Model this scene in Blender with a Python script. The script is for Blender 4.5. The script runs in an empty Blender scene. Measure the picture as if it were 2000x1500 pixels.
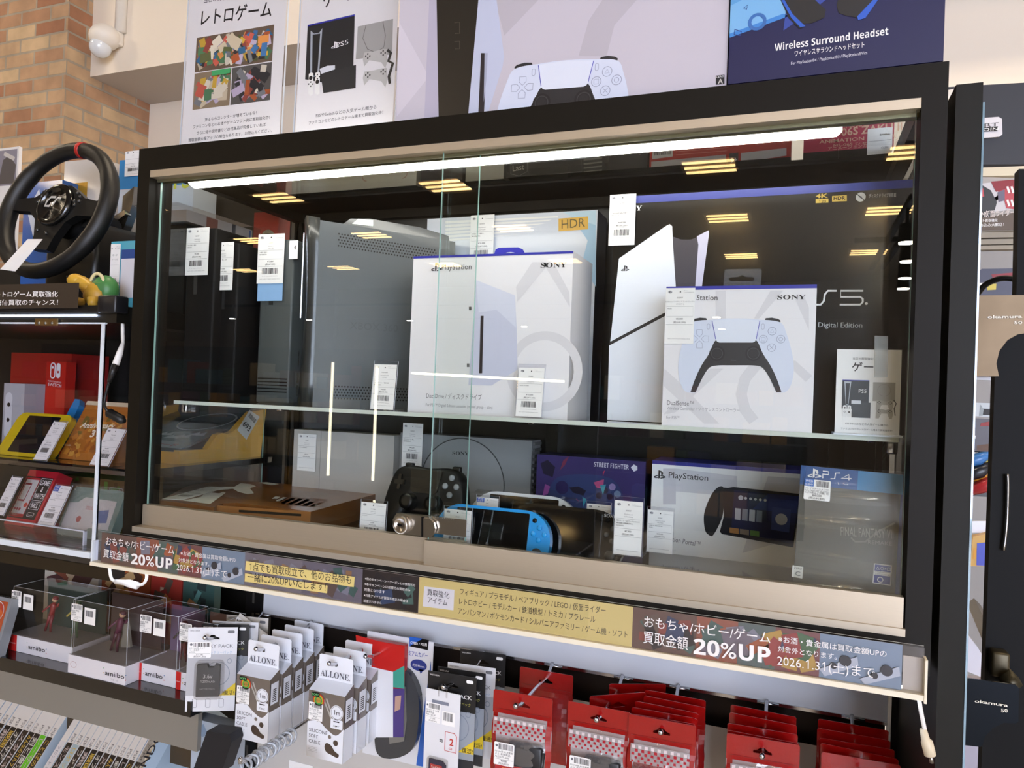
import bpy, bmesh, math, random
from mathutils import Vector, Matrix
sc = bpy.context.scene
COL = sc.collection
# ---------------------------------------------------------------- camera, world, exposure
FPX, ZT, CW = 1440.0, 1.85, 1.2            # focal length in pixels of the 2000 px frame, cabinet top, cabinet width
CAM = Vector((1.0489, -0.9339, ZT - 0.3885))
YAW, PIT, ROL = 0.3645, 0.0115, 0.0382
FW = Vector((-math.sin(YAW) * math.cos(PIT), math.cos(YAW) * math.cos(PIT), math.sin(PIT)))
_r = Vector((math.cos(YAW), math.sin(YAW), 0)); _u = _r.cross(FW)
RT = _r * math.cos(ROL) + _u * math.sin(ROL); UP = -_r * math.sin(ROL) + _u * math.cos(ROL)
cd = bpy.data.cameras.new('camera'); cam = bpy.data.objects.new('camera', cd); COL.objects.link(cam)
cd.sensor_width = 36; cd.lens = FPX * 36 / 2000; cd.clip_start = 0.02; cd.clip_end = 200
cam.matrix_world = Matrix(((RT.x, UP.x, -FW.x, CAM.x), (RT.y, UP.y, -FW.y, CAM.y), (RT.z, UP.z, -FW.z, CAM.z), (0, 0, 0, 1)))
cd.dof.use_dof = False
sc.camera = cam
sc.view_settings.view_transform = 'Standard'; sc.view_settings.look = 'None'
sc.view_settings.gamma = 1; sc.view_settings.exposure = 0.76; sc.view_settings.use_curve_mapping = False
sc.cycles.transparent_max_bounces = 40; sc.cycles.max_bounces = 10; sc.cycles.use_denoising = True
sc.cycles.caustics_reflective = False; sc.cycles.caustics_refractive = False; sc.cycles.sample_clamp_indirect = 6
w = bpy.data.worlds.new('world'); sc.world = w; w.use_nodes = True
w.node_tree.nodes['Background'].inputs[0].default_value = (1, 0.95, 0.9, 1); w.node_tree.nodes['Background'].inputs[1].default_value = 0.3
LED_EMIT, TUBE_EMIT, FILL_PANEL_EMIT, STRIP_EMIT = 8.0, 10.0, 8.5, 6.5
# ---------------------------------------------------------------- pixel -> point in the place
def ray(px, py): return FW + RT * ((px - 1000) / FPX) + UP * ((750 - py) / FPX)
def at(px, py, y): d = ray(px, py); return CAM + d * ((y - CAM.y) / d.y)
def atx(px, py, x): d = ray(px, py); return CAM + d * ((x - CAM.x) / d.x)
def atz(px, py, z): d = ray(px, py); return CAM + d * ((z - CAM.z) / d.z)
# ---------------------------------------------------------------- materials
def lin(h):
    h = h.lstrip('#'); o = []
    for i in (0, 2, 4):
        c = int(h[i:i + 2], 16) / 255
        o.append(c / 12.92 if c <= 0.04045 else ((c + 0.055) / 1.055) ** 2.4)
    return (*o, 1)
_M = {}
def M(hexc, r=0.5, metal=0.0, emit=0.0, coat=0.0, var=0.0, scale=30, bump=0.0, aniso=None):
    k = (hexc, r, metal, emit, coat, var, scale, bump, aniso)
    if k in _M: return _M[k]
    m = bpy.data.materials.new('m_%d' % len(_M)); m.use_nodes = True
    nt = m.node_tree; b = nt.nodes['Principled BSDF']; c = lin(hexc)
    b.inputs['Base Color'].default_value = c; b.inputs['Roughness'].default_value = r; b.inputs['Metallic'].default_value = metal
    b.inputs['Coat Weight'].default_value = coat; b.inputs['Coat Roughness'].default_value = 0.08
    m.diffuse_color = c
    if emit:
        b.inputs['Emission Color'].default_value = c; b.inputs['Emission Strength'].default_value = emit
    if var or bump:
        tc = nt.nodes.new('ShaderNodeTexCoord'); nz = nt.nodes.new('ShaderNodeTexNoise'); nz.inputs['Scale'].default_value = scale
        nz.inputs['Detail'].default_value = 4
        src = tc.outputs['Object']
        if aniso:
            mp = nt.nodes.new('ShaderNodeMapping'); mp.inputs['Scale'].default_value = aniso
            nt.links.new(src, mp.inputs[0]); src = mp.outputs[0]
        nt.links.new(src, nz.inputs['Vector'])
        if var:
            mx = nt.nodes.new('ShaderNodeMix'); mx.data_type = 'RGBA'
            mx.inputs[6].default_value = tuple(v * (1 - var) for v in c[:3]) + (1,); mx.inputs[7].default_value = tuple(min(1, v * (1 + var)) for v in c[:3]) + (1,)
            nt.links.new(nz.outputs[0], mx.inputs[0]); nt.links.new(mx.outputs[2], b.inputs['Base Color'])
        if bump:
            bp = nt.nodes.new('ShaderNodeBump'); bp.inputs['Strength'].default_value = bump; bp.inputs['Distance'].default_value = 0.004
            nt.links.new(nz.outputs[0], bp.inputs['Height']); nt.links.new(bp.outputs[0], b.inputs['Normal'])
    _M[k] = m; return m
def GL(name, tint='#ffffff', f0=0.04, rough=0.0, haze=0.0, hazec='#ffffff', bump=0.0, bscale=60, gloss='#ffffff'):
    """thin clear sheet: transparent, with a Schlick reflection and an optional milky share"""
    if name in _M: return _M[name]
    m = bpy.data.materials.new(name); m.use_nodes = True; nt = m.node_tree; nt.nodes.clear()
    N = nt.nodes.new; L = nt.links.new
    out = N('ShaderNodeOutputMaterial'); tr = N('ShaderNodeBsdfTransparent'); tr.inputs[0].default_value = lin(tint)
    gl = N('ShaderNodeBsdfGlossy'); gl.inputs['Roughness'].default_value = rough; gl.inputs[0].default_value = lin(gloss)
    lw = N('ShaderNodeLayerWeight'); lw.inputs[0].default_value = 0.5
    pw = N('ShaderNodeMath'); pw.operation = 'POWER'; pw.inputs[1].default_value = 5
    ma = N('ShaderNodeMath'); ma.operation = 'MULTIPLY_ADD'; ma.inputs[1].default_value = 1 - f0; ma.inputs[2].default_value = f0; ma.use_clamp = True
    mx = N('ShaderNodeMixShader')
    L(lw.outputs['Facing'], pw.inputs[0]); L(pw.outputs[0], ma.inputs[0]); L(ma.outputs[0], mx.inputs[0]); L(gl.outputs[0], mx.inputs[2])
    if haze:
        df = N('ShaderNodeBsdfDiffuse'); df.inputs[0].default_value = lin(hazec); m2 = N('ShaderNodeMixShader'); m2.inputs[0].default_value = haze
        L(tr.outputs[0], m2.inputs[1]); L(df.outputs[0], m2.inputs[2]); L(m2.outputs[0], mx.inputs[1])
    else: L(tr.outputs[0], mx.inputs[1])
    if bump:
        tc = N('ShaderNodeTexCoord'); nz = N('ShaderNodeTexNoise'); nz.inputs['Scale'].default_value = bscale; bp = N('ShaderNodeBump')
        bp.inputs['Strength'].default_value = bump; bp.inputs['Distance'].default_value = 0.01
        L(tc.outputs['Object'], nz.inputs['Vector']); L(nz.outputs[0], bp.inputs['Height']); L(bp.outputs[0], gl.inputs['Normal'])
    L(mx.outputs[0], out.inputs[0]); _M[name] = m; return m
WHITE = M('#f2f0ee', 0.45); PAPER = M('#f3f1ee', 0.6); INK = M('#1d1a1b', 0.55); GREY = M('#8c8a8c', 0.55); BLACK = M('#100f10', 0.4)
FRAME = M('#17130d', 0.5, var=0.08, scale=60); MATTE = M('#0c0c0d', 0.6); CHAMP = M('#c2b49e', 0.42, 0.6, var=0.05, scale=40, aniso=(0.6, 1, 30))
for _m in (FRAME, MATTE, BLACK): _m.node_tree.nodes['Principled BSDF'].inputs['Specular IOR Level'].default_value = 0.18
CHROME = M('#c9c9cc', 0.18, 1.0); STEEL = M('#9a9894', 0.3, 1.0); BLUE = M('#2c2f9e', 0.4); BOXW = M('#ebe8ea', 0.35, coat=0.3)
GLASS = GL('glass', '#fcfefd', 0.042); ACRYL = GL('acrylic', '#fbfbfd', 0.045); FILM = GL('film', '#f6f6f6', 0.06, 0.08, 0.04, bump=0.5, bscale=45)
CLEAR = GL('clear_plastic', '#f4f3f2', 0.05, 0.05); EDGE = M('#9fc7bb', 0.2, emit=0); AEDGE = M('#dfe6ee', 0.25)
# ---------------------------------------------------------------- mesh builder
def frame(N):
    N = N.normalized(); a = Vector((0, 0, 1)) if abs(N.z) < 0.95 else Vector((1, 0, 0)); U = a.cross(N).normalized(); return U, N.cross(U), N
_TXT = {}
def glyphs(s, bold=0.0):
    s = s.replace('1', '\U0001D7E3')                 # a one with a flag
    k = (s, bold)
    if k not in _TXT:
        c = bpy.data.curves.new('t', 'FONT'); c.body = s; c.size = 1; c.resolution_u = 2; c.offset = bold
        o = bpy.data.objects.new('t', c); m = o.to_mesh()
        vs = [tuple(v.co[:2]) for v in m.vertices]; fs = [tuple(p.vertices) for p in m.polygons]; o.to_mesh_clear()
        bpy.data.objects.remove(o); bpy.data.curves.remove(c)
        xs = [v[0] for v in vs] or [0, 1]; ys = [v[1] for v in vs] or [0, 1]
        _TXT[k] = (vs, fs, min(xs), max(xs), min(ys), max(ys))
    return _TXT[k]
def sm(p, n=4, closed=True):
    """Catmull-Rom through a list of tuples / vectors"""
    p = [Vector(q) for q in p]; o = []; L = len(p)
    for i in range(L if closed else L - 1):
        a, b, c, d = (p[(i + j) % L] if closed else p[min(max(i + j, 0), L - 1)] for j in (-1, 0, 1, 2))
        for k in range(n):
            t = k / n; o.append(0.5 * ((2 * b) + (c - a) * t + (2 * a - 5 * b + 4 * c - d) * t * t + (3 * b - a - 3 * c + d) * t ** 3))
    if not closed: o.append(p[-1])
    return o
class MB:
    def __init__(s): s.v = []; s.f = []; s.fm = []; s.fs = []; s.mats = []; s.clip = None
    def mi(s, m):
        if m not in s.mats: s.mats.append(m)
        return s.mats.index(m)
    def add(s, vs, fs, m, smooth=False):
        b = len(s.v); s.v += [Vector(v) for v in vs]; i = s.mi(m)
        for f in fs: s.f.append([b + k for k in f]); s.fm.append(i); s.fs.append(smooth)
        return s
    def poly(s, pts, m): return s.add(pts, [list(range(len(pts)))], m)
    def hexa(s, c8, m, m6=None):
        """8 corners: bottom loop then top loop; m6 = materials of bottom, top, then the four sides"""
        fs = [(3, 2, 1, 0), (4, 5, 6, 7), (0, 1, 5, 4), (1, 2, 6, 5), (2, 3, 7, 6), (3, 0, 4, 7)]
        b = len(s.v); s.v += [Vector(v) for v in c8]
        for k, f in enumerate(fs): s.f.append([b + i for i in f]); s.fm.append(s.mi(m6[k] if m6 else m)); s.fs.append(False)
        return s
    def box(s, a, b, m, m6=None, r=0.0, seg=2):
        x0, y0, z0 = (min(p, q) for p, q in zip(a, b)); x1, y1, z1 = (max(p, q) for p, q in zip(a, b))
        if r:
            bm = bmesh.new(); bmesh.ops.create_cube(bm, size=1)
            for v in bm.verts: v.co = Vector(((x0 + x1) / 2 + v.co.x * (x1 - x0), (y0 + y1) / 2 + v.co.y * (y1 - y0), (z0 + z1) / 2 + v.co.z * (z1 - z0)))
            bmesh.ops.bevel(bm, geom=list(bm.edges), offset=r, segments=seg, profile=0.5, affect='EDGES')
            s.bm(bm, m, True); return s
        return s.hexa([(x0, y0, z0), (x1, y0, z0), (x1, y1, z0), (x0, y1, z0), (x0, y0, z1), (x1, y0, z1), (x1, y1, z1), (x0, y1, z1)], m, m6)
    def bm(s, bm, m, smooth=False):
        bm.verts.index_update(); s.add([v.co.copy() for v in bm.verts], [[v.index for v in f.verts] for f in bm.faces], m, smooth); bm.free(); return s
    def prism(s, pts, off, m, mside=None, smooth=False):
        """polygon swept along the vector off"""
        n = len(pts); off = Vector(off); a = [Vector(p) for p in pts]; b = [p + off for p in a]
        s.add(a + b, [list(range(n))[::-1], list(range(n, 2 * n))], m)
        s.add(a + b, [(i, (i + 1) % n, n + (i + 1) % n, n + i) for i in range(n)], mside or m, smooth); return s
    def plate(s, loops, F, th, m, n0=0.0):
        """sheet with holes on a Face: loops of (u, v)"""
        c = bpy.data.curves.new('p', 'CURVE'); c.dimensions = '2D'; c.fill_mode = 'BOTH'; c.extrude = th / 2
        for L in loops:
            sp = c.splines.new('POLY'); sp.points.add(len(L) - 1); sp.use_cyclic_u = True
            for p, q in zip(sp.points, L): p.co = (q[0], q[1], 0, 1)
        o = bpy.data.objects.new('p', c); me = o.to_mesh()
        s.add([F.p(v.co.x, v.co.y, n0 + v.co.z - th / 2) for v in me.vertices], [list(p.vertices) for p in me.polygons], m)
        o.to_mesh_clear(); bpy.data.objects.remove(o); bpy.data.curves.remove(c); return s
    def tube(s, path, r, m, n=8, closed=False):
        P = [Vector(p) for p in path]; L = len(P); rs = r if isinstance(r, (list, tuple)) else [r] * L; vs = []; fs = []; U0 = None
        for i in range(L):
            t = (P[(i + 1) % L] - P[i - 1]) if closed else (P[min(i + 1, L - 1)] - P[max(i - 1, 0)])
            if t.length < 1e-9: t = Vector((0, 0, 1))
            t.normalize()
            if U0 is None: U0 = frame(t)[0]
            U0 = (U0 - t * U0.dot(t)); U0 = U0.normalized() if U0.length > 1e-6 else frame(t)[0]; W = t.cross(U0)
            for k in range(n): a = 2 * math.pi * k / n; vs.append(P[i] + (U0 * math.cos(a) + W * math.sin(a)) * rs[i])
        for i in range(L if closed else L - 1):
            for k in range(n): j = (i + 1) % L; fs.append((i * n + k, i * n + (k + 1) % n, j * n + (k + 1) % n, j * n + k))
        if not closed: fs += [list(range(n))[::-1], [(L - 1) * n + k for k in range(n)]]
        return s.add(vs, fs, m, True)
    def lathe(s, prof, O, N, m, n=24, sx=1.0):
        """prof: (radius, distance along N) pairs"""
        U, W, N = frame(Vector(N)); O = Vector(O); vs = []; fs = []; L = len(prof)
        for r, h in prof:
            for k in range(n): a = 2 * math.pi * k / n; vs.append(O + N * h + (U * math.cos(a) * sx + W * math.sin(a)) * r)
        for i in range(L - 1):
            for k in range(n): fs.append((i * n + k, i * n + (k + 1) % n, (i + 1) * n + (k + 1) % n, (i + 1) * n + k))
        fs += [list(range(n))[::-1], [(L - 1) * n + k for k in range(n)]]
        return s.add(vs, fs, m, True)
    def ball(s, c, r, m, n=10, sc_=(1, 1, 1)):
        c = Vector(c); vs = []; fs = []; h = n // 2
        for i in range(h + 1):
            for k in range(n):
                a = 2 * math.pi * k / n; b = math.pi * i / h
                vs.append(c + Vector((math.sin(b) * math.cos(a) * sc_[0], math.sin(b) * math.sin(a) * sc_[1], math.cos(b) * sc_[2])) * r)
        for i in range(h):
            for k in range(n): fs.append((i * n + k, (i + 1) * n + k, (i + 1) * n + (k + 1) % n, i * n + (k + 1) % n))
        return s.add(vs, fs, m, True)
    # printing on a Face
    def pp(s, F, pts, m, n=0.0004): return s.pu(F, [F.uv(*p) for p in pts], m, n)
    def pu(s, F, pts, m, n=0.0004):
        if s.clip:
            for ax, lim, sg in ((0, s.clip[0], 1), (1, s.clip[1], 1), (0, s.clip[2], -1), (1, s.clip[3], -1)):
                o = []; L = len(pts)
                for i in range(L):
                    a, b = pts[i - 1], pts[i]; da, db = (a[ax] - lim) * sg, (b[ax] - lim) * sg
                    if (da < 0) != (db < 0): t = da / (da - db); o.append((a[0] + (b[0] - a[0]) * t, a[1] + (b[1] - a[1]) * t))
                    if db >= 0: o.append(b)
                pts = o
                if len(pts) < 3: return s
        return s.poly([F.p(u, v, n) for u, v in pts], m)
    def rc(s, F, u0, v0, u1, v1, m, n=0.0004): return s.pu(F, [(u0, v0), (u1, v0), (u1, v1), (u0, v1)], m, n)
    def disc(s, F, u, v, r, m, n=0.0004, k=20, sy=1): return s.pu(F, [(u + r * math.cos(2 * math.pi * i / k), v + sy * r * math.sin(2 * math.pi * i / k)) for i in range(k)], m, n)
    def line(s, F, pts, wd, m, n=0.0005, closed=False):
        """flat stroke of width wd along (u, v) points"""
        P = [Vector((*p, 0)) for p in pts]; L = len(P); A = []; B = []
        for i in range(L):
            t = (P[(i + 1) % L] - P[i - 1]) if closed else (P[min(i + 1, L - 1)] - P[max(i - 1, 0)])
            t.normalize(); q = Vector((-t.y, t.x, 0)) * wd / 2; A.append(P[i] + q); B.append(P[i] - q)
        if s.clip:
            for i in range(L if closed else L - 1): j = (i + 1) % L; s.pu(F, [tuple(A[i][:2]), tuple(B[i][:2]), tuple(B[j][:2]), tuple(A[j][:2])], m, n)
            return s
        vs = [F.p(p.x, p.y, n) for p in A + B]
        return s.add(vs, [(i, L + i, L + (i + 1) % L, (i + 1) % L) for i in range(L if closed else L - 1)], m)
    def ring(s, F, u, v, r, wd, m, n=0.0005, k=20): return s.line(F, [(u + r * math.cos(2 * math.pi * i / k), v + r * math.sin(2 * math.pi * i / k)) for i in range(k)], wd, m, n, True)
    def tx(s, F, txt, u, v, wid, m, h=None, al=0, bold=0.0, n=0.0006, rot=None, skew=0.0):
        """text with baseline start at (u, v), set wid wide (or h = cap height with natural width when wid is None); al 0 left .5 centre 1 right"""
        vs, fs, x0, x1, y0, y1 = glyphs(txt, bold)
        sx = (wid / (x1 - x0)) if wid else h / 0.72
        sy = (h / 0.72) if h else sx
        ox = -(x1 - x0) * sx * al; cr, sr = (math.cos(rot), math.sin(rot)) if rot else (1, 0); o = []
        for x, y in vs:
            a = (x - x0) * sx + ox + y * sy * skew; b = y * sy; o.append(F.p(u + a * cr - b * sr, v + a * sr + b * cr, n))
        return s.add(o, fs, m)
    def fit(s, F, txt, u, v, wid, hmax, m, al=0, bold=0.0, n=0.0006):
        g = glyphs(txt, bold); k = min(wid / (g[3] - g[2]), hmax / 0.72); return s.tx(F, txt, u, v, (g[3] - g[2]) * k, m, None, al, bold, n)
    def tp(s, F, txt, p0, p1, m, hpx=None, bold=0.0, n=0.0006, skew=0.0):
        """text between two photo points of its baseline, laid on the face"""
        a, b = F.uv(*p0), F.uv(*p1); du, dv = b[0] - a[0], b[1] - a[1]; L = math.hypot(du, dv); h = None
        if hpx: q = F.uv(p0[0], p0[1] - hpx); h = abs(q[1] - a[1])
        return s.tx(F, txt, a[0], a[1], L, m, h, 0, bold, n, math.atan2(dv, du), skew)
    def build(s, name, m=None, parent=None, loc=None, flat=False):
        root = parent
        while root is not None and root.parent is not None: root = root.parent
        if root is not None: base = BASE[root]
        elif loc is not None: base = Vector(loc)
        else:
            lo = Vector([min(v[i] for v in s.v) for i in range(3)]); hi = Vector([max(v[i] for v in s.v) for i in range(3)]); base = Vector(((lo.x + hi.x) / 2, (lo.y + hi.y) / 2, lo.z))
        me = bpy.data.meshes.new(name); me.from_pydata([v - base for v in s.v], [], s.f)
        for mm in s.mats: me.materials.append(mm)
        me.polygons.foreach_set('material_index', s.fm); me.polygons.foreach_set('use_smooth', [False if flat else x for x in s.fs]); me.update()
        o = bpy.data.objects.new(name, me); COL.objects.link(o)
        if parent is None: o.location = base; BASE[o] = base
        else: o.parent = parent
        return o
BASE = {}
def tag(o, label, cat, group=None, kind=None):
    if label: o['label'] = label
    if cat: o['category'] = cat
    if group: o['group'] = group
    if kind: o['kind'] = kind
    return o
def thing(name, label, cat, loc, group=None):
    o = bpy.data.objects.new(name, None); COL.objects.link(o); o.location = loc; BASE[o] = Vector(loc); o.empty_display_size = 0.02
    return tag(o, label, cat, group)
def struct(o): o['kind'] = 'structure'; return o
def dup(o, loc, rz=0.0, label=None, group=None, parent=None):
    c = o.copy(); COL.objects.link(c)
    if parent is None:
        c.location = loc; c.rotation_euler = (0, 0, rz); BASE[c] = Vector(loc)
        if label: c['label'] = label
        if group: c['group'] = group
    else: c.parent = parent
    for ch in o.children: dup(ch, None, parent=c)
    return c
class Face:
    """a flat front in the place: origin at its lower left, U along, V up, N towards the viewer"""
    def __init__(s, O, U, V, w=1, h=1): s.O = Vector(O); s.U = Vector(U).normalized(); s.V = Vector(V).normalized(); s.N = s.U.cross(s.V).normalized(); s.w = w; s.h = h
    def p(s, u, v, n=0.0): return s.O + s.U * u + s.V * v + s.N * n
    def uv(s, px, py):
        d = ray(px, py); t = (s.O - CAM).dot(s.N) / d.dot(s.N); q = CAM + d * t - s.O; return q.dot(s.U), q.dot(s.V)
    def sub(s, u, v, w, h, n=0.0005): return Face(s.p(u, v, n), s.U, s.V, w, h)
def face(bl, br, tl, y, yaw=0.0, lean=0.0, z=None):
    """from three photo corners, standing on the vertical plane through bl at depth y, turned by yaw, leaning back by lean; z overrides the foot height"""
    O = at(*bl, y)
    if z is not None: O = atz(*bl, z)
    U = Vector((math.cos(yaw), math.sin(yaw), 0)); B = Vector((-math.sin(yaw), math.cos(yaw), 0)); V = Vector((0, 0, 1)) * math.cos(lean) + B * math.sin(lean)
    F = Face(O, U, V); F.w = F.uv(*br)[0]; F.h = F.uv(*tl)[1]; return F
def carton(F, d, front, side=None, top=None, r=0.0):
    b = MB(); side = side or front; top = top or side; N = -F.N * d
    c = [F.p(0, 0), F.p(F.w, 0), F.p(F.w, 0) + N, F.p(0, 0) + N, F.p(0, F.h), F.p(F.w, F.h), F.p(F.w, F.h) + N, F.p(0, F.h) + N]
    return b.hexa(c, front, [side, top, front, side, side, side])
def rrect(u0, v0, u1, v1, r, k=4):
    o = []
    for cx, cy, a0 in ((u1 - r, v0 + r, -90), (u1 - r, v1 - r, 0), (u0 + r, v1 - r, 90), (u0 + r, v0 + r, 180)):
        for i in range(k + 1): a = math.radians(a0 + 90 * i / k); o.append((cx + r * math.cos(a), cy + r * math.sin(a)))
    return o
def collage(mb, F, u0, v0, u1, v1, n, pal, seed, smin=0.08, smax=0.3, n0=0.0005):
    """printed photograph: a base tone and many small overlapping shapes, kept inside the rectangle"""
    R = random.Random(seed); W, H = u1 - u0, v1 - v0; S = min(W, H)
    for i in range(n):
        a, b = S * R.uniform(smin, smax), S * R.uniform(smin, smax) * 0.7; t = R.uniform(0, math.pi); rr = math.hypot(a, b) / 2
        if 2 * rr > W or 2 * rr > H: continue
        cu, cv = R.uniform(u0 + rr, u1 - rr), R.uniform(v0 + rr, v1 - rr); q = []
        for sx, sy in ((-1, -1), (1, -1), (1, 1), (-1, 1)): q.append((cu + (sx * a * math.cos(t) - sy * b * math.sin(t)) / 2, cv + (sx * a * math.sin(t) + sy * b * math.cos(t)) / 2))
        mb.pu(F, q, pal[i % len(pal)], n0 + 0.00001 * i)
def barcode(mb, F, u0, v0, u1, v1, seed=1, m=None, n=0.0007):
    R = random.Random(seed); u = u0; W = u1 - u0
    while u < u1 - W * 0.03:
        b = W * R.choice((0.018, 0.03, 0.045)); mb.rc(F, u, v0, min(u + b, u1), v1, m or INK, n); u += b + W * R.choice((0.02, 0.03, 0.04))
def pslogo(mb, F, u, v, s, m, n=0.0006):
    """upright letter on a lying one, s high"""
    q = lambda pts: mb.pu(F, [(u + a * s, v + b * s) for a, b in pts], m, n)
    q([(0.52, 0.0), (0.72, 0.07), (0.72, 0.72), (0.78, 0.76), (0.84, 0.70), (0.84, 0.48), (1.0, 0.44), (1.06, 0.58), (1.04, 0.76), (0.94, 0.88), (0.52, 1.0)])
    q([(0.47, 0.30), (0.2, 0.21), (0.22, 0.14), (0.47, 0.17), (0.47, 0.05), (0.14, 0.04), (0.0, 0.12), (0.04, 0.24), (0.22, 0.33), (0.47, 0.42)])
    q([(0.77, 0.42), (1.1, 0.40), (1.36, 0.30), (1.38, 0.20), (1.2, 0.11), (0.77, 0.0), (0.77, 0.12), (1.1, 0.22), (1.1, 0.27), (0.77, 0.31)])
# price cards ------------------------------------------------------------------------------------------------
def cardart(mb, F, w, h, L, code=True, n=0.0004, seed=1, note=True, box=True, upto=1.0, web=False):
    """the shop's price slip: mark, punch hole, maker, name, note, price, bars"""
    T = lambda s, u, v, hh, al=0.5, mm=INK, wid=None: mb.tx(F, s, u * w, v * h, wid, mm, hh * h, al, 0, n + 0.0002)
    lim = 1 - upto
    mb.disc(F, 0.15 * w, 0.93 * h, 0.075 * w, M('#b9b8bc', 0.6), n, 12, 0.7); mb.line(F, [(0.11 * w, 0.945 * h), (0.14 * w, 0.925 * h), (0.14 * w, 0.915 * h)], 0.02 * w, INK, n + 0.0003)
    mb.line(F, [(0.16 * w, 0.945 * h), (0.2 * w, 0.915 * h)], 0.02 * w, INK, n + 0.0003)
    if web: mb.rc(F, 0.02 * w, 0.84 * h, 0.36 * w, 0.99 * h, M('#2f55b8', 0.5), n + 0.0004); mb.tx(F, 'WEB', 0.05 * w, 0.93 * h, 0.27 * w, WHITE, None, 0, 0, n + 0.0006); mb.tx(F, '出品中', 0.05 * w, 0.86 * h, 0.27 * w, WHITE, None, 0, 0, n + 0.0006)
    mb.disc(F, 0.5 * w, 0.93 * h, 0.025 * w, INK, n, 10)
    T('ゲーム', 0.62, 0.945, 0.016, 0, GREY); T('1125250800436', 0.62, 0.915, 0.014, 0, GREY, 0.34 * w)
    rows = [(L[0], 0.81, 0.028, INK), (L[1], 0.745, 0.023, GREY), (L[2], 0.70, 0.023, GREY)]
    for s, v, hh, mm in rows:
        if v > lim and s: T(s, 0.5, v, hh, 0.5, mm)
    if lim < 0.45:
        if box: mb.line(F, [(0.05 * w, 0.49 * h), (0.95 * w, 0.49 * h), (0.95 * w, 0.67 * h), (0.05 * w, 0.67 * h)], 0.008 * w, GREY, n + 0.0002, True)
        else: mb.line(F, [(0.03 * w, 0.67 * h), (0.97 * w, 0.67 * h)], 0.008 * w, GREY, n); mb.line(F, [(0.03 * w, 0.48 * h), (0.97 * w, 0.48 * h)], 0.008 * w, GREY, n)
        for i, s in enumerate(L[5:8]): T(s, 0.08, 0.62 - 0.045 * i, 0.022, 0)
        T(L[3], 0.5, 0.43, 0.032); T(L[4], 0.5, 0.37, 0.03)
        mb.line(F, [(0.04 * w, 0.345 * h), (0.96 * w, 0.345 * h)], 0.008 * w, GREY, n)
        if code: barcode(mb, F, 0.2 * w, 0.19 * h, 0.8 * w, 0.31 * h, seed, n=n + 0.0002); T('2 10 1860000 20020', 0.5, 0.14, 0.014, 0.5, GREY, 0.6 * w)
        T('081-0911209-0006-002', 0.5, 0.08, 0.016, 0.5, GREY, 0.76 * w)
CARD_N = 0
def card_stand(F, label, L, d=0.03, group='price cards on clear stands', cap=0.07, **k):
    """an L-shaped clear stand with a paper slip in it: a thing that stands on a shelf"""
    global CARD_N; CARD_N += 1
    t = thing('price_card_stand', label, 'price card', F.p(F.w / 2, 0, -0.01), group)
    h = MB(); th = 0.0015
    h.hexa([F.p(0, 0), F.p(F.w, 0), F.p(F.w, 0, -th), F.p(0, 0, -th), F.p(0, F.h), F.p(F.w, F.h), F.p(F.w, F.h, -th), F.p(0, F.h, -th)], ACRYL, [AEDGE, AEDGE, ACRYL, AEDGE, ACRYL, AEDGE])
    U = F.U * F.w; B = F.U.cross(Vector((0, 0, 1))) * -d; O = F.p(0, 0, -th)
    h.hexa([O, O + U, O + U + B, O + B] + [q + Vector((0, 0, th)) for q in (O, O + U, O + U + B, O + B)], ACRYL)
    h.build('clear_stand', parent=t)
    G = F.sub(F.w * 0.03, F.h * 0.015, F.w * 0.94, F.h * (0.985 - cap), 0.0004); c = MB()
    c.prism([G.p(0, 0), G.p(G.w, 0), G.p(G.w, G.h), G.p(0, G.h)], -G.N * 0.0003, PAPER)
    cardart(c, G, G.w, G.h, L, seed=CARD_N, **k); c.build('paper_slip', parent=t); return t
def slip(F, parent, L, name='price_tag', **k):
    """a paper slip fixed to a thing: its part"""
    global CARD_N; CARD_N += 1
    c = MB(); c.prism([F.p(0, 0), F.p(F.w, 0), F.p(F.w, F.h), F.p(0, F.h)], -F.N * 0.0006, PAPER); cardart(c, F, F.w, F.h, L, seed=CARD_N, **k); return c.build(name, parent=parent)
def pxface(bl, br, tl, y, n=0): return face(bl, br, tl, y)
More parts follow.
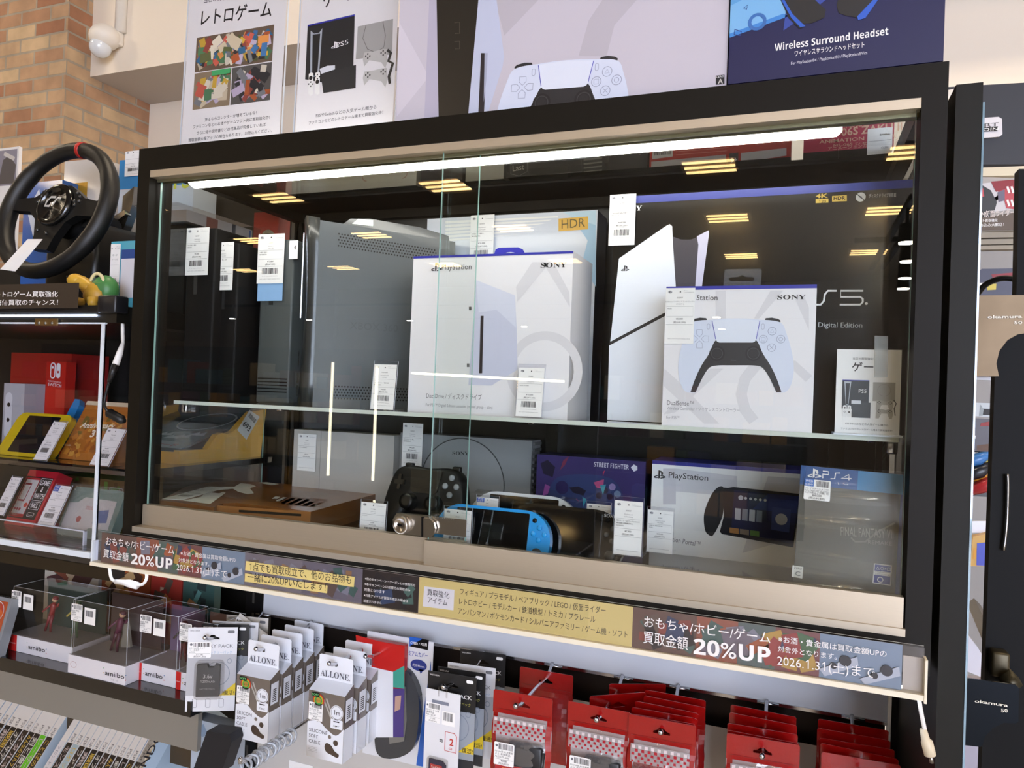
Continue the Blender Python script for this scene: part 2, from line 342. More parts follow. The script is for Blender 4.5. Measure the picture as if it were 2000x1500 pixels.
# ================================================================ the shop: shell, lamps, added fill panel
BX = at(128, 150, 1.72).x; SY = atx(176, 150, BX).y; WY = atx(293, 195, BX).y; SZ = atx(176, 150, BX).z
def brick(ax):
    m = bpy.data.materials.new('brick_' + ax); m.use_nodes = True; nt = m.node_tree; N = nt.nodes.new; L = nt.links.new; b = nt.nodes['Principled BSDF']
    tc = N('ShaderNodeTexCoord'); sp = N('ShaderNodeSeparateXYZ'); cb = N('ShaderNodeCombineXYZ'); L(tc.outputs['Object'], sp.inputs[0])
    L(sp.outputs[0 if ax == 'x' else 1], cb.inputs[0]); L(sp.outputs[2], cb.inputs[1])
    br = N('ShaderNodeTexBrick'); br.inputs['Scale'].default_value = 1; br.inputs['Brick Width'].default_value = 0.215; br.inputs['Row Height'].default_value = 0.073
    br.inputs['Mortar Size'].default_value = 0.0065; br.inputs['Mortar Smooth'].default_value = 0.25; br.inputs['Bias'].default_value = -0.05
    br.inputs['Color1'].default_value = lin('#cbb08c'); br.inputs['Color2'].default_value = lin('#a06a4e'); br.inputs['Mortar'].default_value = lin('#a89d8c')
    L(cb.outputs[0], br.inputs['Vector'])
    nz = N('ShaderNodeTexNoise'); nz.inputs['Scale'].default_value = 9; nz.inputs['Detail'].default_value = 6; L(tc.outputs['Object'], nz.inputs['Vector'])
    mx = N('ShaderNodeMix'); mx.data_type = 'RGBA'; mx.blend_type = 'MULTIPLY'; mx.inputs[0].default_value = 0.55
    cr = N('ShaderNodeValToRGB'); cr.color_ramp.elements[0].color = (0.62, 0.58, 0.56, 1); cr.color_ramp.elements[1].color = (1.15, 1.12, 1.08, 1); cr.color_ramp.elements[0].position = 0.3; cr.color_ramp.elements[1].position = 0.7
    L(nz.outputs[0], cr.inputs[0]); L(br.outputs['Color'], mx.inputs[6]); L(cr.outputs[0], mx.inputs[7]); L(mx.outputs[2], b.inputs['Base Color'])
    b.inputs['Roughness'].default_value = 0.85; bp = N('ShaderNodeBump'); bp.inputs['Strength'].default_value = 0.6; bp.inputs['Distance'].default_value = 0.006; bp.invert = True
    L(br.outputs['Fac'], bp.inputs['Height']); L(bp.outputs[0], b.inputs['Normal']); return m
CREAM = M('#efe3d2', 0.8, var=0.03, scale=2)
b = MB(); bx, by = brick('x'), brick('y')
b.box((BX - 4.5, 1.72, 0), (BX, WY + 1, 4.4), bx, [bx, bx, bx, by, bx, by]); struct(b.build('wall_left', loc=(0, 0, 0)))
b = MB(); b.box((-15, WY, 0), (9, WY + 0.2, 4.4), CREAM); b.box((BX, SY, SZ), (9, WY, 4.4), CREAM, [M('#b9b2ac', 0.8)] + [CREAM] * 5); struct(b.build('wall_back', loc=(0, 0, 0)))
struct(MB().box((-15, -18, -0.1), (9, WY, 0), M('#d6d0c6', 0.35, var=0.06, scale=3)).build('floor', loc=(0, 0, 0)))
struct(MB().box((-15, -18, 4.4), (9, WY, 4.5), M('#75695a', 0.8, var=0.05, scale=1)).build('ceiling', loc=(0, 0, 0)))
TAN = M('#5f4f3c', 0.8, var=0.1, scale=1.5)
b = MB().box((-15, -18.2, 0), (9, -18, 4.4), TAN)
for i in range(9): b.box((-14.8 + i * 2.7, -18, 0), (-14.65 + i * 2.7, -17.85, 4.4), M('#4a3f33', 0.7))
for z in (2.9, 3.5): b.box((-15, -17.98, z), (9, -17.9, z + 0.06), M('#5a4c3a', 0.7))
struct(b.build('wall_front', loc=(0, 0, 0)))
struct(MB().box((-15.2, -18, 0), (-15, WY, 4.4), M('#6b5d4b', 0.8)).build('wall_far_left', loc=(0, 0, 0)))
b = MB().box((9, -18, 0), (9.2, WY, 4.4), CREAM); struct(b.build('wall_right', loc=(0, 0, 0)))
b = MB()                                   # unseen wall added behind the viewer to hold the glowing fill panel
for a, c in (((2.6, -9.2, 0), (9, -9.0, 0.2)), ((2.6, -9.2, 4.0), (9, -9.0, 4.4)), ((2.6, -9.2, 0.2), (2.7, -9.0, 4.0)), ((8.8, -9.2, 0.2), (9, -9.0, 4.0))): b.box(a, c, CREAM)
struct(b.build('wall_fill_panel', loc=(0, 0, 0)))
b = MB(); fill_day = M('#dbe6ff', 0.5, emit=FILL_PANEL_EMIT); b.box((2.7, -9.14, 0.2), (8.8, -9.12, 4.0), fill_day)  # glowing panel added outside the mirrored view as cool frontal fill for the goods
for i in range(5): b.box((2.7 + i * 1.51, -9.1, 0.2), (2.76 + i * 1.51, -8.98, 4.0), M('#55504a', 0.4, 0.6))
struct(b.build('daylight_fill_panel', loc=(5.7, -9.1, 0.2)))
# ceiling fittings: a white tray with three tubes each
TUBE = M('#ffd08c', 0.4, emit=TUBE_EMIT); TUBE_FILL = M('#ffeccf', 0.4, emit=TUBE_EMIT * 4.0); TRAY = M('#6a6258', 0.5)
def ceiling_light(tm, lab):
    t = thing('ceiling_light', lab, 'ceiling light', (0, 0, 4.4), 'ceiling lights of the shop')
    b = MB().box((-0.36, -0.36, 4.37), (0.36, -0.34, 4.4), TRAY).box((-0.36, 0.34, 4.37), (0.36, 0.36, 4.4), TRAY).box((-0.36, -0.34, 4.37), (-0.34, 0.34, 4.4), TRAY).box((0.34, -0.34, 4.37), (0.36, 0.34, 4.4), TRAY)
    b.build('tray', parent=t)
    for k in (-1, 0, 1): MB().box((-0.31, k * 0.2 - 0.035, 4.375), (0.31, k * 0.2 + 0.035, 4.387), tm).build('tube', parent=t)
    return t
for tm, lab, ys in ((TUBE, 'recessed ceiling light of three warm tubes, mirrored in the cabinet glass', (-8.5, -11.25, -14.5)), (TUBE_FILL, 'bright recessed ceiling light of three tubes nearer the cabinet', (0.1, -6.5))):  # second set: bright rows added out of view to brighten goods and wall
    cl = None
    for y in ys:
        for x in (-12.4, -9.43, -6.62, -3.7, -0.02, 2.3, 5.3):
            if cl is None: cl = ceiling_light(tm, lab); cl.location = (x, y, 4.4)
            else: dup(cl, (x, y, 4.4))
def spot():
    t = thing('spotlight', 'small white spotlight on a rail, mirrored in the cabinet glass', 'spotlight', (0, 0, 2.6), 'spotlights of the shop')
    MB().lathe([(0.012, 0.28), (0.012, 0.16), (0.05, 0.15), (0.06, 0.02), (0.055, 0.02)], (0, 0, 2.6), (0, 0, 1), MATTE, 14).build('housing', parent=t)
    MB().lathe([(0.0, 0.012), (0.052, 0.012), (0.052, 0.02)], (0, 0, 2.6), (0, 0, 1), M('#fff4e4', 0.4, emit=60), 14).build('lamp_face', parent=t); return t
sp0 = None
for x, y in ((1.76, -4.85), (1.86, -5.6), (1.95, -6.45), (2.02, -7.1), (-8.59, -9.8), (-7.06, -10.0), (-5.08, -10.1), (-3.36, -11.1), (0.02, -9.65), (-0.06, -11.4)):
    if sp0 is None: sp0 = spot(); sp0.location = (x, y, 2.6)
    else: dup(sp0, (x, y, 2.6))
b = MB()
for x0, x1, y in ((1.5, 2.3, -6), (-9, 0.5, -10)): b.box((x0, y - 0.02, 2.86), (x1, y + 0.02, 2.9), MATTE)
for x, y in ((1.76, -4.85), (1.86, -5.6), (2.02, -7.1)): b.box((x - 0.02, -7.4, 2.86), (x + 0.02, -4.6, 2.9), MATTE)
tag(b.build('lighting_rail'), 'black rail carrying the spotlights, mirrored in the cabinet glass', 'rail')
# the shop floor behind the viewer, seen only as a mirror image: gondolas with goods
R = random.Random(5); PAL = ['#7d2320', '#2d3b70', '#c7b99a', '#3c5c46', '#d8d2c6', '#8a4b2a', '#30303a', '#b98a32', '#5a2b52', '#356f86']
def gondola(x0, x1, y, h, lab):
    t = thing('shop_gondola', lab, 'shelving', ((x0 + x1) / 2, y, 0)); b = MB().box((x0, y - 0.03, 0), (x1, y, h), M('#2b2622', 0.6))
    b.build('back_panel', parent=t); z = 0.2
    while z < h - 0.2:
        MB().box((x0, y, z), (x1, y + 0.4, z + 0.025), M('#1c1a19', 0.5)).build('shelf', parent=t)
        g = MB(); x = x0 + 0.05
        while x < x1 - 0.3: w_ = R.uniform(0.1, 0.3); g.box((x, y + 0.06, z + 0.026), (x + w_, y + 0.3, z + 0.026 + R.uniform(0.12, 0.3)), M(R.choice(PAL), 0.5)); x += w_ + 0.02
        o = g.build('shelf_stock', parent=t); o['kind'] = 'stuff'; z += 0.4
gondola(-9, -3.2, -6.5, 1.9, 'dark shelving with coloured goods, mirrored in the glass beside the tall dark console')
gondola(-2.4, 1.2, -7.5, 1.7, 'dark shelving with coloured goods, mirrored in the glass above the purple box')
t = thing('lit_showcase', 'black showcase with thin light bars behind the viewer, mirrored in the cabinet glass', 'showcase', (-2.0, -3.05, 0)); b = MB()
LBR = M('#fff3cf', 0.4, emit=9.0); mirp = lambda x, y: (lambda p: Vector((p.x, -p.y, p.z)))(at(x, y, 3.0))
B0, B1 = mirp(620, 690), mirp(1120, 950); MB().box((B0.x, -3.5, 0), (B1.x, -3.48, B0.z), M('#1a1714', 0.6)).build('back_panel', parent=t); MB().box((B0.x, -3.48, 0), (B1.x, -3.0, 0.5), M('#1a1714', 0.6)).build('base', parent=t)
for p0, p1 in (((643, 707), (633, 930)), ((730, 715), (721, 940)), ((798, 728), (1100, 745))): MB().tube([mirp(*p0), mirp(*p1)], 0.008, LBR, 6).build('light_bar', parent=t)
for z in (0.55, 0.85): MB().box((B0.x, -3.46, z), (B1.x, -3.05, z + 0.012), M('#2a2622', 0.5)).build('shelf', parent=t)
# ================================================================ the glass display cabinet
XL, XR, ZI, ZB, ZF, YB = 0.0255, 1.174, 1.8121, 1.2059, 1.205, 0.45
SHZ, SHY = 1.425, 0.07
cab = thing('display_cabinet', 'black framed glass display cabinet with sliding doors holding game consoles', 'display cabinet', (CW / 2, 0, 1.16))
b = MB()
b.box((0, 0, ZI), (CW, 0.05, ZT), FRAME).box((0, 0, 1.165), (XL, 0.05, ZI), FRAME).box((XR, 0, 1.165), (CW, 0.05, ZI), FRAME).box((XL, 0, 1.165), (XR, 0.05, ZB), FRAME)
for x0, x1 in ((0, 0.02), (CW - 0.02, CW)): b.box((x0, 0.05, ZT - 0.03), (x1, YB, ZT), FRAME).box((x0, YB - 0.03, 1.165), (x1, YB, ZT), FRAME).box((x0, 0.05, 1.165), (x1, YB, 1.21), FRAME)
b.box((0.02, YB - 0.03, ZT - 0.03), (CW - 0.02, YB, ZT), FRAME); b.box((XL, 0.05, 1.165), (XR, YB - 0.03, 1.189), FRAME)
b.build('frame', parent=cab)
MB().box((0.02, YB - 0.012, 1.21), (CW - 0.02, YB - 0.006, ZT - 0.03), M('#121110', 0.35)).build('back_panel', parent=cab)
MB().box((XL, 0.045, 1.19), (XR, YB - 0.03, ZF), M('#16191a', 0.07, coat=0.5)).build('floor_panel', parent=cab)
MB().box((XL, 0.001, ZI - 0.0115), (XR, 0.042, ZI), CHAMP).box((XL, 0.016, ZI - 0.016), (XR, 0.019, ZI - 0.0115), M('#8f8a6c', 0.4, 0.8)).box((XL, 0.026, ZI - 0.016), (XR, 0.029, ZI - 0.0115), M('#8f8a6c', 0.4, 0.8)).build('top_rail', parent=cab)
MB().box((XL, -0.004, ZB), (XR, 0.042, ZB + 0.0085), CHAMP).build('bottom_track', parent=cab)
def pane(x0, x1, y0, y1, z0, z1, name, par, m=GLASS):
    b = MB(); ex = (x1 - x0) > (y1 - y0)
    b.box((x0, y0, z0), (x1, y1, z1), m, [m, m] + ([m, EDGE, m, EDGE] if ex else [EDGE, m, EDGE, m])); return b.build(name, parent=par)
# doors: the one with the lock bar runs in front
XD0, XD1 = at(840, 1000, 0.010).x, at(912, 1000, 0.022).x
ld = MB().box((XL + 0.002, 0.014, ZB + 0.0085), (XD1, 0.026, 1.249), CHAMP).build('sliding_door', parent=cab)
pane(XL + 0.006, XD1, 0.0185, 0.0225, 1.249, ZI - 0.004, 'glass_pane', ld)
rd = MB().box((XD0 - 0.002, 0.0, ZB + 0.0085), (XR - 0.002, 0.012, 1.2485), CHAMP).build('sliding_door', parent=cab)
pane(XD0, XR - 0.004, 0.006, 0.010, 1.2485, ZI - 0.004, 'glass_pane', rd)
pane(0.006, 0.011, 0.05, YB - 0.03, 1.21, ZT - 0.03, 'side_pane', cab); pane(CW - 0.011, CW - 0.006, 0.05, YB - 0.03, 1.21, ZT - 0.03, 'side_pane', cab)
MB().box((0.02, 0.05, ZT - 0.009), (CW - 0.02, 0.31, ZT - 0.003), GLASS).build('top_pane', parent=cab); MB().box((0.02, 0.31, ZT - 0.012), (CW - 0.02, YB - 0.03, ZT - 0.003), MATTE).build('top_board', parent=cab)
b = MB(); SE = M('#cfd6cc', 0.25)
b.box((0.03, SHY, SHZ - 0.006), (CW - 0.03, YB - 0.03, SHZ), GL('shelf_glass', '#f4faf7', 0.06), None); b.box((0.03, SHY - 0.0012, SHZ - 0.006), (CW - 0.03, SHY, SHZ), SE)
b.build('glass_shelf', parent=cab)
for x in (0.034, 0.6, 1.166):
    for y in (SHY + 0.03, 0.36):
        if x == 0.6 and y < 0.3: continue
        MB().box((x - 0.006, y - 0.012, SHZ - 0.022), (x + 0.006, y + 0.012, SHZ - 0.0062), CHROME, r=0.002).build('shelf_pin', parent=cab)
for x in (0.62, 1.12): MB().box((x - 0.012, YB - 0.036, 1.222), (x + 0.012, YB - 0.014, 1.815), M('#26241f', 0.35, 0.6)).build('slotted_upright', parent=cab)
a, c = at(370, 348, 0.055), at(1645, 240, 0.055); rr = 0.0125
b = MB(); n = 14; LEDM = M('#fff8ee', 0.4, emit=LED_EMIT); LZ = (a.z + c.z) / 2 - 0.005
b.tube([(a.x, a.y, LZ), (a.x + 0.004, a.y, LZ), (a.x + 0.012, a.y, LZ), (c.x - 0.006, c.y, LZ), (c.x, c.y, LZ)], [0.003, 0.007, rr, rr, 0.007], LEDM, 12)
o = b.build('led_tube', parent=cab); o['label'] = 'glowing white light tube under the top rail'
for x in (0.2, 0.6, 1.0): MB().box((x - 0.006, 0.05, LZ + rr - 0.002), (x + 0.006, 0.058, ZT - 0.009), STEEL).build('tube_clip', parent=cab)
# lock on the door meeting
LKF = Face(at(768, 1048, -0.006), (1, 0, 0), (0, 0, 1)); q = lambda pts: [LKF.p(*LKF.uv(*p)) for p in pts]
lk = thing('showcase_lock', 'metal showcase lock with keyhole and toothed bar where the glass doors meet', 'lock', at(845, 1050, -0.004)); NI = M('#b9b2a8', 0.28, 1.0)
b = MB(); b.prism(q([(774, 1003), (838, 1009), (838, 1048), (784, 1042), (770, 1034), (767, 1015)]), (0, 0.010, 0), NI)
kc = at(782, 1025, -0.014); b.lathe([(0.0128, -0.012), (0.0128, 0), (0.0118, 0.002), (0.0085, 0.002), (0.0085, 0.001), (0.0, 0.001)], kc, (-0.15, -1, 0.02), NI, 28); b.build('lock_body', parent=lk)
kf = Face(kc + Vector((-0.0005, -0.0014, 0)), (1, -0.12, 0), (0, 0, 1)); b = MB(); b.pu(kf, [(-0.004, -0.0012), (0.004, -0.0012), (0.004, 0.0012), (-0.004, 0.0012)], BLACK); b.disc(kf, -0.0005, 0, 0.0022, BLACK); b.build('keyhole', parent=lk)
MB().prism(q([(824, 1009), (829, 1009), (829, 1049), (824, 1048)]), (0, -0.002, 0), BLACK).build('rubber_band', parent=lk)
MB().prism(q([(830, 1011), (842, 1012), (850, 1020), (853, 1032), (850, 1042), (842, 1049), (830, 1048)]), (0, -0.005, 0), NI).build('end_plate', parent=lk)
z0, z1 = LKF.p(*LKF.uv(846, 1048)).z + 0.004, LKF.p(*LKF.uv(846, 1009)).z; x0, x1 = LKF.p(*LKF.uv(842, 1030)).x, at(914, 1030, 0.002).x; pts = [(x0, z0), (x1, z0), (x1, z1)]; nt_ = 11
for i in range(nt_): xx = x1 - (x1 - x0) * (0.35 + 0.6 * i / nt_); dx = (x1 - x0) * 0.6 / nt_; pts += [(xx, z1), (xx - dx * 0.5, z1 - 0.003), (xx - dx * 0.5, z1)]
pts.append((x0, z1)); MB().prism([(p[0], -0.004, p[1]) for p in pts], (0, 0.0015, 0), NI).build('toothed_bar', parent=lk)
# ================================================================ printed pad art, shared by two cartons (crop units, centre 1030)
def mir(p): return p + [(2060 - x, y) for x, y in reversed(p)]
PADC = lambda x, y: (x, y)
def pad_art(mb, F, T, s, n=0.0006):
    """T maps art units to (u, v); s = metres per art unit"""
    g = lambda pts, m, k=0: mb.pu(F, [T(*p) for p in pts], m, n + 0.00008 * k)
    S = lambda pts: [tuple(p[:2]) for p in sm([(x, y, 0) for x, y in pts], 3)]
    P1, P2, P3 = M('#d6dcec', 0.4), M('#2b2a2d', 0.4), M('#dfe4f0', 0.35); LN = M('#9aa0b4', 0.5); VI = M('#3c3fae', 0.4)
    g([(1255, 345), (1262, 326), (1310, 322), (1360, 332), (1378, 345), (1376, 362), (1255, 350)], P2); g([(805, 345), (798, 326), (750, 322), (700, 332), (682, 345), (684, 362), (805, 350)], P2)
    O_ = lambda pts: [tuple(p[:2]) for p in sm([(x, y, 0) for x, y in pts], 4, False)]
    g(mir([(1030, 328), (1120, 330)] + O_([(1215, 338), (1375, 358), (1425, 450), (1468, 600), (1482, 720), (1468, 820), (1438, 885), (1405, 908)]) + [(1345, 908)] + O_([(1290, 790), (1240, 715), (1180, 695), (1090, 693)])), P1, 1)
    g(mir([(1030, 516), (1150, 516)] + O_([(1186, 498), (1204, 520), (1242, 605), (1296, 690), (1345, 790), (1385, 903)]) + [(1346, 906)] + O_([(1291, 790), (1240, 715), (1180, 696), (1090, 694)])), P2, 2)
    g(mir([(1030, 330), (1212, 345), (1188, 490), (1178, 508), (1160, 516)]), P3, 3)
    for k in (1, -1): mb.line(F, [T(1030 + k * x, y) for x, y in ((186, 348), (172, 420), (158, 490))], 4.5 * s, VI, n + 0.0005)
    for cx in (-148, 136):
        u, v = T(1030 + cx, 602); mb.disc(F, u, v, 62 * s, M('#1c1b1e', 0.35), n + 0.0004, 28); mb.ring(F, u, v, 44 * s, 7 * s, M('#3b3a3e', 0.4), n + 0.0005, 28); mb.disc(F, u, v, 34 * s, M('#262528', 0.4), n + 0.0005)
    for k in range(4):
        a = k * math.pi / 2; R_ = lambda x, y: T(745 + x * math.cos(a) - y * math.sin(a), 488 + x * math.sin(a) + y * math.cos(a))
        mb.line(F, [R_(0, 14), R_(24, 38), R_(22, 72), R_(-22, 72), R_(-24, 38)], 4 * s, LN, n + 0.0005, True)
    for k, (x, y) in enumerate(((1312, 428), (1243, 490), (1380, 490), (1308, 556))):
        u, v = T(x, y); mb.ring(F, u, v, 31 * s, 4 * s, LN, n + 0.0005, 24); d = 15 * s; h = 3.2 * s
        if k == 0: mb.line(F, [(u - d, v - d * .7), (u + d, v - d * .7), (u, v + d)], h, LN, n + 0.0006, True)
        elif k == 1: mb.line(F, [(u - d, v - d), (u + d, v - d), (u + d, v + d), (u - d, v + d)], h, LN, n + 0.0006, True)
        elif k == 2: mb.ring(F, u, v, d, h, LN, n + 0.0006)
        else: mb.line(F, [(u - d, v - d), (u + d, v + d)], h, LN, n + 0.0006); mb.line(F, [(u - d, v + d), (u + d, v - d)], h, LN, n + 0.0006)
    for x in (815, 1240): u, v = T(x, 392); mb.line(F, rrect(u - 11 * s, v - 22 * s, u + 11 * s, v + 22 * s, 10 * s), 3 * s, LN, n + 0.0005, True)
    u, v = T(1010, 655); mb.rc(F, u - 20 * s, v - 2 * s, u + 20 * s, v + 2 * s, M('#6a6a70', 0.5), n + 0.0006)
WASH = M('#dad7da', 0.4); WASH2 = M('#d3cfd3', 0.4)
SONYT = '𝐒𝐎𝐍𝐘'
# ================================================================ upper shelf
# white disc drive carton
F = face((822, 803), (1108, 815), (830, 500), 0.105, z=SHZ); F.O.y = 0.105; F.w = F.uv(1108, 815)[0]; F.h = F.uv(835, 500)[1]
b = carton(F, 0.11, BOXW, BOXW, BOXW); W_, H_ = F.w, F.h
b.pu(F, [(0, H_ - 0.0035), (W_, H_ - 0.0035), (W_, H_), (0, H_)], BLUE)
b.pp(F, [(1040, 512), (1075, 512), (1010, 590), (1008, 560)], WASH); b.pp(F, [(1085, 520), (1112, 570), (1113, 600), (1060, 512)], WASH)
b.ring(F, *F.uv(1062, 725), W_ * 0.2, W_ * 0.05, WASH, 0.0002, 30)
b.pp(F, [(930, 547), (1006, 577), (1009, 640), (1011, 722), (960, 753), (920, 752), (915, 752)], M('#c9cbdd', 0.35)); b.pp(F, [(930, 547), (1006, 577), (1008, 640), (970, 605), (935, 610)], M('#d6d8e6', 0.35), 0.0005)
b.pp(F, [(939, 617), (945, 617), (942, 729), (936, 729)], M('#2a2326', 0.4), 0.0006)
b.pp(F, [(916, 599), (921, 599), (921, 606), (916, 606)], M('#5d5a5a'), 0.0005); b.pp(F, [(912, 710), (917, 710), (917, 717), (912, 717)], M('#5d5a5a'), 0.0005)
u, v = F.uv(842, 530); pslogo(b, F, u, v, 0.0135, INK); b.tp(F, 'PlayStation', (863, 527), (921, 526), INK, 11); b.tp(F, SONYT, (1056, 523), (1107, 522), INK, 10)
b.tp(F, 'Disc Drive / ディスクドライブ', (833, 777), (941, 781), M('#6b686b'), 9); b.tp(F, 'For PS5™ Digital Edition consoles (model group – slim)', (832, 793), (962, 799), M('#8b888b'), 6)
t = thing('disc_drive_box', 'white carton with a slim disc drive printed on it, beside the tall dark console', 'box', F.p(W_ / 2, 0, -0.05))
b.build('carton', parent=t)
T_ = Face(F.p(0, 0, -0.1), F.U, F.V); lo = [T_.uv(964, 500), T_.uv(968, 487), T_.uv(974, 484), T_.uv(1012, 483), T_.uv(1021, 487), T_.uv(1028, 500)]
MB().plate([lo, [T_.uv(980, 498), T_.uv(990, 493), T_.uv(997, 492), T_.uv(1003, 493), T_.uv(1012, 497)]], T_, 0.001, M('#22259a', 0.35)).build('hang_tab', parent=t)
card_stand(face((1005, 814), (1058, 817), (1026, 711), 0.075, lean=0.12), 'price card leaning on the disc drive carton, printed ¥10,000', ['SONY', 'PS5用ディスクドライブ', 'CFI-ZDD1J', '¥10,000', '(税込¥11,000)', 'PS5用 CFI-2000'])
# black console carton with the white console art
F = face((1185, 820), (1770, 850), (1188, 385), 0.155); F.O.z = SHZ; F.w = 0.403; F.h = F.uv(1188, 386)[1]; DK = M('#191817', 0.16, coat=0.6)
b = carton(F, 0.13, DK, M('#101016', 0.3), BLUE); W_, H_ = F.w, F.h
b.rc(F, 0, H_ - 0.011, W_, H_, M('#2f3a8c', 0.35))
LW, LG = M('#e4e7ee', 0.3), M('#c9c5d6', 0.35)
b.pp(F, [(1209, 505), (1300, 442), (1308, 438), (1313, 442), (1314, 470), (1320, 560), (1322, 600), (1192, 668)], LW); b.pp(F, [(1190, 674), (1322, 602), (1322, 660), (1310, 826), (1186, 820)], LW)
b.pp(F, [(1191, 668), (1322, 598), (1322, 605), (1190, 675)], INK, 0.0005)
b.pp(F, [(1314, 462), (1330, 468), (1350, 468), (1364, 462), (1360, 560), (1320, 560)], M('#4b484e', 0.25), 0.0005); b.pp(F, [(1361, 462), (1384, 450), (1385, 455), (1371, 560), (1358, 560), (1364, 478)], LG, 0.0006)
u, v = F.uv(1213, 530); pslogo(b, F, u, v, 0.009, INK)
b.tp(F, SONYT, (1205, 413), (1254, 411), WHITE, 10)
for pts in ([(1592, 566), (1596, 591), (1609, 592), (1612, 574), (1620, 566), (1634, 566)],): b.line(F, [F.uv(1592, 595), F.uv(1603, 595), F.uv(1609, 588), F.uv(1611, 575), F.uv(1617, 568), F.uv(1634, 568)], 0.0024, WHITE)
b.line(F, [F.uv(1640, 595), F.uv(1680, 595), F.uv(1685, 590), F.uv(1685, 584), F.uv(1680, 580), F.uv(1642, 580), F.uv(1642, 568), F.uv(1686, 568)], 0.0024, WHITE); b.disc(F, *F.uv(1692, 593), 0.0018, WHITE)
b.tp(F, 'Digital Edition', (1598, 639), (1684, 640), M('#cfcdc9'), 10)
GD = M('#c8a63c', 0.35); b.tp(F, '4K', (1593, 387), (1617, 386), GD, 8, 0.03); b.pp(F, [(1593, 389), (1618, 388), (1618, 396), (1593, 397)], GD); b.tp(F, '120', (1599, 396), (1613, 396), DK, 5)
b.pp(F, [(1625, 383), (1654, 381), (1654, 393), (1625, 394)], GD); b.tp(F, 'HDR', (1628, 391), (1651, 390), DK, 7, 0.02)
b.disc(F, *F.uv(1681, 385), 0.0062, M('#c9c7c2')); b.line(F, [F.uv(1672, 378), F.uv(1690, 393)], 0.001, DK, 0.0007); b.disc(F, *F.uv(1681, 385), 0.0012, DK, 0.0007)
b.tp(F, 'ディスクドライブ非搭載', (1697, 386), (1750, 384), M('#d0cec9'), 6)
t = thing('console_box', 'large black console carton with blue top edge and white console art', 'box', F.p(W_ / 2, 0, -0.06)); b.build('carton', parent=t)
G = face((1188, 480), (1239, 476), (1190, 381), 0.15); slip(G, t, ['SONY', 'PlayStation5', 'CFI-2000', '¥48,000', '(税込¥52,800)', '付属品完備 箱痛み 動作', '確認済み ディスクドライブ'])
# wireless pad carton
F = face((1292, 828), (1583, 845), (1300, 562), 0.072); F.O.z = SHZ; F.w = F.uv(1586, 845)[0]; F.h = F.uv(1300, 560)[1]
b = carton(F, 0.075, BOXW, M('#c4c6dc', 0.35), BLUE); W_, H_ = F.w, F.h
b.rc(F, 0, H_ - 0.0048, W_, H_, BLUE)
cr = lambda x, y: (1180 + x / 4, 540 + y / 4)
def CR(*p): return [cr(x, y) for x, y in p]
for i_, pts in enumerate((CR((870, 110), (950, 110), (950, 330), (870, 330)), CR((1300, 110), (1400, 110), (1210, 330), (1170, 330)), CR((1480, 150), (1560, 150), (1600, 240), (1600, 420)), CR((470, 720), (560, 800), (900, 1150), (780, 1150), (460, 850)), CR((460, 1080), (830, 720), (930, 720), (560, 1060)))): b.pp(F, pts, WASH, 0.00008 + 0.00004 * i_)
b.line(F, [F.uv(*cr(x, y)) for x, y in ((1180, 700), (1100, 800), (1070, 920), (1100, 1040), (1170, 1130))], 0.014, WASH, 0.0003); b.line(F, [F.uv(*cr(x, y)) for x, y in ((1180, 700), (1300, 670), (1480, 690), (1600, 800))], 0.011, WASH, 0.00036)
T2 = lambda x, y: F.uv(*cr(x, y)); sc_ = (T2(1480, 700)[0] - T2(580, 700)[0]) / 900; pad_art(b, F, T2, sc_)
b.tp(F, 'Station', cr(722, 186), cr(885, 186), INK, 11); b.tp(F, SONYT, cr(1352, 180), cr(1574, 178), INK, 9)
b.tp(F, 'DualSense™', cr(492, 1003), cr(700, 1010), M('#6f6c70'), 9); b.tp(F, 'Wireless Controller / ワイヤレスコントローラー', cr(490, 1040), cr(1058, 1058), M('#97949a'), 6); b.tp(F, 'For PS5™', cr(486, 1112), cr(588, 1115), M('#97949a'), 6)
t = thing('wireless_pad_box', 'white carton with pale game pad art before the black console carton', 'box', F.p(W_ / 2, 0, -0.04)); b.build('carton', parent=t)
G = Face(F.p(0, 0, -0.04), F.U, F.V); MB().plate([[G.uv(1413, 558), G.uv(1415, 528), G.uv(1418, 526), G.uv(1485, 525), G.uv(1488, 528), G.uv(1486, 558)], [G.uv(1423, 545), G.uv(1427, 542), G.uv(1442, 541), G.uv(1449, 537), G.uv(1456, 541), G.uv(1470, 541), G.uv(1474, 545), G.uv(1470, 549), G.uv(1427, 549)]], G, 0.0006, GL('tab_film', '#e8e8e8', 0.06, 0.05, 0.06)).build('hang_tab', parent=t)
G = face((1297, 671), (1354, 674), (1299, 563), 0.068); slip(G, t, ['SONY', 'DualSense ワイヤレスコントローラー', 'CFI-ZCT1J', '¥5,000', '(税込¥5,500)', 'PS5用'], code=False)
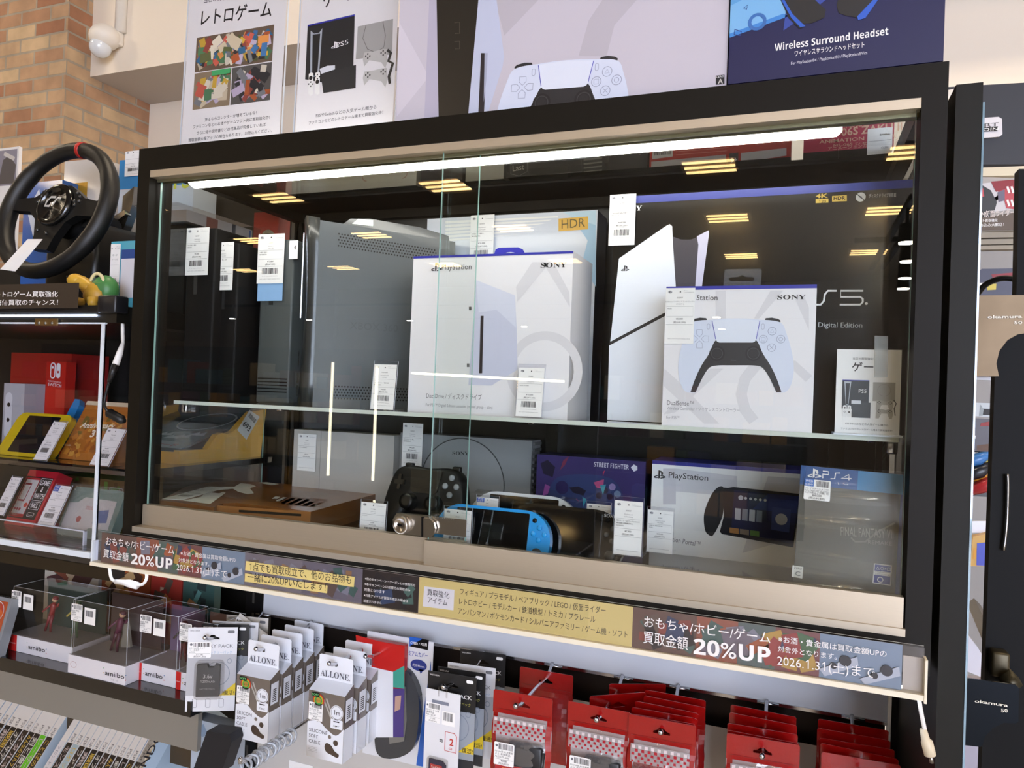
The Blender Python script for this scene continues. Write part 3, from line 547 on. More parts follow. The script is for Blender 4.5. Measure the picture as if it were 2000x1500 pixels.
# pale carton behind
F = face((868, 800), (1163, 800), (868, 424), 0.345); F.O.z = SHZ; F.O.x = at(835, 425, 0.345).x; F.w = F.uv(1164, 500)[0]; F.h = F.uv(1163, 410)[1]
b = carton(F, 0.07, M('#ccd0d8', 0.3, coat=0.3), M('#16182a', 0.35), M('#16182a', 0.35))
for k in range(6): b.pp(F, [(870, 432 + 7 * k), (1090 - 12 * k, 422 + 7 * k), (1090 - 20 * k, 425 + 7 * k), (870, 437 + 7 * k)], M('#e9e7e2', 0.3))
b.pp(F, [(1164, 411), (1164, 560), (1135, 520), (1148, 470), (1110, 415)], M('#9fc0d6', 0.35)); b.pp(F, [(1164, 411), (1164, 440), (1120, 425), (1100, 415)], M('#b9d2de', 0.35), 0.0006)
b.pp(F, [(1091, 427), (1149, 423), (1149, 448), (1091, 452)], M('#d9a83a', 0.35), 0.0007); b.tp(F, 'HDR', (1097, 447), (1143, 443), M('#6b5a2a'), 18, 0.0, 0.001)
b.tp(F, '1', (876, 500), (887, 500), M('#20207a'), 22, 0.02)
t = thing('console_box', 'pale grey console carton with yellow badge, behind the disc drive carton', 'box', F.p(F.w / 2, 0, -0.03)); b.build('carton', parent=t)
G = face((916, 520), (962, 518), (920, 421), 0.338); slip(G, t, ['SONY', 'PlayStation4', 'CUH-2200', '¥18,000', '(税込¥19,800)', '付属品 箱・傷あり', '動作確認済み'])
# tall dark console on its side, disc tray towards the left
yw = math.radians(41); P0 = Vector((0.266, 0.125, SHZ)); U = Vector((math.cos(yw), math.sin(yw), 0)); S_ = Face(P0, U, (0, 0, 1)); W2 = Vector((-math.sin(yw), math.cos(yw), 0)); TH = 0.075
S_.h = at(622, 423, 0.125).z - SHZ; S_.w = 0.255; FP_ = Face(P0 + W2 * TH, -W2, (0, 0, 1)); H_ = S_.h
XB, XD = M('#404547', 0.38, coat=0.2), M('#2b2e2f', 0.35, coat=0.3)
t = thing('game_console', 'tall dark grey game console standing upright with dotted vents', 'game console', P0 + U * 0.12 + W2 * 0.04)
b = MB(); c = [P0 + U * 0.012, P0 + U * S_.w, P0 + U * S_.w + W2 * TH, P0 + U * 0.012 + W2 * TH]; b.hexa(c + [p + Vector((0, 0, H_ - 0.004 - (0.012 if i in (1, 2) else 0))) for i, p in enumerate(c)], XB)
for rows, n_, z_, du in ((5, 34, 0.925, 0.0052), (5, 34, 0.045, 0.0052)):
    for i in range(rows):
        for k in range(n_): b.disc(S_, 0.045 + k * du + (0.0026 if i % 2 else 0), H_ * z_ - i * 0.0052 * (1 if z_ > .5 else -1) - (0.00022 * k * 1.5 if z_ > .5 else 0), 0.0016, BLACK, 0.0003, 6)
b.tx(S_, 'XBOX 360', 0.07, H_ * 0.42, 0.085, M('#373b3d', 0.3), None, 0, 0, 0.0004); b.build('body', parent=t)
b = MB(); pr = [(-0.006, 0), (-0.012, 0.25), (-0.014, 0.5), (-0.012, 0.75), (-0.004, 1.0)]; n = 8; rowsv = []
for j in range(n + 1):
    s = j / n; z_ = s * H_; bulge = 0.006 * (1 - (2 * s - 1) ** 2)
    rowsv.append([P0 + U * 0.012 + Vector((0, 0, z_)), P0 - U * (0.004 - bulge * 0.3) + Vector((0, 0, z_)), P0 - U * (0.01 - bulge) + W2 * 0.02 + Vector((0, 0, z_ + (0.006 if j == n else 0))), P0 - U * (0.01 - bulge) + W2 * (TH - 0.02) + Vector((0, 0, z_ + (0.005 if j == n else 0))), P0 - U * (0.002) + W2 * TH + Vector((0, 0, z_)), P0 + U * 0.012 + W2 * TH + Vector((0, 0, z_))])
vs = [p for r_ in rowsv for p in r_]; b.add(vs, [(j * 6 + k + 1, j * 6 + k, (j + 1) * 6 + k, (j + 1) * 6 + k + 1) for j in range(n) for k in range(5)] + [[k for k in range(6)], [n * 6 + 5 - k for k in range(6)]], XD, True); b.build('faceplate', parent=t)
FQ = Face(P0 + W2 * TH - U * 0.0105, -W2, (0, 0, 1)); MB().prism([FQ.p(u, v, 0) for u, v in ((0.030, H_ * 0.47), (0.042, H_ * 0.47), (0.042, H_ * 0.93), (0.030, H_ * 0.93))], FQ.N * 0.002, CHROME).build('disc_tray', parent=t)
b = MB(); b.ring(FQ, 0.036, H_ * 0.25, 0.015, 0.002, CHROME, 0.001, 24); b.disc(FQ, 0.036, H_ * 0.25, 0.014, BLACK, 0.0008, 24); b.build('power_button', parent=t)
b = MB()
for z_ in (0.05, 0.12): b.rc(FQ, 0.016, H_ * z_, 0.054, H_ * (z_ + 0.055), M('#2c2f30', 0.4), 0.0012)
b.build('slot_cover', parent=t)
b = MB(); q0 = [(0.05, 0), (0.065, 0.013), (0.10, 0.017), (0.19, 0.012), (0.245, 0.002), (0.25, -0.02), (0.05, -0.01)]
b.prism([S_.p(u, H_ - 0.006 + v, -0.012) for u, v in q0], W2 * 0.05, M('#4a4d4e', 0.25, coat=0.5)); b.build('hard_drive', parent=t)
hf = Face(S_.p(0, H_ - 0.006, -0.0115), S_.U, S_.V); MB().pu(hf, [(0.068, 0.004), (0.078, 0.014), (0.105, 0.015), (0.105, 0.004)], M('#e8f0e6', 0.35), 0.0006).build('drive_label', parent=t)
card_stand(face((722, 800), (769, 802), (740, 705), 0.075, lean=0.1), 'price card before the tall dark console, printed ¥4,000', ['Microsoft', 'Xbox360 ELITE', '(120GB)', '¥4,000', '(税込¥4,400)', '120GB', 'コントローラー・電源付属', '動作確認済み'])
# dark upright consoles at the far end, each with a slip
GB = MATTE
def upright(px0, px1, y, top, d, m, lab, sl, L, tilt=0):
    a, c = at(px0, 700, y), at(px1, 700, y); zt = at(px0, top, y).z; b = MB()
    b.box((a.x, y, SHZ), (c.x, y + d, zt), m, r=0.004)
    for k in range(5): b.box((a.x + 0.004, y - 0.0008, SHZ + 0.02 + k * 0.006), (c.x - 0.004, y, SHZ + 0.022 + k * 0.006), MATTE)
    t = thing('game_console', lab, 'game console', ((a.x + c.x) / 2, y + d / 2, SHZ), 'consoles standing upright at the far end'); b.build('body', parent=t)
    MB().box((a.x + (c.x - a.x) * 0.3, y - 0.001, zt - 0.12), (a.x + (c.x - a.x) * 0.42, y, zt - 0.02), M('#1a1b1c', 0.5)).build('disc_slot', parent=t)
    if sl: g = face(*sl, y - 0.006); slip(g, t, L)
    return t
upright(356, 412, 0.11, 448, 0.1, GB, 'matte black console standing upright, nearest to the side glass', ((361, 538), (405, 538), (366, 446)), ['SONY', 'PlayStation2', 'SCPH-77000', '¥9,800', '(税込¥10,780)', '本体 傷あり 動作', '確認済み'])
upright(417, 458, 0.13, 476, 0.1, MATTE, 'black console standing upright, with the lowest hanging slip', ((413, 567), (453, 567), (418, 474)), ['SONY', 'PlayStation3', 'CECH-2000', '¥7,000', '(税込¥7,700)', 'コントローラー無し 動作'])
t = upright(502, 566, 0.17, 470, 0.15, M('#4a4f4f', 0.5), 'grey upright console with a tilted slip and blue sticker', ((501, 554), (552, 562), (512, 458)), ['SONY', 'PlayStation4', 'CUH-1000', '¥12,000', '(税込¥13,200)', '付属品 傷あり', '動作確認済み'])
g = face((502, 588), (551, 591), (502, 548), 0.166); MB().rc(g, 0, 0, g.w, g.h, M('#8fb6e0', 0.45), 0).build('blue_sticker', parent=t)
g = face((564, 506), (581, 508), (564, 470), 0.164); b = MB().rc(g, 0, 0, g.w, g.h, PAPER, 0); b.tx(g, '4', g.w * 0.55, g.h * 0.5, None, INK, 0.008); b.build('number_card', parent=t)
# little sign on a clear stand
F = face((1632, 848), (1755, 857), (1636, 682), 0.05); F.O.z = SHZ + 0.0005; F.O.y = 0.078; F.w = F.uv(1756, 850)[0]; F.h = F.uv(1636, 682)[1]
t = thing('sign_stand', 'small white game buying sign on a clear stand at the shelf end', 'sign', F.p(F.w / 2, 0)); W_, H_ = F.w, F.h
b = MB(); b.hexa([F.p(0, 0), F.p(W_, 0), F.p(W_, 0, -0.002), F.p(0, 0, -0.002), F.p(0, H_), F.p(W_, H_), F.p(W_, H_, -0.002), F.p(0, H_, -0.002)], ACRYL, [AEDGE, AEDGE, ACRYL, AEDGE, ACRYL, AEDGE]); b.box((F.O.x - 0.002, F.O.y - 0.018, SHZ), (F.O.x + W_ + 0.002, F.O.y + 0.03, SHZ + 0.002), AEDGE); b.build('clear_stand', parent=t)
def game_sign(b, F, W_, H_, small):
    b.prism([F.p(0, 0, 0.0003), F.p(W_, 0, 0.0003), F.p(W_, H_, 0.0003), F.p(0, H_, 0.0003)], F.N * 0.0004, PAPER); n = 0.001
    b.tx(F, '当店の買取強化アイテム', W_ * 0.5, H_ * 0.88, W_ * 0.5, INK, None, 0.5, 0, n); b.tx(F, 'ゲーム', W_ * 0.5, H_ * 0.75, W_ * 0.52, INK, None, 0.5, 0.01, n)
    R_ = lambda u0, v0, u1, v1, m, k=0: b.rc(F, u0 * W_, v0 * H_, u1 * W_, v1 * H_, m, n + 0.0001 * k)
    R_(0.1, 0.30, 0.52, 0.64, M('#26282b', 0.35)); b.tx(F, 'PS5', 0.36 * W_, 0.49 * H_, 0.12 * W_, WHITE, None, 0, 0, n + 0.0002); R_(0.1, 0.632, 0.52, 0.64, BLUE, 2)
    b.pu(F, [(0.13 * W_, 0.62 * H_), (0.24 * W_, 0.62 * H_), (0.205 * W_, 0.34 * H_), (0.165 * W_, 0.34 * H_)], M('#b7bcc2', 0.35), n + 0.0002); b.pu(F, [(0.15 * W_, 0.60 * H_), (0.22 * W_, 0.60 * H_), (0.2 * W_, 0.35 * H_), (0.17 * W_, 0.35 * H_)], M('#222428', 0.35), n + 0.0003)
    R_(0.26, 0.2, 0.55, 0.38, M('#34373a', 0.4), 4); R_(0.25, 0.36, 0.4, 0.4, M('#d5d6da', 0.4), 5)
    for k in (0, 1):
        q = rrect(0.12 * W_ + k * 0.07 * W_, 0.2 * H_, 0.18 * W_ + k * 0.07 * W_, 0.34 * H_, 0.025 * W_); b.pu(F, q, M('#e6e5e2', 0.4), n + 0.0006); b.disc(F, (0.15 + 0.07 * k) * W_, (0.31 if k == 0 else 0.26) * H_, 0.014 * W_, INK, n + 0.0007)
        for i in range(4): a = i * math.pi / 2; b.disc(F, (0.15 + 0.07 * k) * W_ + 0.013 * W_ * math.cos(a), (0.26 if k == 0 else 0.31) * H_ + 0.013 * W_ * math.sin(a), 0.006 * W_, INK, n + 0.0007, 8)
    GR = M('#a9a6a0', 0.5); GR2 = M('#bab7b0', 0.5); R_(0.58, 0.4, 0.92, 0.62, GR); b.ring(F, 0.75 * W_, 0.53 * H_, 0.1 * W_, 0.004 * W_, M('#7d7a75'), n + 0.0002, 24)
    for v in (0.36, 0.26):
        b.pu(F, [(0.64 * W_, (v + 0.05) * H_), (0.72 * W_, (v + 0.05) * H_), (0.78 * W_, (v + 0.04) * H_), (0.88 * W_, (v + 0.06) * H_), (0.9 * W_, (v + 0.0) * H_), (0.88 * W_, (v - 0.06) * H_), (0.84 * W_, (v - 0.06) * H_), (0.81 * W_, v * H_), (0.72 * W_, v * H_), (0.68 * W_, (v - 0.06) * H_), (0.63 * W_, (v - 0.06) * H_)], GR2, n + 0.0003)
        for cx in (0.68, 0.85):
            for i in range(4): a = i * math.pi / 2; b.disc(F, cx * W_ + 0.02 * W_ * math.cos(a), (v + 0.025) * H_ + 0.02 * W_ * math.sin(a), 0.009 * W_, M('#55534f'), n + 0.0004, 8)
    b.line(F, [(0.9 * W_, 0.42 * H_), (0.94 * W_, 0.38 * H_), (0.91 * W_, 0.32 * H_), (0.93 * W_, 0.24 * H_)], 0.014 * W_, M('#3a3835'), n + 0.0004)
    b.tx(F, 'PS5やSwitchなどの人気ゲーム機から', W_ * 0.5, H_ * 0.115, W_ * 0.66, INK, None, 0.5, 0, n); b.tx(F, 'ファミコンなどのレトロゲーム機まで買取強化中！', W_ * 0.5, H_ * 0.055, W_ * 0.8, INK, None, 0.5, 0, n)
b = MB(); game_sign(b, F, W_, H_, True); b.build('printed_sheet', parent=t)
b = MB(); b.pp(F, [(1707, 737), (1708, 656), (1734, 657), (1733, 737)], GL('tape', '#e9e9e6', 0.05, 0.3, 0.35, '#cfcfca'), 0.0022); b.build('tape_strip', parent=t)
# ================================================================ cabinet floor
# copper coloured flat console with white blotches
ZP = 1.2465; WD = M('#8a5526', 0.28, coat=0.4, var=0.12, scale=14); CU = M('#a8703a', 0.3, coat=0.4)
T = lambda *p: [atz(x, y, ZP) for x, y in p]
top = T((313, 977), (418, 991), (424, 987), (436, 983), (460, 982), (608, 999), (745, 962), (640, 951), (560, 945), (500, 941), (460, 940), (420, 941), (385, 945), (362, 951))
t = thing('game_console', 'copper coloured game console lying flat with white printed blotches and a slip on it', 'game console', (top[5].x - 0.1, 0.15, ZF))
b = MB(); b.prism([(p.x, p.y, ZF) for p in top], (0, 0, ZP - ZF), WD)
TF = Face((0, 0, ZP), (1, 0, 0), (0, 1, 0)); Q = lambda m, *p: b.pu(TF, [tuple(q[:2]) for q in T(*p)], m, 0.0005)
PW = M('#f1efe9', 0.5)
Q(PW, (357, 978), (410, 985), (424, 975), (441, 963), (436, 961), (428, 964), (412, 962), (398, 966), (392, 971)); Q(PW, (404, 959), (435, 951), (458, 951), (470, 944), (490, 946), (500, 950), (488, 954), (496, 964), (484, 966), (465, 961), (455, 955), (430, 958)); Q(PW, (505, 943), (520, 942), (545, 946), (530, 948))
Q(M('#7d4a1f', 0.4), (533, 984), (565, 970), (641, 976), (612, 990))
for i in range(5):
    for k in range(3): Q(PW, (545 + i * 15 - k * 7, 984 - k * 5 + i * 1.3), (555 + i * 15 - k * 7, 985 - k * 5 + i * 1.3), (561 + i * 15 - k * 7, 981 - k * 5 + i * 1.3), (552 + i * 15 - k * 7, 980 - k * 5 + i * 1.3))
b.build('body', parent=t)
P0, P1 = top[5], T((424, 987))[0]; FF_ = Face(P1 + Vector((0, 0, ZF - ZP)), P0 - P1 - Vector((0, 0, 0)), (0, 0, 1)); b = MB()
b.prism([FF_.p(u, v, 0) for u, v in ((0, 0.004), ((P0 - P1).length, 0.004), ((P0 - P1).length, ZP - ZF), (0, ZP - ZF))], FF_.N * 0.0025, CU); b.pu(FF_, rrect(*FF_.uv(468, 1000), *FF_.uv(590, 1003), 0.0012), BLACK, 0.003); b.build('front_panel', parent=t)
c = [Vector((p.x, p.y, ZP)) for p in T((316, 975), (357, 977), (418, 952), (380, 949))]; SF = Face(c[0] + Vector((0, 0, 0.0008)), c[1] - c[0], (c[3] - c[0]) - (c[1] - c[0]).normalized() * (c[3] - c[0]).dot((c[1] - c[0]).normalized())); SF.w = (c[1] - c[0]).length; SF.h = (c[3] - c[0]).length * 0.97
slip(SF, t, ['SONY', 'PlayStation3', 'CECH-3000', '¥15,000', '(税込¥16,500)', '限定モデル 本体のみ'])
# pale grey console on edge
F = face((570, 952), (765, 975), (572, 836), 0.36); F.O.z = ZF; F.w = F.uv(770, 862)[0]; F.h = F.uv(572, 838)[1]; t = thing('game_console', 'flat pale grey game console standing on edge below the tall dark console', 'game console', F.p(F.w / 2, 0, -0.02))
carton(F, 0.05, M('#bdb8b1', 0.4)).rc(F, F.w * 0.28, 0, F.w * 0.285, F.h, M('#8d8985')).build('body', parent=t)
slip(face((580, 918), (615, 923), (575, 846), 0.354), t, ['SONY', 'PlayStation2', 'SCPH-77000', '¥8,500', '(税込¥9,350)', '本体 動作確認済み'], code=False)
# grey console with round lid
F = face((778, 962), (1037, 990), (788, 845), 0.36); F.O.z = ZF; F.w = F.uv(1037, 920)[0]; F.h = F.uv(800, 846)[1]; G8 = M('#8b8c8e', 0.45)
t = thing('game_console', 'grey game console with round disc lid, standing on edge behind the black pad', 'game console', F.p(F.w / 2, 0, -0.02)); b = carton(F, 0.05, G8)
for k in range(14): b.box((F.O.x + F.w, F.O.y + 0.006, ZF + 0.01 + k * 0.0115), (F.O.x + F.w + 0.004, F.O.y + 0.045, ZF + 0.015 + k * 0.0115), M('#5b5c5e', 0.5))
b.rc(F, 0, F.h * 0.42, F.w * 0.3, F.h * 0.425, M('#6b6c6e')); b.build('body', parent=t)
cu, cv = F.uv(903, 945); rad = F.uv(986, 950)[0] - cu; b = MB(); cc = [(cu + rad * math.cos(a * math.pi / 24), cv + rad * math.sin(a * math.pi / 24)) for a in range(-6, 31)]
cc = [(u, v) for u, v in cc if v > 0.004]; b.prism([F.p(u, v, 0.0002) for u, v in cc], F.N * 0.003, M('#909193', 0.45)); b.line(F, cc, 0.0022, M('#3a3b3d', 0.4), 0.0034); b.tp(F, SONYT, (885, 888), (917, 889), M('#1c1c1e'), 7, 0, 0.0036); b.build('disc_lid', parent=t)
slip(face((784, 911), (823, 914), (792, 826), 0.345), t, ['SONY', 'PlayStation', 'SCPH-5500', '¥4,000', '(税込¥4,400)', 'コントローラー無し', '動作確認済み'])
# hand-held pad
def pad3d(t, F, BK, DK_, lt):
    """F spans the pad; outline in units of its width and height"""
    S = lambda pts: [tuple(p[:2]) for p in sm([(x, y, 0) for x, y in pts], 4)]
    hf = [(0.5, 0.97), (0.72, 0.99), (0.88, 0.93), (0.96, 0.68), (1.0, 0.35), (0.985, 0.1), (0.92, 0.0), (0.84, 0.04), (0.77, 0.26), (0.68, 0.36), (0.5, 0.37)]
    ol = S(hf + [(1 - x, y) for x, y in reversed(hf[1:-1])]); W_, H_ = F.w, F.h; b = MB(); L = len(ol); cx, cy = 0.5, 0.6; vs = []
    for sc_, n in ((0.9, -0.02), (1.0, -0.01), (1.0, 0.004), (0.95, 0.011), (0.86, 0.014)): vs += [F.p((cx + (x - cx) * (0.5 + sc_ / 2)) * W_, (cy + (y - cy) * sc_) * H_, n) for x, y in ol]
    b.add(vs, [(j * L + i, j * L + (i + 1) % L, (j + 1) * L + (i + 1) % L, (j + 1) * L + i) for j in range(4) for i in range(L)] + [list(range(L))[::-1], [4 * L + i for i in range(L)]], BK, True); b.build('shell', parent=t)
    MB().prism([F.p(x * W_, y * H_, 0.013) for x, y in ((0.31, 0.93), (0.69, 0.93), (0.66, 0.66), (0.63, 0.63), (0.37, 0.63), (0.34, 0.66))], F.N * 0.003, DK_).build('touch_pad', parent=t)
    for x in (0.35, 0.65): MB().lathe([(0.015, 0), (0.015, 0.004), (0.008, 0.006), (0.008, 0.012), (0.0125, 0.014), (0.0125, 0.017), (0.006, 0.0165)], F.p(x * W_, 0.5 * H_, 0.012), F.N, DK_, 20).build('thumb_stick', parent=t)
    for x, y in ((0.81, 0.86), (0.745, 0.75), (0.875, 0.75), (0.81, 0.64)): MB().lathe([(0.0052, 0), (0.0052, 0.003), (0.003, 0.0042)], F.p(x * W_, y * H_, 0.0135), F.N, lt, 14).build('button', parent=t)
    MB().prism([F.p((0.19 + x * 0.06) * W_, (0.75 + y * 0.1) * H_, 0.0135) for x, y in ((-.3, -1), (.3, -1), (.3, -.3), (1, -.3), (1, .3), (.3, .3), (.3, 1), (-.3, 1), (-.3, .3), (-1, .3), (-1, -.3), (-.3, -.3))], F.N * 0.003, DK_).build('direction_pad', parent=t)
    for s in (0, 1): MB().box(*[tuple(F.p((0.16 if s == 0 else 0.74) * W_, 0.93 * H_, -0.012)), tuple(F.p((0.26 if s == 0 else 0.84) * W_, 1.02 * H_, 0.0))], DK_, r=0.002).build('shoulder_button', parent=t)
F = Face((at(745, 960, 0.16).x, 0.16, ZF + 0.002), (math.cos(-0.05), math.sin(-0.05), 0), (0, 0.25, 1), 0.158, 0.128); F.O.x = at(745, 985, 0.16).x
t = thing('game_pad', 'black wireless game pad propped upright in front of the grey console with round lid', 'game pad', F.p(0.08, 0, 0)); pad3d(t, F, M('#0a0a0c', 0.5), M('#060607', 0.35), M('#9a9da2', 0.15, coat=0.5))
# flat handhelds
def handheld(x1, y, h, w_, body, lab, lean=0.2, btn='#2aa0e8', sony=False):
    V = (0, math.sin(lean), math.cos(lean)); F = Face((x1 - w_, y, ZF + 0.001), (1, 0, 0), V, w_, h); t = thing('handheld_console', lab, 'handheld console', F.p(w_ / 2, 0, -0.005), 'flat handheld consoles on the cabinet floor'); b = MB()
    ol = rrect(0, 0, w_, h, h * 0.46, 6); b.prism([F.p(u, v, -0.014) for u, v in ol], F.N * 0.014, body, smooth=False); b.build('body', parent=t)
    MB().prism([F.p(u, v, 0) for u, v in rrect(w_ * 0.185, h * 0.05, w_ * 0.815, h * 0.95, 0.002)], F.N * 0.0008, M('#0b0c0e', 0.06, coat=0.6)).build('screen', parent=t); bm_ = M(btn, 0.2, coat=0.5)
    for k in range(4): a = k * math.pi / 2; MB().lathe([(0.0038, 0), (0.0038, 0.0015), (0.002, 0.0024)], F.p(w_ * 0.905 + 0.0085 * math.cos(a), h * 0.64 + 0.0085 * math.sin(a), 0), F.N, bm_, 12).build('button', parent=t)
    for x in (0.09, 0.9): MB().lathe([(0.0075, 0), (0.0075, 0.003), (0.006, 0.004)], F.p(w_ * x, h * 0.33, 0), F.N, M('#1b1c1e', 0.4), 16).build('thumb_stick', parent=t)
    MB().lathe([(0.0035, 0), (0.0035, 0.001)], F.p(w_ * 0.86, h * 0.85, 0), F.N, BLACK, 14).build('camera_lens', parent=t)
    b = MB()
    for k in range(7): a = k * 0.9; b.disc(F, w_ * 0.95 + 0.003 * math.cos(a) * (k > 0), h * 0.31 + 0.003 * math.sin(a) * (k > 0), 0.0007, BLACK, 0.0004, 6)
    b.build('speaker_holes', parent=t)
    for x in (0.1, 0.9): MB().prism([F.p(u, v, -0.012) for u, v in ((w_ * (x - 0.07), h * 0.97), (w_ * (x + 0.07), h * 0.97), (w_ * (x + 0.07 - (0.02 if x > .5 else 0)), h * 1.01), (w_ * (x - 0.07 + (0.02 if x < .5 else 0)), h * 1.01))], F.N * 0.01, CLEAR).build('shoulder_button', parent=t)
    if sony: b = MB(); b.tx(F, SONYT, w_ * 0.83, h * 0.9, 0.017, M('#c8c8c8'), None, 0, 0, 0.0006); b.build('maker_mark', parent=t)
    return t
handheld(at(1071, 1035, 0.055).x, 0.055, 0.088, 0.182, M('#1e9be6', 0.3, coat=0.5), 'bright blue handheld console standing in front beside the lock')
handheld(at(1216, 1040, 0.085).x, 0.085, 0.094, 0.182, M('#101113', 0.15, coat=0.6), 'glossy black handheld console standing behind the blue handheld', btn='#3a3c40', sony=True)
handheld(at(1126, 1000, 0.14).x, 0.14, at(1000, 962, 0.155).z - ZF, 0.182, M('#d9dde0', 0.3, coat=0.5), 'white handheld console standing behind the black and blue handhelds', btn='#c4c8cc')
# purple pad carton
F = face((1045, 1000), (1258, 1000), (1045, 887), 0.325); F.O.z = ZF; F.w = F.uv(1260, 950)[0]; F.h = F.uv(1050, 887)[1]
b = carton(F, 0.07, M('#3b3166', 0.3, coat=0.4, var=0.2, scale=10), M('#231f4c', 0.35), M('#20254f', 0.35)); ST = ''.join(chr(0x1D5D4 + ord(c) - 65) if c.isalpha() else c for c in 'STREET FIGHTER')
b.tp(F, ST, (1160, 911), (1228, 917), M('#d9d7e2'), 9); b.pp(F, [(1232, 913), (1238, 907), (1245, 911), (1245, 918), (1238, 921)], M('#d9d7e2'))
pd = [tuple(p[:2]) for p in sm([(*F.uv(x, y), 0) for x, y in ((1075, 950), (1090, 932), (1130, 926), (1180, 930), (1205, 945), (1218, 975), (1212, 1010), (1150, 1006), (1085, 990), (1072, 970))], 4)]
b.clip = (0, 0, F.w, F.h); b.pu(F, pd, M('#33406e', 0.3), 0.0006)
for (x, y), r_, c_ in (((1098, 952), 0.012, '#2a2456'), ((1196, 951), 0.006, '#8f7fae'), ((1206, 965), 0.006, '#6f83a4'), ((1170, 968), 0.0055, '#26203c'), ((1182, 958), 0.0055, '#26203c'), ((1191, 970), 0.0055, '#26203c')): b.disc(F, *F.uv(x, y), r_, M(c_, 0.3), 0.0008)
for i, (pts, c_) in enumerate((([(1100, 900), (1112, 890), (1104, 908), (1094, 918)], '#7a2f4a'), ([(1065, 945), (1075, 950), (1070, 965), (1060, 968)], '#8f4c96'), ([(1160, 942), (1180, 936), (1178, 955), (1165, 952)], '#b84f7d'), ([(1172, 948), (1184, 946), (1178, 966)], '#4a9fb0'), ([(1178, 922), (1182, 918), (1178, 930)], '#c0395a'), ([(1112, 952), (1130, 950), (1145, 958), (1140, 968), (1120, 962)], '#1d1a30'), ([(1070, 898), (1085, 912), (1080, 932), (1062, 925), (1056, 905)], '#1b1734'), ([(1138, 970), (1146, 975), (1140, 990)], '#3b93ab'))): b.pp(F, pts, M(c_, 0.35), 0.001 + i * 0.0001)
tag(b.build('game_pad_box'), 'purple carton of a handheld game pad with white lettering, behind the handhelds', 'box')
# white streaming handheld carton
F = face((1268, 1074), (1560, 1104), (1264, 899), 0.305); F.O.z = ZF; F.w = F.uv(1572, 1000)[0]; F.h = F.uv(1264, 898)[1]
b = carton(F, 0.09, M('#f7f5f2', 0.4, coat=0.2), M('#2c2f7e', 0.4), BLUE); W_, H_ = F.w, F.h; b.clip = (0, 0, W_, H_)
b.rc(F, 0, H_ - 0.006, W_, H_, M('#26298a', 0.35))
for pts, m in (([(1320, 915), (1440, 930), (1440, 970), (1320, 960)], WASH), ([(1295, 915), (1320, 915), (1320, 985), (1295, 985)], WASH2), ([(1500, 930), (1570, 935), (1520, 1060), (1450, 1080)], WASH)): b.pp(F, pts, m, 0.0003)
u, v = F.uv(1277, 934); pslogo(b, F, u, v, 0.0142, INK); b.tp(F, 'PlayStation', (1306, 933), (1383, 939), INK, 12)
S = lambda pts: [tuple(p[:2]) for p in sm([(x, y, 0) for x, y in pts], 4)]
b.pp(F, S([(1412, 951), (1398, 955), (1385, 975), (1375, 1005), (1377, 1035), (1385, 1045), (1392, 1046), (1402, 1030), (1411, 1008), (1414, 980)]), M('#17181f', 0.35), 0.0005)
b.pp(F, [(1412, 952), (1422, 953), (1432, 951), (1565, 965), (1549, 1069), (1410, 1043), (1406, 1038), (1414, 1007)], M('#121321', 0.3), 0.0006)
b.pp(F, [(1434, 957), (1561, 969), (1547, 1062), (1428, 1038)], M('#141a4a', 0.3), 0.0007); b.pp(F, [(1500, 964), (1561, 969), (1556, 1003), (1470, 994)], M('#1c2f7a', 0.3), 0.0008)
for i in range(6): x, y = 1447 + i * 9.5, 972 + i * 1; b.disc(F, *F.uv(x, y), 0.0022 if i else 0.004, M('#cdd3e2'), 0.0009, 10)
for i, c_ in enumerate(('#b07a3a', '#8a7a6a', '#5f8a44')): x = 1425 + i * 20; b.pp(F, [(x, 1030 + i * 2.6), (x + 18, 1032.4 + i * 2.6), (x + 18, 1043 + i * 2.6), (x, 1040 + i * 2.6)], M(c_, 0.4), 0.0009)
for i in range(4): x = 1436 + i * 14; b.pp(F, [(x, 992 + i * 1.4), (x + 11, 993.4 + i * 1.4), (x + 10, 1016 + i * 1.6), (x - 1, 1014 + i * 1.6)], M(('#c9cdd8', '#8f96a8', '#b9bfce', '#7d87a0')[i], 0.4), 0.0009)
b.pp(F, [(1508, 990), (1545, 995), (1541, 1040), (1506, 1034)], M('#3a4c92', 0.35), 0.0009); b.disc(F, *F.uv(1526, 1014), 0.009, M('#cdd3e2', 0.4), 0.001, 18)
b.tp(F, 'PlayStation Portal™', (1285, 1052), (1367, 1068), M('#77747a'), 10)
tag(b.build('handheld_console_box'), 'white carton with blue top edge and black handheld with screen printed on it', 'box')
# wrapped game case
F = face((1547, 1128), (1752, 1158), (1572, 910), 0.05, lean=0.04); F.O.z = ZF; F.O.x = at(1549, 1110, 0.05).x; F.U = Vector((math.cos(0.03), 0, -math.sin(0.03))); F.V = Vector((math.sin(0.03), 0.06, math.cos(0.03))).normalized(); F.N = F.U.cross(F.V); F.O.z += 0.004
F.w = F.uv(1768, 1000)[0]; F.h = F.uv(1600, 912)[1]; W_, H_ = F.w, F.h; t = thing('game_case', 'shrink wrapped game case with blue top band standing at the cabinet end', 'game case', F.p(W_ / 2, 0, -0.007))
b = carton(F, 0.014, M('#57544c', 0.3), M('#1c2f8a', 0.3)); b.rc(F, 0, H_ * 0.865, W_, H_, M('#23508f', 0.3)); b.rc(F, W_ * 0.55, H_ * 0.865, W_, H_, M('#2f7fb5', 0.3), 0.0005); b.rc(F, W_ - 0.006, 0, W_, H_ * 0.865, M('#20347c', 0.3))
u, v = F.uv(1577, 932); pslogo(b, F, u, v, 0.0115, WHITE); w8 = 0.0014
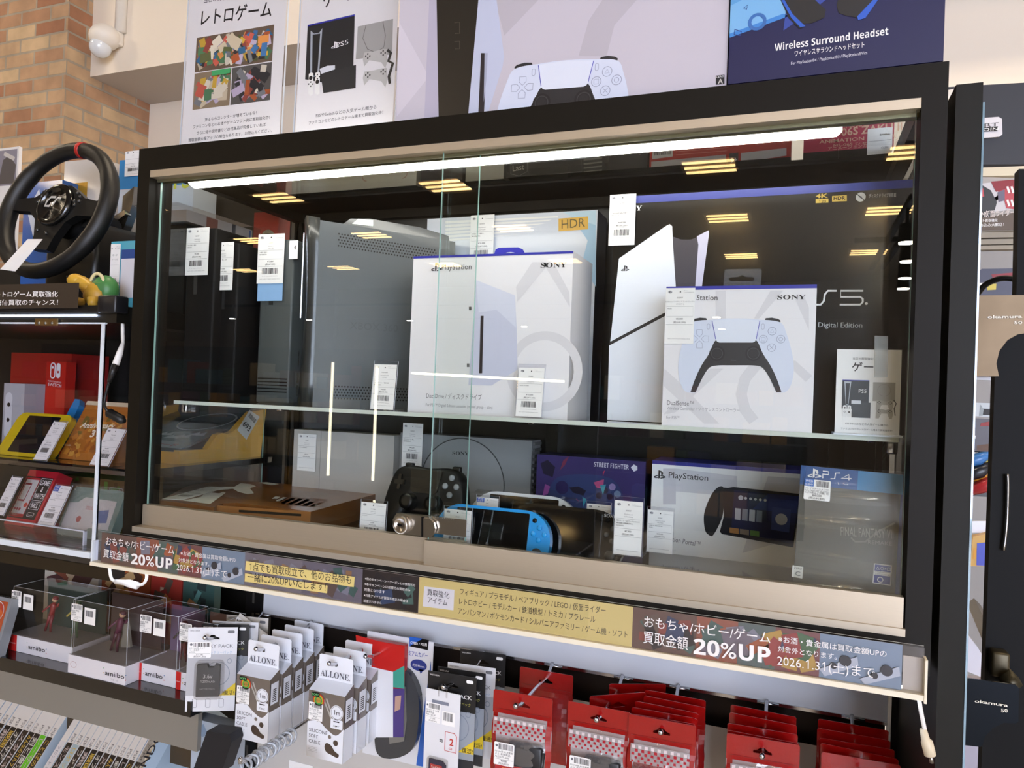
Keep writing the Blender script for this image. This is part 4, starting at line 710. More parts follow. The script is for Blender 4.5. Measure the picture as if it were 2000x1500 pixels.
b.line(F, [F.uv(1607, 934), F.uv(1607, 926), F.uv(1618, 927), F.uv(1618, 921), F.uv(1607, 920)], w8, WHITE); b.line(F, [F.uv(1622, 935), F.uv(1630, 935), F.uv(1632, 924), F.uv(1641, 924)], w8, WHITE); b.line(F, [F.uv(1658, 938), F.uv(1658, 927), F.uv(1643, 934), F.uv(1663, 935)], w8, WHITE)
b.tp(F, 'FINAL FANTASY VII', (1642, 1046), (1745, 1052), M('#8d8a80', 0.3), 18); b.tp(F, 'REMAKE', (1695, 1062), (1742, 1066), M('#8d8a80', 0.3), 8); b.line(F, [F.uv(1662, 1050), F.uv(1670, 1058), F.uv(1690, 1058), F.uv(1712, 1040), F.uv(1748, 1021)], 0.002, M('#7a776e'), 0.0004)
b.pp(F, [(1548, 1104), (1569, 1107), (1567, 1130), (1546, 1126)], M('#d9d6ce'), 0.0006); b.tp(F, 'CERO', (1551, 1111), (1566, 1113), INK, 4, 0, 0.0008); b.tp(F, 'C', (1553, 1124), (1563, 1125), M('#7a7a7a'), 9, 0.02, 0.0008)
b.pp(F, [(1707, 1100), (1742, 1104), (1740, 1144), (1704, 1139)], WHITE, 0.0006); b.pp(F, [(1709, 1102), (1740, 1106), (1738, 1142), (1706, 1137)], M('#1c2c8a'), 0.0008); b.pp(F, [(1708, 1114), (1739, 1118), (1738, 1126), (1707, 1122)], WHITE, 0.0009)
b.tp(F, '△○×□', (1710, 1112), (1739, 1115), WHITE, 6, 0, 0.001); b.tp(F, 'PlayStation4', (1710, 1117), (1737, 1120), INK, 2.5, 0, 0.001); b.tp(F, 'EXCLUSIVE', (1710, 1122), (1737, 1125), INK, 3, 0, 0.001); b.ring(F, *F.uv(1719, 1132), 0.003, 0.001, WHITE, 0.001, 8); b.build('case', parent=t)
b = MB(); nx, ny = 12, 110; R = random.Random(3); P = []; RG = [(R.uniform(.05, .9), R.uniform(.010, .022), R.uniform(.0012, .0022), R.uniform(.3, 1.0), R.uniform(-.02, .03)) for k in range(17)]
for j in range(ny + 1):
    for i in range(nx + 1): P.append(F.p(W_ * i / nx, H_ * j / ny, 0.0012 + sum(a_ * max(0, 1 - (i / nx) / L_) * math.exp(-((j / ny - c_ + sl * i / nx) / w__) ** 2) for c_, w__, a_, L_, sl in RG)))
b.add(P, [(j * (nx + 1) + i, j * (nx + 1) + i + 1, (j + 1) * (nx + 1) + i + 1, (j + 1) * (nx + 1) + i) for j in range(ny) for i in range(nx)], GL('wrap', '#fafaf8', 0.05, 0.06), True); b.build('shrink_wrap', parent=t)
g = Face(F.p(*F.uv(1569, 974), 0.0046), F.U, F.V); g.w = g.uv(1621, 975)[0]; g.h = g.uv(1573, 935)[1]; b = MB(); b.pu(g, rrect(0, 0, g.w, g.h, 0.0016), PAPER, 0); b.rc(g, 0, g.h * 0.66, g.w * 0.36, g.h * 1.02, M('#2f68b8'), 0.0002); b.tx(g, 'WEB', g.w * .04, g.h * .86, g.w * .28, WHITE); b.tx(g, '出品中', g.w * .04, g.h * .7, g.w * .28, WHITE); barcode(b, g, g.w * .44, g.h * .66, g.w * .94, g.h * .95, 4, n=0.0003)
for i, s in enumerate(('プレイステーション4 FI', 'NAL FANTASY VII CERO', 'C (15歳以上対象) 他')): b.tx(g, s, g.w * .04, g.h * (.52 - .1 * i), g.w * .9, INK)
b.tx(g, '¥4,000', g.w * .32, g.h * .18, g.w * .36, INK); b.tx(g, '(税込¥4,400)', g.w * .2, g.h * .05, g.w * .6, INK); b.build('price_sticker', parent=t)
# slips on stands along the front
card_stand(face((700, 1050), (752, 1052), (714, 975), 0.05, lean=0.05), 'half hidden price card on a stand left of the lock', ['HAGGER', '本体ケース', 'SCPH-40022', '¥2,000', '(税込¥2,200)', '本体他 現状'], upto=1)
card_stand(face((864, 1070), (920, 1072), (867, 987), 0.048), 'price card standing right behind the lock before the blue handheld', ['SONY', 'PSVita', 'PCH-2000', '¥14,000', '(税込¥15,400)', '本体のみ'])
card_stand(face((928, 1030), (973, 1032), (934, 966), 0.125), 'price card with blue web badge, standing before the white handheld', ['SONY', 'PSVita', 'PCH-1000', '¥12,000', '(税込¥13,200)', '本体のみ'], web=True)
card_stand(face((1143, 1050), (1192, 1054), (1147, 978), 0.135), 'price card standing before the purple carton behind the black handheld', ['CRKD', 'NEO S', 'SF6 Edition', '¥6,000', '(税込¥6,600)', '未使用'])
card_stand(face((1196, 1083), (1254, 1090), (1209, 969), 0.06), 'largest price card at the front, printed ¥7,000', ['SONY', 'PlayStation2', 'SCPH-39000', '¥7,000', '(税込¥7,700)', '電源コード・AVケーブルのみ付', '属 程度B 通電確認のみ', 'AJ1500356'], code=False)
card_stand(face((1261, 1078), (1314, 1085), (1270, 989), 0.17), 'price card leaning before the white handheld carton, printed ¥25,000', ['SONY', 'PlayStation Portal', 'CFIJ-18000', '¥25,000', '(税込¥27,500)', '本体のみ 程度B 動作確', '認済み'], code=False)
# ================================================================ on top of the cabinet
def poster(bl, br, y, label, art, wpx, topz):
    O = at(*bl, y); O.z = ZT + 0.002; F = Face(O, (1, 0, 0), (0, 0.02, 1)); F.w = F.uv(*br)[0]; F.h = topz - O.z
    t = thing('poster_stand', label, 'sign', F.p(F.w / 2, 0, -0.005)); b = MB()
    b.hexa([F.p(0, 0, 0.001), F.p(F.w, 0, 0.001), F.p(F.w, 0, -0.003), F.p(0, 0, -0.003), F.p(0, F.h, 0.001), F.p(F.w, F.h, 0.001), F.p(F.w, F.h, -0.003), F.p(0, F.h, -0.003)], ACRYL, [AEDGE, AEDGE, ACRYL, AEDGE, ACRYL, AEDGE])
    b.box((O.x, y - 0.03, ZT + 0.0005), (O.x + F.w, y + 0.03, ZT + 0.0025), ACRYL); b.build('clear_stand', parent=t)
    b = MB(); b.prism([F.p(0.004, 0.006, -0.0006), F.p(F.w - 0.004, 0.006, -0.0006), F.p(F.w - 0.004, F.h - 0.004, -0.0006), F.p(0.004, F.h - 0.004, -0.0006)], F.N * 0.0004, M('#e9e5e2', 0.55)); art(b, F); b.build('printed_sheet', parent=t)
RP = [M(c, 0.5) for c in ('#c9a23c', '#3f6fa0', '#c7b79c', '#8a4038', '#4d7a55', '#2b2b2e', '#d98f4a', '#b9aac0', '#77797c', '#d7cdb8', '#5a5f3a', '#a7552f', '#2d5f84', '#c25a4a')]
def art1(b, F):
    n = 0.0001
    b.tp(F, '当店の買取強化', (398, 5), (460, -4), INK, 10, 0, n); b.tp(F, 'レトロゲーム', (392, 48), (530, 30), INK, 24, 0.012, n)
    c0, c1, c2, c3 = F.uv(376, 215), F.uv(527, 200), F.uv(533, 50), F.uv(383, 73); v1 = (c2[1] + c3[1]) / 2; vm = F.uv(380, 143)[1]; u0, u1 = c0[0], c1[0]; v0 = c0[1]; um = F.uv(451, 170)[0]
    b.rc(F, u0, vm + 0.001, u1, v1, M('#6d5a48'), n); collage(b, F, u0, vm + 0.001, u1, v1, 130, RP, 11, 0.16, 0.42, n + 0.0001)
    b.rc(F, u0, v0, um - 0.001, vm - 0.001, M('#8d7a62'), n); collage(b, F, u0, v0, um - 0.001, vm - 0.001, 40, [RP[i] for i in (2, 9, 7, 13, 8, 4, 9, 0)], 12, 0.15, 0.45, n + 0.0001); b.rc(F, u0 + (um - u0) * 0.5, vm - 0.012, um - 0.001, vm - 0.002, M('#3f9a5e'), n + 0.003)
    b.rc(F, um + 0.001, v0, u1, vm - 0.001, M('#55524e'), n); collage(b, F, um + 0.001, v0, u1, vm - 0.001, 36, [RP[i] for i in (5, 8, 3, 9, 5, 7, 11)], 13, 0.15, 0.45, n + 0.0001)
    for s, a, c in (('売るならコレクターが増えている今！', (400, 237), (501, 223)), ('ファミコンなどの本体やゲームソフト共に買取強化中！', (377, 251), (527, 232)), ('さらに箱や説明書などの付属品が完備していれば', (384, 263), (519, 246)), ('買取金額大幅アップの場合もあります。お持込みください。', (368, 277), (531, 257))): b.tp(F, s, a, c, INK, None, 0, n)
poster((350, 280), (549, 262), 0.15, 'white poster about old video games with a photo collage of cartridges', art1, 0, 2.2)
def art2(b, F):
    n = 0.0001; b.tp(F, 'ゲーム', (631, 14), (700, -4), INK, 26, 0.012, n); g = lambda pts, m, k=0: b.pp(F, pts, m, n + 0.0002 * k)
    g([(601, 49), (693, 28), (689, 172), (596, 155)], M('#26282b', 0.35)); g([(601, 49), (693, 28), (693, 31), (601, 52)], BLUE, 1); b.tp(F, 'PS5', (657, 93), (681, 86), WHITE, 9, 0, n + 0.0006); u, v = F.uv(647, 96); pslogo(b, F, u, v, 0.012, WHITE, n + 0.0006)
    g([(607, 60), (614, 66), (624, 64), (630, 55), (623, 150), (606, 150)], M('#aeb4bb', 0.35), 2); g([(611, 68), (626, 66), (620, 148), (610, 148)], M('#1f2124', 0.35), 3)
    g([(627, 145), (696, 127), (695, 172), (632, 182)], M('#2d2f31', 0.4), 4); g([(625, 135), (640, 129), (655, 128), (655, 136), (628, 145)], M('#c7c9d2', 0.4), 5)
    for k in (0, 1):
        x, y = 602 + k * 13, 143 - k * 1.5; g([(x + 2, y + 2), (x + 7, y - 1), (x + 11, y + 1), (x + 10, y + 42), (x + 5, y + 45), (x + 1, y + 40)], M('#e3e2df', 0.4), 6); b.disc(F, *F.uv(x + 6, y + (10 if k == 0 else 19)), 0.0038, INK, n + 0.0015)
        for i in range(4): a = i * math.pi / 2; b.disc(F, *F.uv(x + 6 + 4 * math.cos(a), y + (22 if k == 0 else 9) + 4 * math.sin(a)), 0.0014, INK, n + 0.0015, 8)
    g([(699, 52), (768, 37), (766, 106), (695, 116)], M('#aaa7a1', 0.5), 1); b.line(F, [F.uv(*p) for p in ((715, 50), (709, 75), (718, 96), (735, 103), (750, 92), (753, 70), (748, 42))], 0.0012, M('#76736e'), n + 0.0004)
    for dy in (0, 37):
        g([(712, 103 + dy), (730, 101 + dy), (745, 97 + dy), (756, 96 + dy), (757, 120 + dy), (753, 134 + dy), (745, 122 + dy), (722, 118 + dy), (712, 130 + dy), (709, 116 + dy)], M('#c3c0b9', 0.5), 3)
        for cx, cy in ((719, 110), (749, 104)):
            for i in range(4): a = i * math.pi / 2; b.disc(F, *F.uv(cx + 4 * math.cos(a), cy + dy + 4 * math.sin(a)), 0.0016, M('#4a4844'), n + 0.001, 8)
    b.line(F, [F.uv(*p) for p in ((757, 98), (764, 104), (759, 120), (768, 124), (760, 150), (762, 164))], 0.005, M('#33312f'), n + 0.001)
    for s, a, c in (('PS5やSwitchなどの人気ゲーム機から', (617, 229), (735, 212)), ('ファミコンなどのレトロゲーム機まで買取強化中！', (603, 243), (748, 222))): b.tp(F, s, a, c, INK, None, 0, n)
poster((572, 252), (771, 232), 0.12, 'white poster about game consoles with pictures of two consoles and pads', art2, 0, 2.2)
# big white console carton
F = face((772, 231), (1420, 160), (778, 0), 0.012); F.O.z = ZT + 0.0005; F.w = F.uv(1421, 100)[0]; F.h = 0.33; BW = M('#c9c2ca', 0.6)
b = carton(F, 0.125, BW, M('#c9c4cc', 0.35)); b.clip = (0, 0, F.w, F.h); W_, H_ = F.w, F.h
WA, WB_ = M('#d3ccd4', 0.6), M('#bcb5bc', 0.6)
for pts, m in (([(778, 40), (838, 150), (775, 228)], WA), ([(960, 0), (1090, -40), (985, 70), (975, 30)], WB_), ([(1130, 110), (1150, 40), (1190, -20), (1270, -30), (1200, 50), (1185, 110)], WB_)): b.pp(F, pts, m, 0.0003)
b.pp(F, [(841, -60), (853, -60), (857, 232), (829, 232)], M('#b9b3c4', 0.35)); b.pp(F, [(852, -60), (946, -60), (914, 232), (857, 232)], M('#2a2620', 0.3), 0.0005)
b.pp(F, [(940, -60), (962, -60), (985, 110), (982, 130), (950, 232), (914, 232)], M('#c3c8dc', 0.3), 0.0006); b.pp(F, [(940, 104), (952, 104), (945, 232), (934, 232)], M('#2b2528'), 0.0007); b.pp(F, [(947, 104), (953, 104), (950, 160), (945, 200)], M('#a9adc2'), 0.0008)
for y0, y1 in ((45, 66), (82, 96)): b.line(F, [F.uv(888, y0), F.uv(898, y0 - 1), F.uv(898, y1), F.uv(889, y1)], 0.0008, M('#5a564c'), 0.0008)
K = lambda x, y: F.uv(1103 + (x - 1030) * 0.29 - (y - 500) * 0.02 + 0, 118 + (y - 328) * 0.292 - (x - 1030) * 0.024)
sc_ = (K(1480, 600)[0] - K(580, 600)[0]) / 900; pad_art(b, F, K, sc_, 0.0009)
b.pp(F, [(1398, 148), (1415, 146), (1415, 164), (1398, 166)], INK); b.tp(F, 'CERO', (1399, 153), (1414, 151), WHITE, 4, 0, 0.0008); b.tp(F, 'A', (1402, 164), (1412, 163), M('#cfcac0'), 9, 0.03, 0.0008)
tag(b.build('console_box'), 'big white console carton with console and pad art standing on the cabinet', 'box')
# blue headset carton
F = face((1420, 163), (1843, 118), (1424, 0), 0.006); F.O.z = ZT + 0.0035; F.O.x += 0.001; F.w = F.uv(1843, 100)[0]; F.h = 0.24; BH = M('#141447', 0.45)
b = carton(F, 0.1, BH, M('#2b2e86', 0.3)); b.clip = (0, 0, F.w, F.h); LB = M('#5f9fd8', 0.3); DB = M('#1d3a86', 0.3)
b.pp(F, [(1420, 72), (1530, 30), (1640, -10), (1700, -60), (1420, -60)], M('#7cb6e4', 0.3)); b.pp(F, [(1420, 68), (1530, 27), (1540, 32), (1420, 76)], M('#3f86d0'), 0.0005); b.pp(F, [(1420, 15), (1460, -5), (1460, -60), (1420, -60)], LB, 0.0005); b.pp(F, [(1540, -20), (1640, -20), (1560, 40), (1530, 60)], M('#33489c'), 0.0005)
b.ring(F, *F.uv(1479, 43), 0.0088, 0.004, M('#3c6fb4', 0.25), 0.0008); b.line(F, [F.uv(*p) for p in ((1452, 17), (1461, 10), (1458, 19))], 0.0012, DB, 0.0007, True); b.line(F, [F.uv(*p) for p in ((1435, 58), (1448, 62), (1446, 70), (1434, 68))], 0.0012, DB, 0.0007, True)
HB = M('#221e1c', 0.5); HE = M('#2f5fc4', 0.3)
b.pp(F, [(1518, -30), (1560, -30), (1600, 8), (1613, 20), (1610, 35), (1585, 46), (1568, 47), (1545, 30)], HB, 0.0008); b.pp(F, [(1512, -30), (1524, -30), (1545, 26), (1572, 52), (1562, 57), (1540, 36)], M('#15131a'), 0.0009); b.pp(F, [(1520, -10), (1526, -10), (1548, 28), (1573, 52), (1563, 54), (1545, 35)], HE, 0.001)
b.pp(F, [(1634, 10), (1640, -10), (1660, -40), (1720, -40), (1700, 10), (1675, 35), (1655, 32), (1638, 26)], HB, 0.0008); b.pp(F, [(1715, -10), (1722, -10), (1690, 36), (1676, 40), (1674, 33)], HE, 0.001)
bt = lambda s: ''.join(chr(0x1D5D4 + ord(c) - 65) if c.isupper() else chr(0x1D5EE + ord(c) - 97) if c.islower() else c for c in s)
b.tp(F, bt('Wireless Surround Headset'), (1513, 100), (1735, 68), WHITE, 14); b.tp(F, 'ワイヤレスサラウンドヘッドセット', (1552, 110), (1688, 92), WHITE, 9, 0.01); b.tp(F, 'For PlayStation®4 / PlayStation®3 / PlayStation®Vita', (1545, 127), (1694, 106), M('#e4e2ee'), 6)
tag(b.build('headset_box'), 'dark blue headset carton standing on the cabinet beside the big white carton', 'box')
# kit cartons lying behind, seen through the glass top
def kit(px0, px1, y, h, m, lab, art=None, d=0.1):
    a, c = at(px0, 330, y), at(px1, 300, y); F = Face((a.x, y, ZT + 0.001), (1, 0, 0), (0, 0, 1), c.x - a.x, h); N = -F.N * d; b = MB()
    cc = [F.p(0, 0), F.p(F.w, 0), F.p(F.w, 0) + N, F.p(0, 0) + N, F.p(0, F.h), F.p(F.w, F.h), F.p(F.w, F.h) + N, F.p(0, F.h) + N]; b.hexa(cc, m, [M('#2a2c28', 0.6), m, m, m, m, m])
    b.clip = (0, 0, F.w, F.h)
    if art: art(b, F)
    tag(b.build('kit_box'), lab, 'box', 'kit cartons on the glass top')
def k1(b, F): b.rc(F, 0.02, 0.05, F.w - 0.05, 0.072, M('#b8433a')); b.rc(F, 0.0, 0.0, F.w, 0.02, M('#cfc8ba')); b.line(F, rrect(F.w - 0.12, 0.015, F.w - 0.02, 0.06, 0.01), 0.002, M('#b58b7c'))
kit(560, 815, 0.31, 0.11, M('#c9c1b0', 0.5), 'cream kit carton with red stripe, seen through the glass top', k1)
def k2(b, F): b.tx(F, 'KATO', 0.012, 0.03, 0.06, M('#e6e2da'), None, 0, 0.02)
kit(822, 905, 0.31, 0.10, M('#3a3432', 0.5), 'dark kit carton with white name, seen through the glass top', k2)
def k3(b, F): b.tx(F, 'TOMIX', 0.01, 0.04, 0.05, M('#2e3f7a'), None, 0, 0.02)
kit(910, 985, 0.31, 0.1, M('#b9b3a8', 0.5), 'narrow pale kit carton beside the glass door edge, seen through the glass top', k3)
def k4(b, F):
    b.tp(F, 'Last', (1002, 335), (1024, 331), M('#d8d5cc'), 12); b.line(F, [F.uv(*p) for p in ((998, 318), (1013, 308), (1030, 314), (1030, 335), (1014, 344), (998, 340))], 0.0012, GREY, 0.0005, True); b.pp(F, [(1033, 308), (1135, 300), (1135, 305), (1033, 313)], M('#bab6ad')); b.line(F, [F.uv(*p) for p in ((1033, 312), (1135, 303), (1137, 335), (1033, 345))], 0.0008, GREY, 0.0005, True)
    for i in range(5): b.pp(F, [(1140, 303 + 8 * i), (1176, 299 + 8 * i), (1176, 302 + 8 * i), (1140, 306 + 8 * i)], M('#8d8a82'))
    b.pp(F, [(995, 349), (1100, 341), (1100, 345), (995, 354)], M('#7d4a3a'))
kit(990, 1265, 0.305, 0.13, M('#3f3d39', 0.4, coat=0.3), 'black kit carton with shield badge, seen through the glass top', k4)
def k5(b, F):
    b.pp(F, [(1274, 290), (1314, 286), (1314, 306), (1274, 311)], M('#cfcac2')); u0, v0 = F.uv(1278, 304); u1, v1 = F.uv(1310, 289); barcode(b, F, u0, v0, u1, v1, 9)
    b.pp(F, [(1272, 316), (1418, 302), (1418, 325), (1272, 336)], M('#c4bfb9')); b.pp(F, [(1424, 300), (1442, 298), (1442, 320), (1424, 322)], M('#4a4540')); b.tp(F, '9+', (1427, 318), (1440, 316), WHITE, 9, 0.02); b.pp(F, [(1447, 299), (1536, 289), (1536, 304), (1447, 318)], M('#c4c0bb'))
    for i in range(3): b.pp(F, [(1320, 290 + 6 * i), (1420, 282 + 6 * i), (1420, 283 + 6 * i), (1320, 291 + 6 * i)], M('#d98a7a'))
kit(1268, 1545, 0.305, 0.13, M('#b8392c', 0.35, coat=0.3), 'red kit carton with white panels, seen through the glass top', k5)
def k6(b, F):
    T_ = M('#e3b79c'); b.tp(F, 'MS-06S ZAKU II', (1609, 269), (1762, 254), T_, 15, 0.02); b.tp(F, 'ANIMATION COLOR', (1600, 281), (1750, 269), T_, 7, 0.01); b.tp(F, 'MS-06S シャア専用ザク', (1628, 287), (1758, 276), T_, 5); b.tp(F, 'アニメーションカラーバージョン', (1617, 294), (1765, 281), T_, 6); b.tp(F, '1/100 SCALE', (1648, 251), (1697, 245), T_, 8, 0.02); b.tp(F, '20TH ANNIVERSARY', (1648, 236), (1742, 226), T_, 6)
    g = Face(F.p(*F.uv(1693, 303), 0.001), F.U, F.V); g.w = g.uv(1742, 300)[0]; g.h = g.uv(1694, 252)[1]; b.rc(g, 0, 0, g.w, g.h, PAPER, 0); b.tx(g, 'BANDAI', g.w * .7, g.h * .7, g.w * .4, INK, None, .5); b.line(g, [(g.w * .05, g.h * .5), (g.w * .95, g.h * .52)], 0.0006, GREY); b.tx(g, '¥3,300', g.w * .7, g.h * .2, g.w * .3, INK, None, .5)
kit(1568, 1745, 0.29, 0.15, M('#b8334e', 0.35, coat=0.3), 'crimson kit carton with pale lettering, seen through the glass top', k6)
# ================================================================ sign rail under the cabinet
F = Face(at(195, 1100, -0.03), (1, 0, 0), (0, 0, 1)); rl = thing('sign_rail', 'long clear sign rail with printed strips across the foot of the cabinet', 'sign', F.p(0.5, 0)); q = lambda *p: [F.p(*F.uv(*a)) for a in p]
uL, uR = F.uv(186, 1098)[0], F.uv(1803, 1350)[0]; vT = F.uv(1000, 1152)[1]; vB = F.uv(1000, 1226)[1]
b = MB(); b.box(F.p(uL, vB - 0.002, -0.004), F.p(uR, vT + 0.001, -0.0025), ACRYL, [AEDGE, AEDGE] + [ACRYL] * 4); b.box(F.p(uL, vB, 0.0012), F.p(uR, vT, 0.0022), ACRYL); b.build('clear_channel', parent=rl)
b = MB(); LIP = M('#efe6cf', 0.4); b.box(F.p(uL - 0.004, vB - 0.006, -0.006), F.p(uR + 0.002, vB, 0.007), LIP); b.box(F.p(F.uv(1764, 1340)[0], vB, -0.006), F.p(uR, vB + 0.036, -0.0045), M('#d8cdb4', 0.35)); b.build('bottom_lip', parent=rl)
b = MB(); b.box(F.p(uL - 0.006, vB - 0.007, -0.007), F.p(uL - 0.003, vT * 0.7, 0.004), AEDGE); b.build('end_cap', parent=rl); MB().box(F.p(uR, vB - 0.008, -0.008), F.p(uR + 0.0025, vB + 0.038, 0.008), LIP).build('end_cap', parent=rl)
MB().box((0.0, F.O.y + 0.008, F.O.z + vB - 0.005), (1.19, F.O.y + 0.018, F.O.z + vB - 0.001), M('#dfe8ff', 0.4, emit=STRIP_EMIT)).build('led_strip', parent=rl)
DP = [M(c, 0.4) for c in ('#6b5a50', '#8f4a40', '#4f6a62', '#3d4a66', '#a07a58', '#7a7078', '#2f2b2c', '#8a8a96', '#b0603c', '#a0423f', '#c09a4a', '#4a6f4c')]
def strip_(p0, p1, m): b = MB(); u0, u1 = F.uv(*p0)[0], F.uv(*p1)[0]; b.prism([F.p(u0, vB, 0), F.p(u1, vB, 0), F.p(u1, vT, 0), F.p(u0, vT, 0)], F.N * 0.0005, m); return b, u0, u1
def toy_strip(p0, p1, seed, lines):
    b, u0, u1 = strip_(p0, p1, M('#594c47', 0.4)); w_ = u1 - u0; n = 0.0006
    for i, (a, c, m) in enumerate(((0.0, 0.26, '#6a5148'), (0.26, 0.42, '#9b5a46'), (0.42, 0.56, '#5c6a66'), (0.56, 0.72, '#7b4a4a'), (0.72, 1.0, '#7f93a6'))): b.rc(F, u0 + a * w_, vB, u0 + c * w_, vT, M(m, 0.4), n)
    collage(b, F, u0, vB, u0 + 0.26 * w_, vT, 16, [DP[i] for i in (1, 2, 0, 6, 3)], seed, 0.25, 0.7, n + 0.0001); collage(b, F, u0 + 0.26 * w_, vB, u0 + 0.55 * w_, vT, 14, [DP[i] for i in (8, 5, 2, 7)], seed + 1, 0.25, 0.7, n + 0.0001); collage(b, F, u0 + 0.5 * w_, vB, u0 + 0.74 * w_, vT, 22, [DP[i] for i in (9, 10, 11, 9, 3, 10)], seed + 2, 0.25, 0.6, n + 0.0001)
    H_ = vT - vB
    for (a, c) in ((0.72, 0.1), (0.86, 0.02)): b.pu(F, [(u0 + a * w_, vB + (c + .1) * H_), (u0 + (a + .13) * w_, vB + (c + .5) * H_), (u0 + (a + .135) * w_, vB + (c + .3) * H_), (u0 + (a + .02) * w_, vB + c * H_ * .5)], M('#aab0bd', 0.4), n + 0.002); b.disc(F, u0 + (a + .09) * w_, vB + (c + .37) * H_, 0.006, M('#3c3a3d'), n + 0.0022); b.disc(F, u0 + (a + .05) * w_, vB + (c + .22) * H_, 0.0035, M('#3c3a3d'), n + 0.0022)
    for s, a, c, hp, bo in lines: b.tp(F, s, a, c, WHITE, hp, bo, n + 0.0028)
    b.build('printed_strip', parent=rl)
toy_strip((197, 1100), (477, 1140), 21, (('おもちゃ/ホビー/ゲーム', (210, 1062), (343, 1081), 13, 0.004), ('買取金額', (205, 1086), (254, 1095), 13, 0.004), ('𝟮𝟬%𝗨𝗣', (259, 1100), (340, 1111), 20, 0.008), ('※お酒・貴金属は買取金額UPの', (356, 1083), (463, 1097), None, 0), ('対象外となります。', (352, 1096), (412, 1105), None, 0), ('2026.1.31(土)まで', (348, 1112), (446, 1127), None, 0)))
toy_strip((1234, 1262), (1760, 1345), 31, (('おもちゃ/ホビー/ゲーム', (1259, 1221), (1505, 1254), 17, 0.004), ('買取金額', (1257, 1252), (1344, 1266), 19, 0.004), ('𝟮𝟬%𝗨𝗣', (1355, 1275), (1505, 1294), 30, 0.008), ('※お酒・貴金属は買取金額UPの', (1520, 1251), (1731, 1281), None, 0.005), ('対象外となります。', (1519, 1270), (1634, 1286), None, 0.005), ('2026.1.31(土)まで', (1518, 1296), (1708, 1322), 17, 0)))
b, u0, u1 = strip_((477, 1140), (817, 1195), M('#77717a', 0.4)); n = 0.0006; um = F.uv(707, 1175)[0]; collage(b, F, u0, vB, um, vT, 40, [DP[i] for i in (5, 7, 2, 0, 7, 4)], 41, 0.25, 0.7, n); b.rc(F, um, vB, u1, vT, M('#37302d', 0.4), n + 0.0006); collage(b, F, um, vB, u1, vT, 14, [DP[i] for i in (6, 3, 2, 6)], 42, 0.2, 0.6, n + 0.0007)
YL = M('#e2cd83', 0.45); g = lambda *p: b.pp(F, p, YL, n + 0.002); g((483, 1095), (695, 1126), (693, 1146), (481, 1113)); g((481, 1119), (642, 1143), (641, 1158), (480, 1135))
b.tp(F, '1点でも買取成立で、他のお品物も', (490, 1112), (688, 1139), INK, 13, 0, n + 0.0024); b.tp(F, '一緒に20%UPいたします!', (486, 1132), (638, 1153), INK, 13, 0, n + 0.0024)
for i, (s, x1) in enumerate((('※他のキャンペーン・クーポンとの併用不可', 813), ('※本キャンペーンは店頭での買取のみ', 804), ('　対象となります', 755), ('※対象アイテムが買取不成立の場合は', 801), ('　返還されません', 750))): y0 = 1131 + i * 10.8; b.tp(F, s, (715 - i * .7, y0), (x1 - i * .7, y0 + (x1 - 715) * 0.14), WHITE, None, 0, n + 0.0024)
b.build('printed_strip', parent=rl)
b, u0, u1 = strip_((817, 1195), (1234, 1262), YL); b.pp(F, [(829, 1145), (888, 1152), (886, 1192), (826, 1184)], WHITE, n); b.tp(F, '買取強化', (835, 1161), (878, 1168), INK, 10, 0, n + 0.0004); b.tp(F, 'アイテム', (836, 1176), (874, 1182), INK, 10, 0, n + 0.0004); BI = M('#4a4030')
for s, a, c in (('フィギュア / プラモデル / ベアブリック / LEGO / 仮面ライダー', (899, 1160), (1183, 1198)), ('レトロホビー / モデルカー / 鉄道模型 / トミカ / プラレール', (897, 1179), (1163, 1215)), ('アンパンマン / ポケモンカード / シルバニアファミリー / ゲーム機・ソフト', (895, 1198), (1226, 1245))): b.tp(F, s, a, c, BI, 10, 0.004, n)
b.build('printed_strip', parent=rl)
# cords
def cable(name, label, pts, r, m, parts=()):
    t = thing(name, label, 'cable', pts[0]); MB().tube(sm(pts, 5, False), r, m, 8).build('cord', parent=t)
    for nm, path, rr, mm in parts: MB().tube(path, rr, mm, 12).build(nm, parent=t)
WC = M('#e9e6e2', 0.4); BKC = M('#141416', 0.4); P = lambda x, y, d=-0.015: at(x, y, d)
cable('power_cable', 'white cord with plug hanging from the sign rail beside the black post', [P(1793, 1350), P(1798, 1385), P(1806, 1425)], 0.0022, WC, (('plug', [P(1803, 1424), P(1808, 1445), P(1810, 1448), P(1817, 1475)], [0.0035, 0.0045, 0.006, 0.006], M('#ddd0b4', 0.4)), ('plug_pin', [P(1817, 1475), P(1820, 1490)], 0.0022, STEEL)))
cable('power_cable', 'white cord looped under the sign rail with a joined connector', [P(213, 1100), P(216, 1125), P(224, 1135), P(255, 1141), P(277, 1142), P(286, 1130), P(285, 1112)], 0.0024, WC, (('connector', [P(226, 1136), P(245, 1138), P(250, 1139), P(268, 1144)], [0.004, 0.0045, 0.006, 0.006], WHITE),))
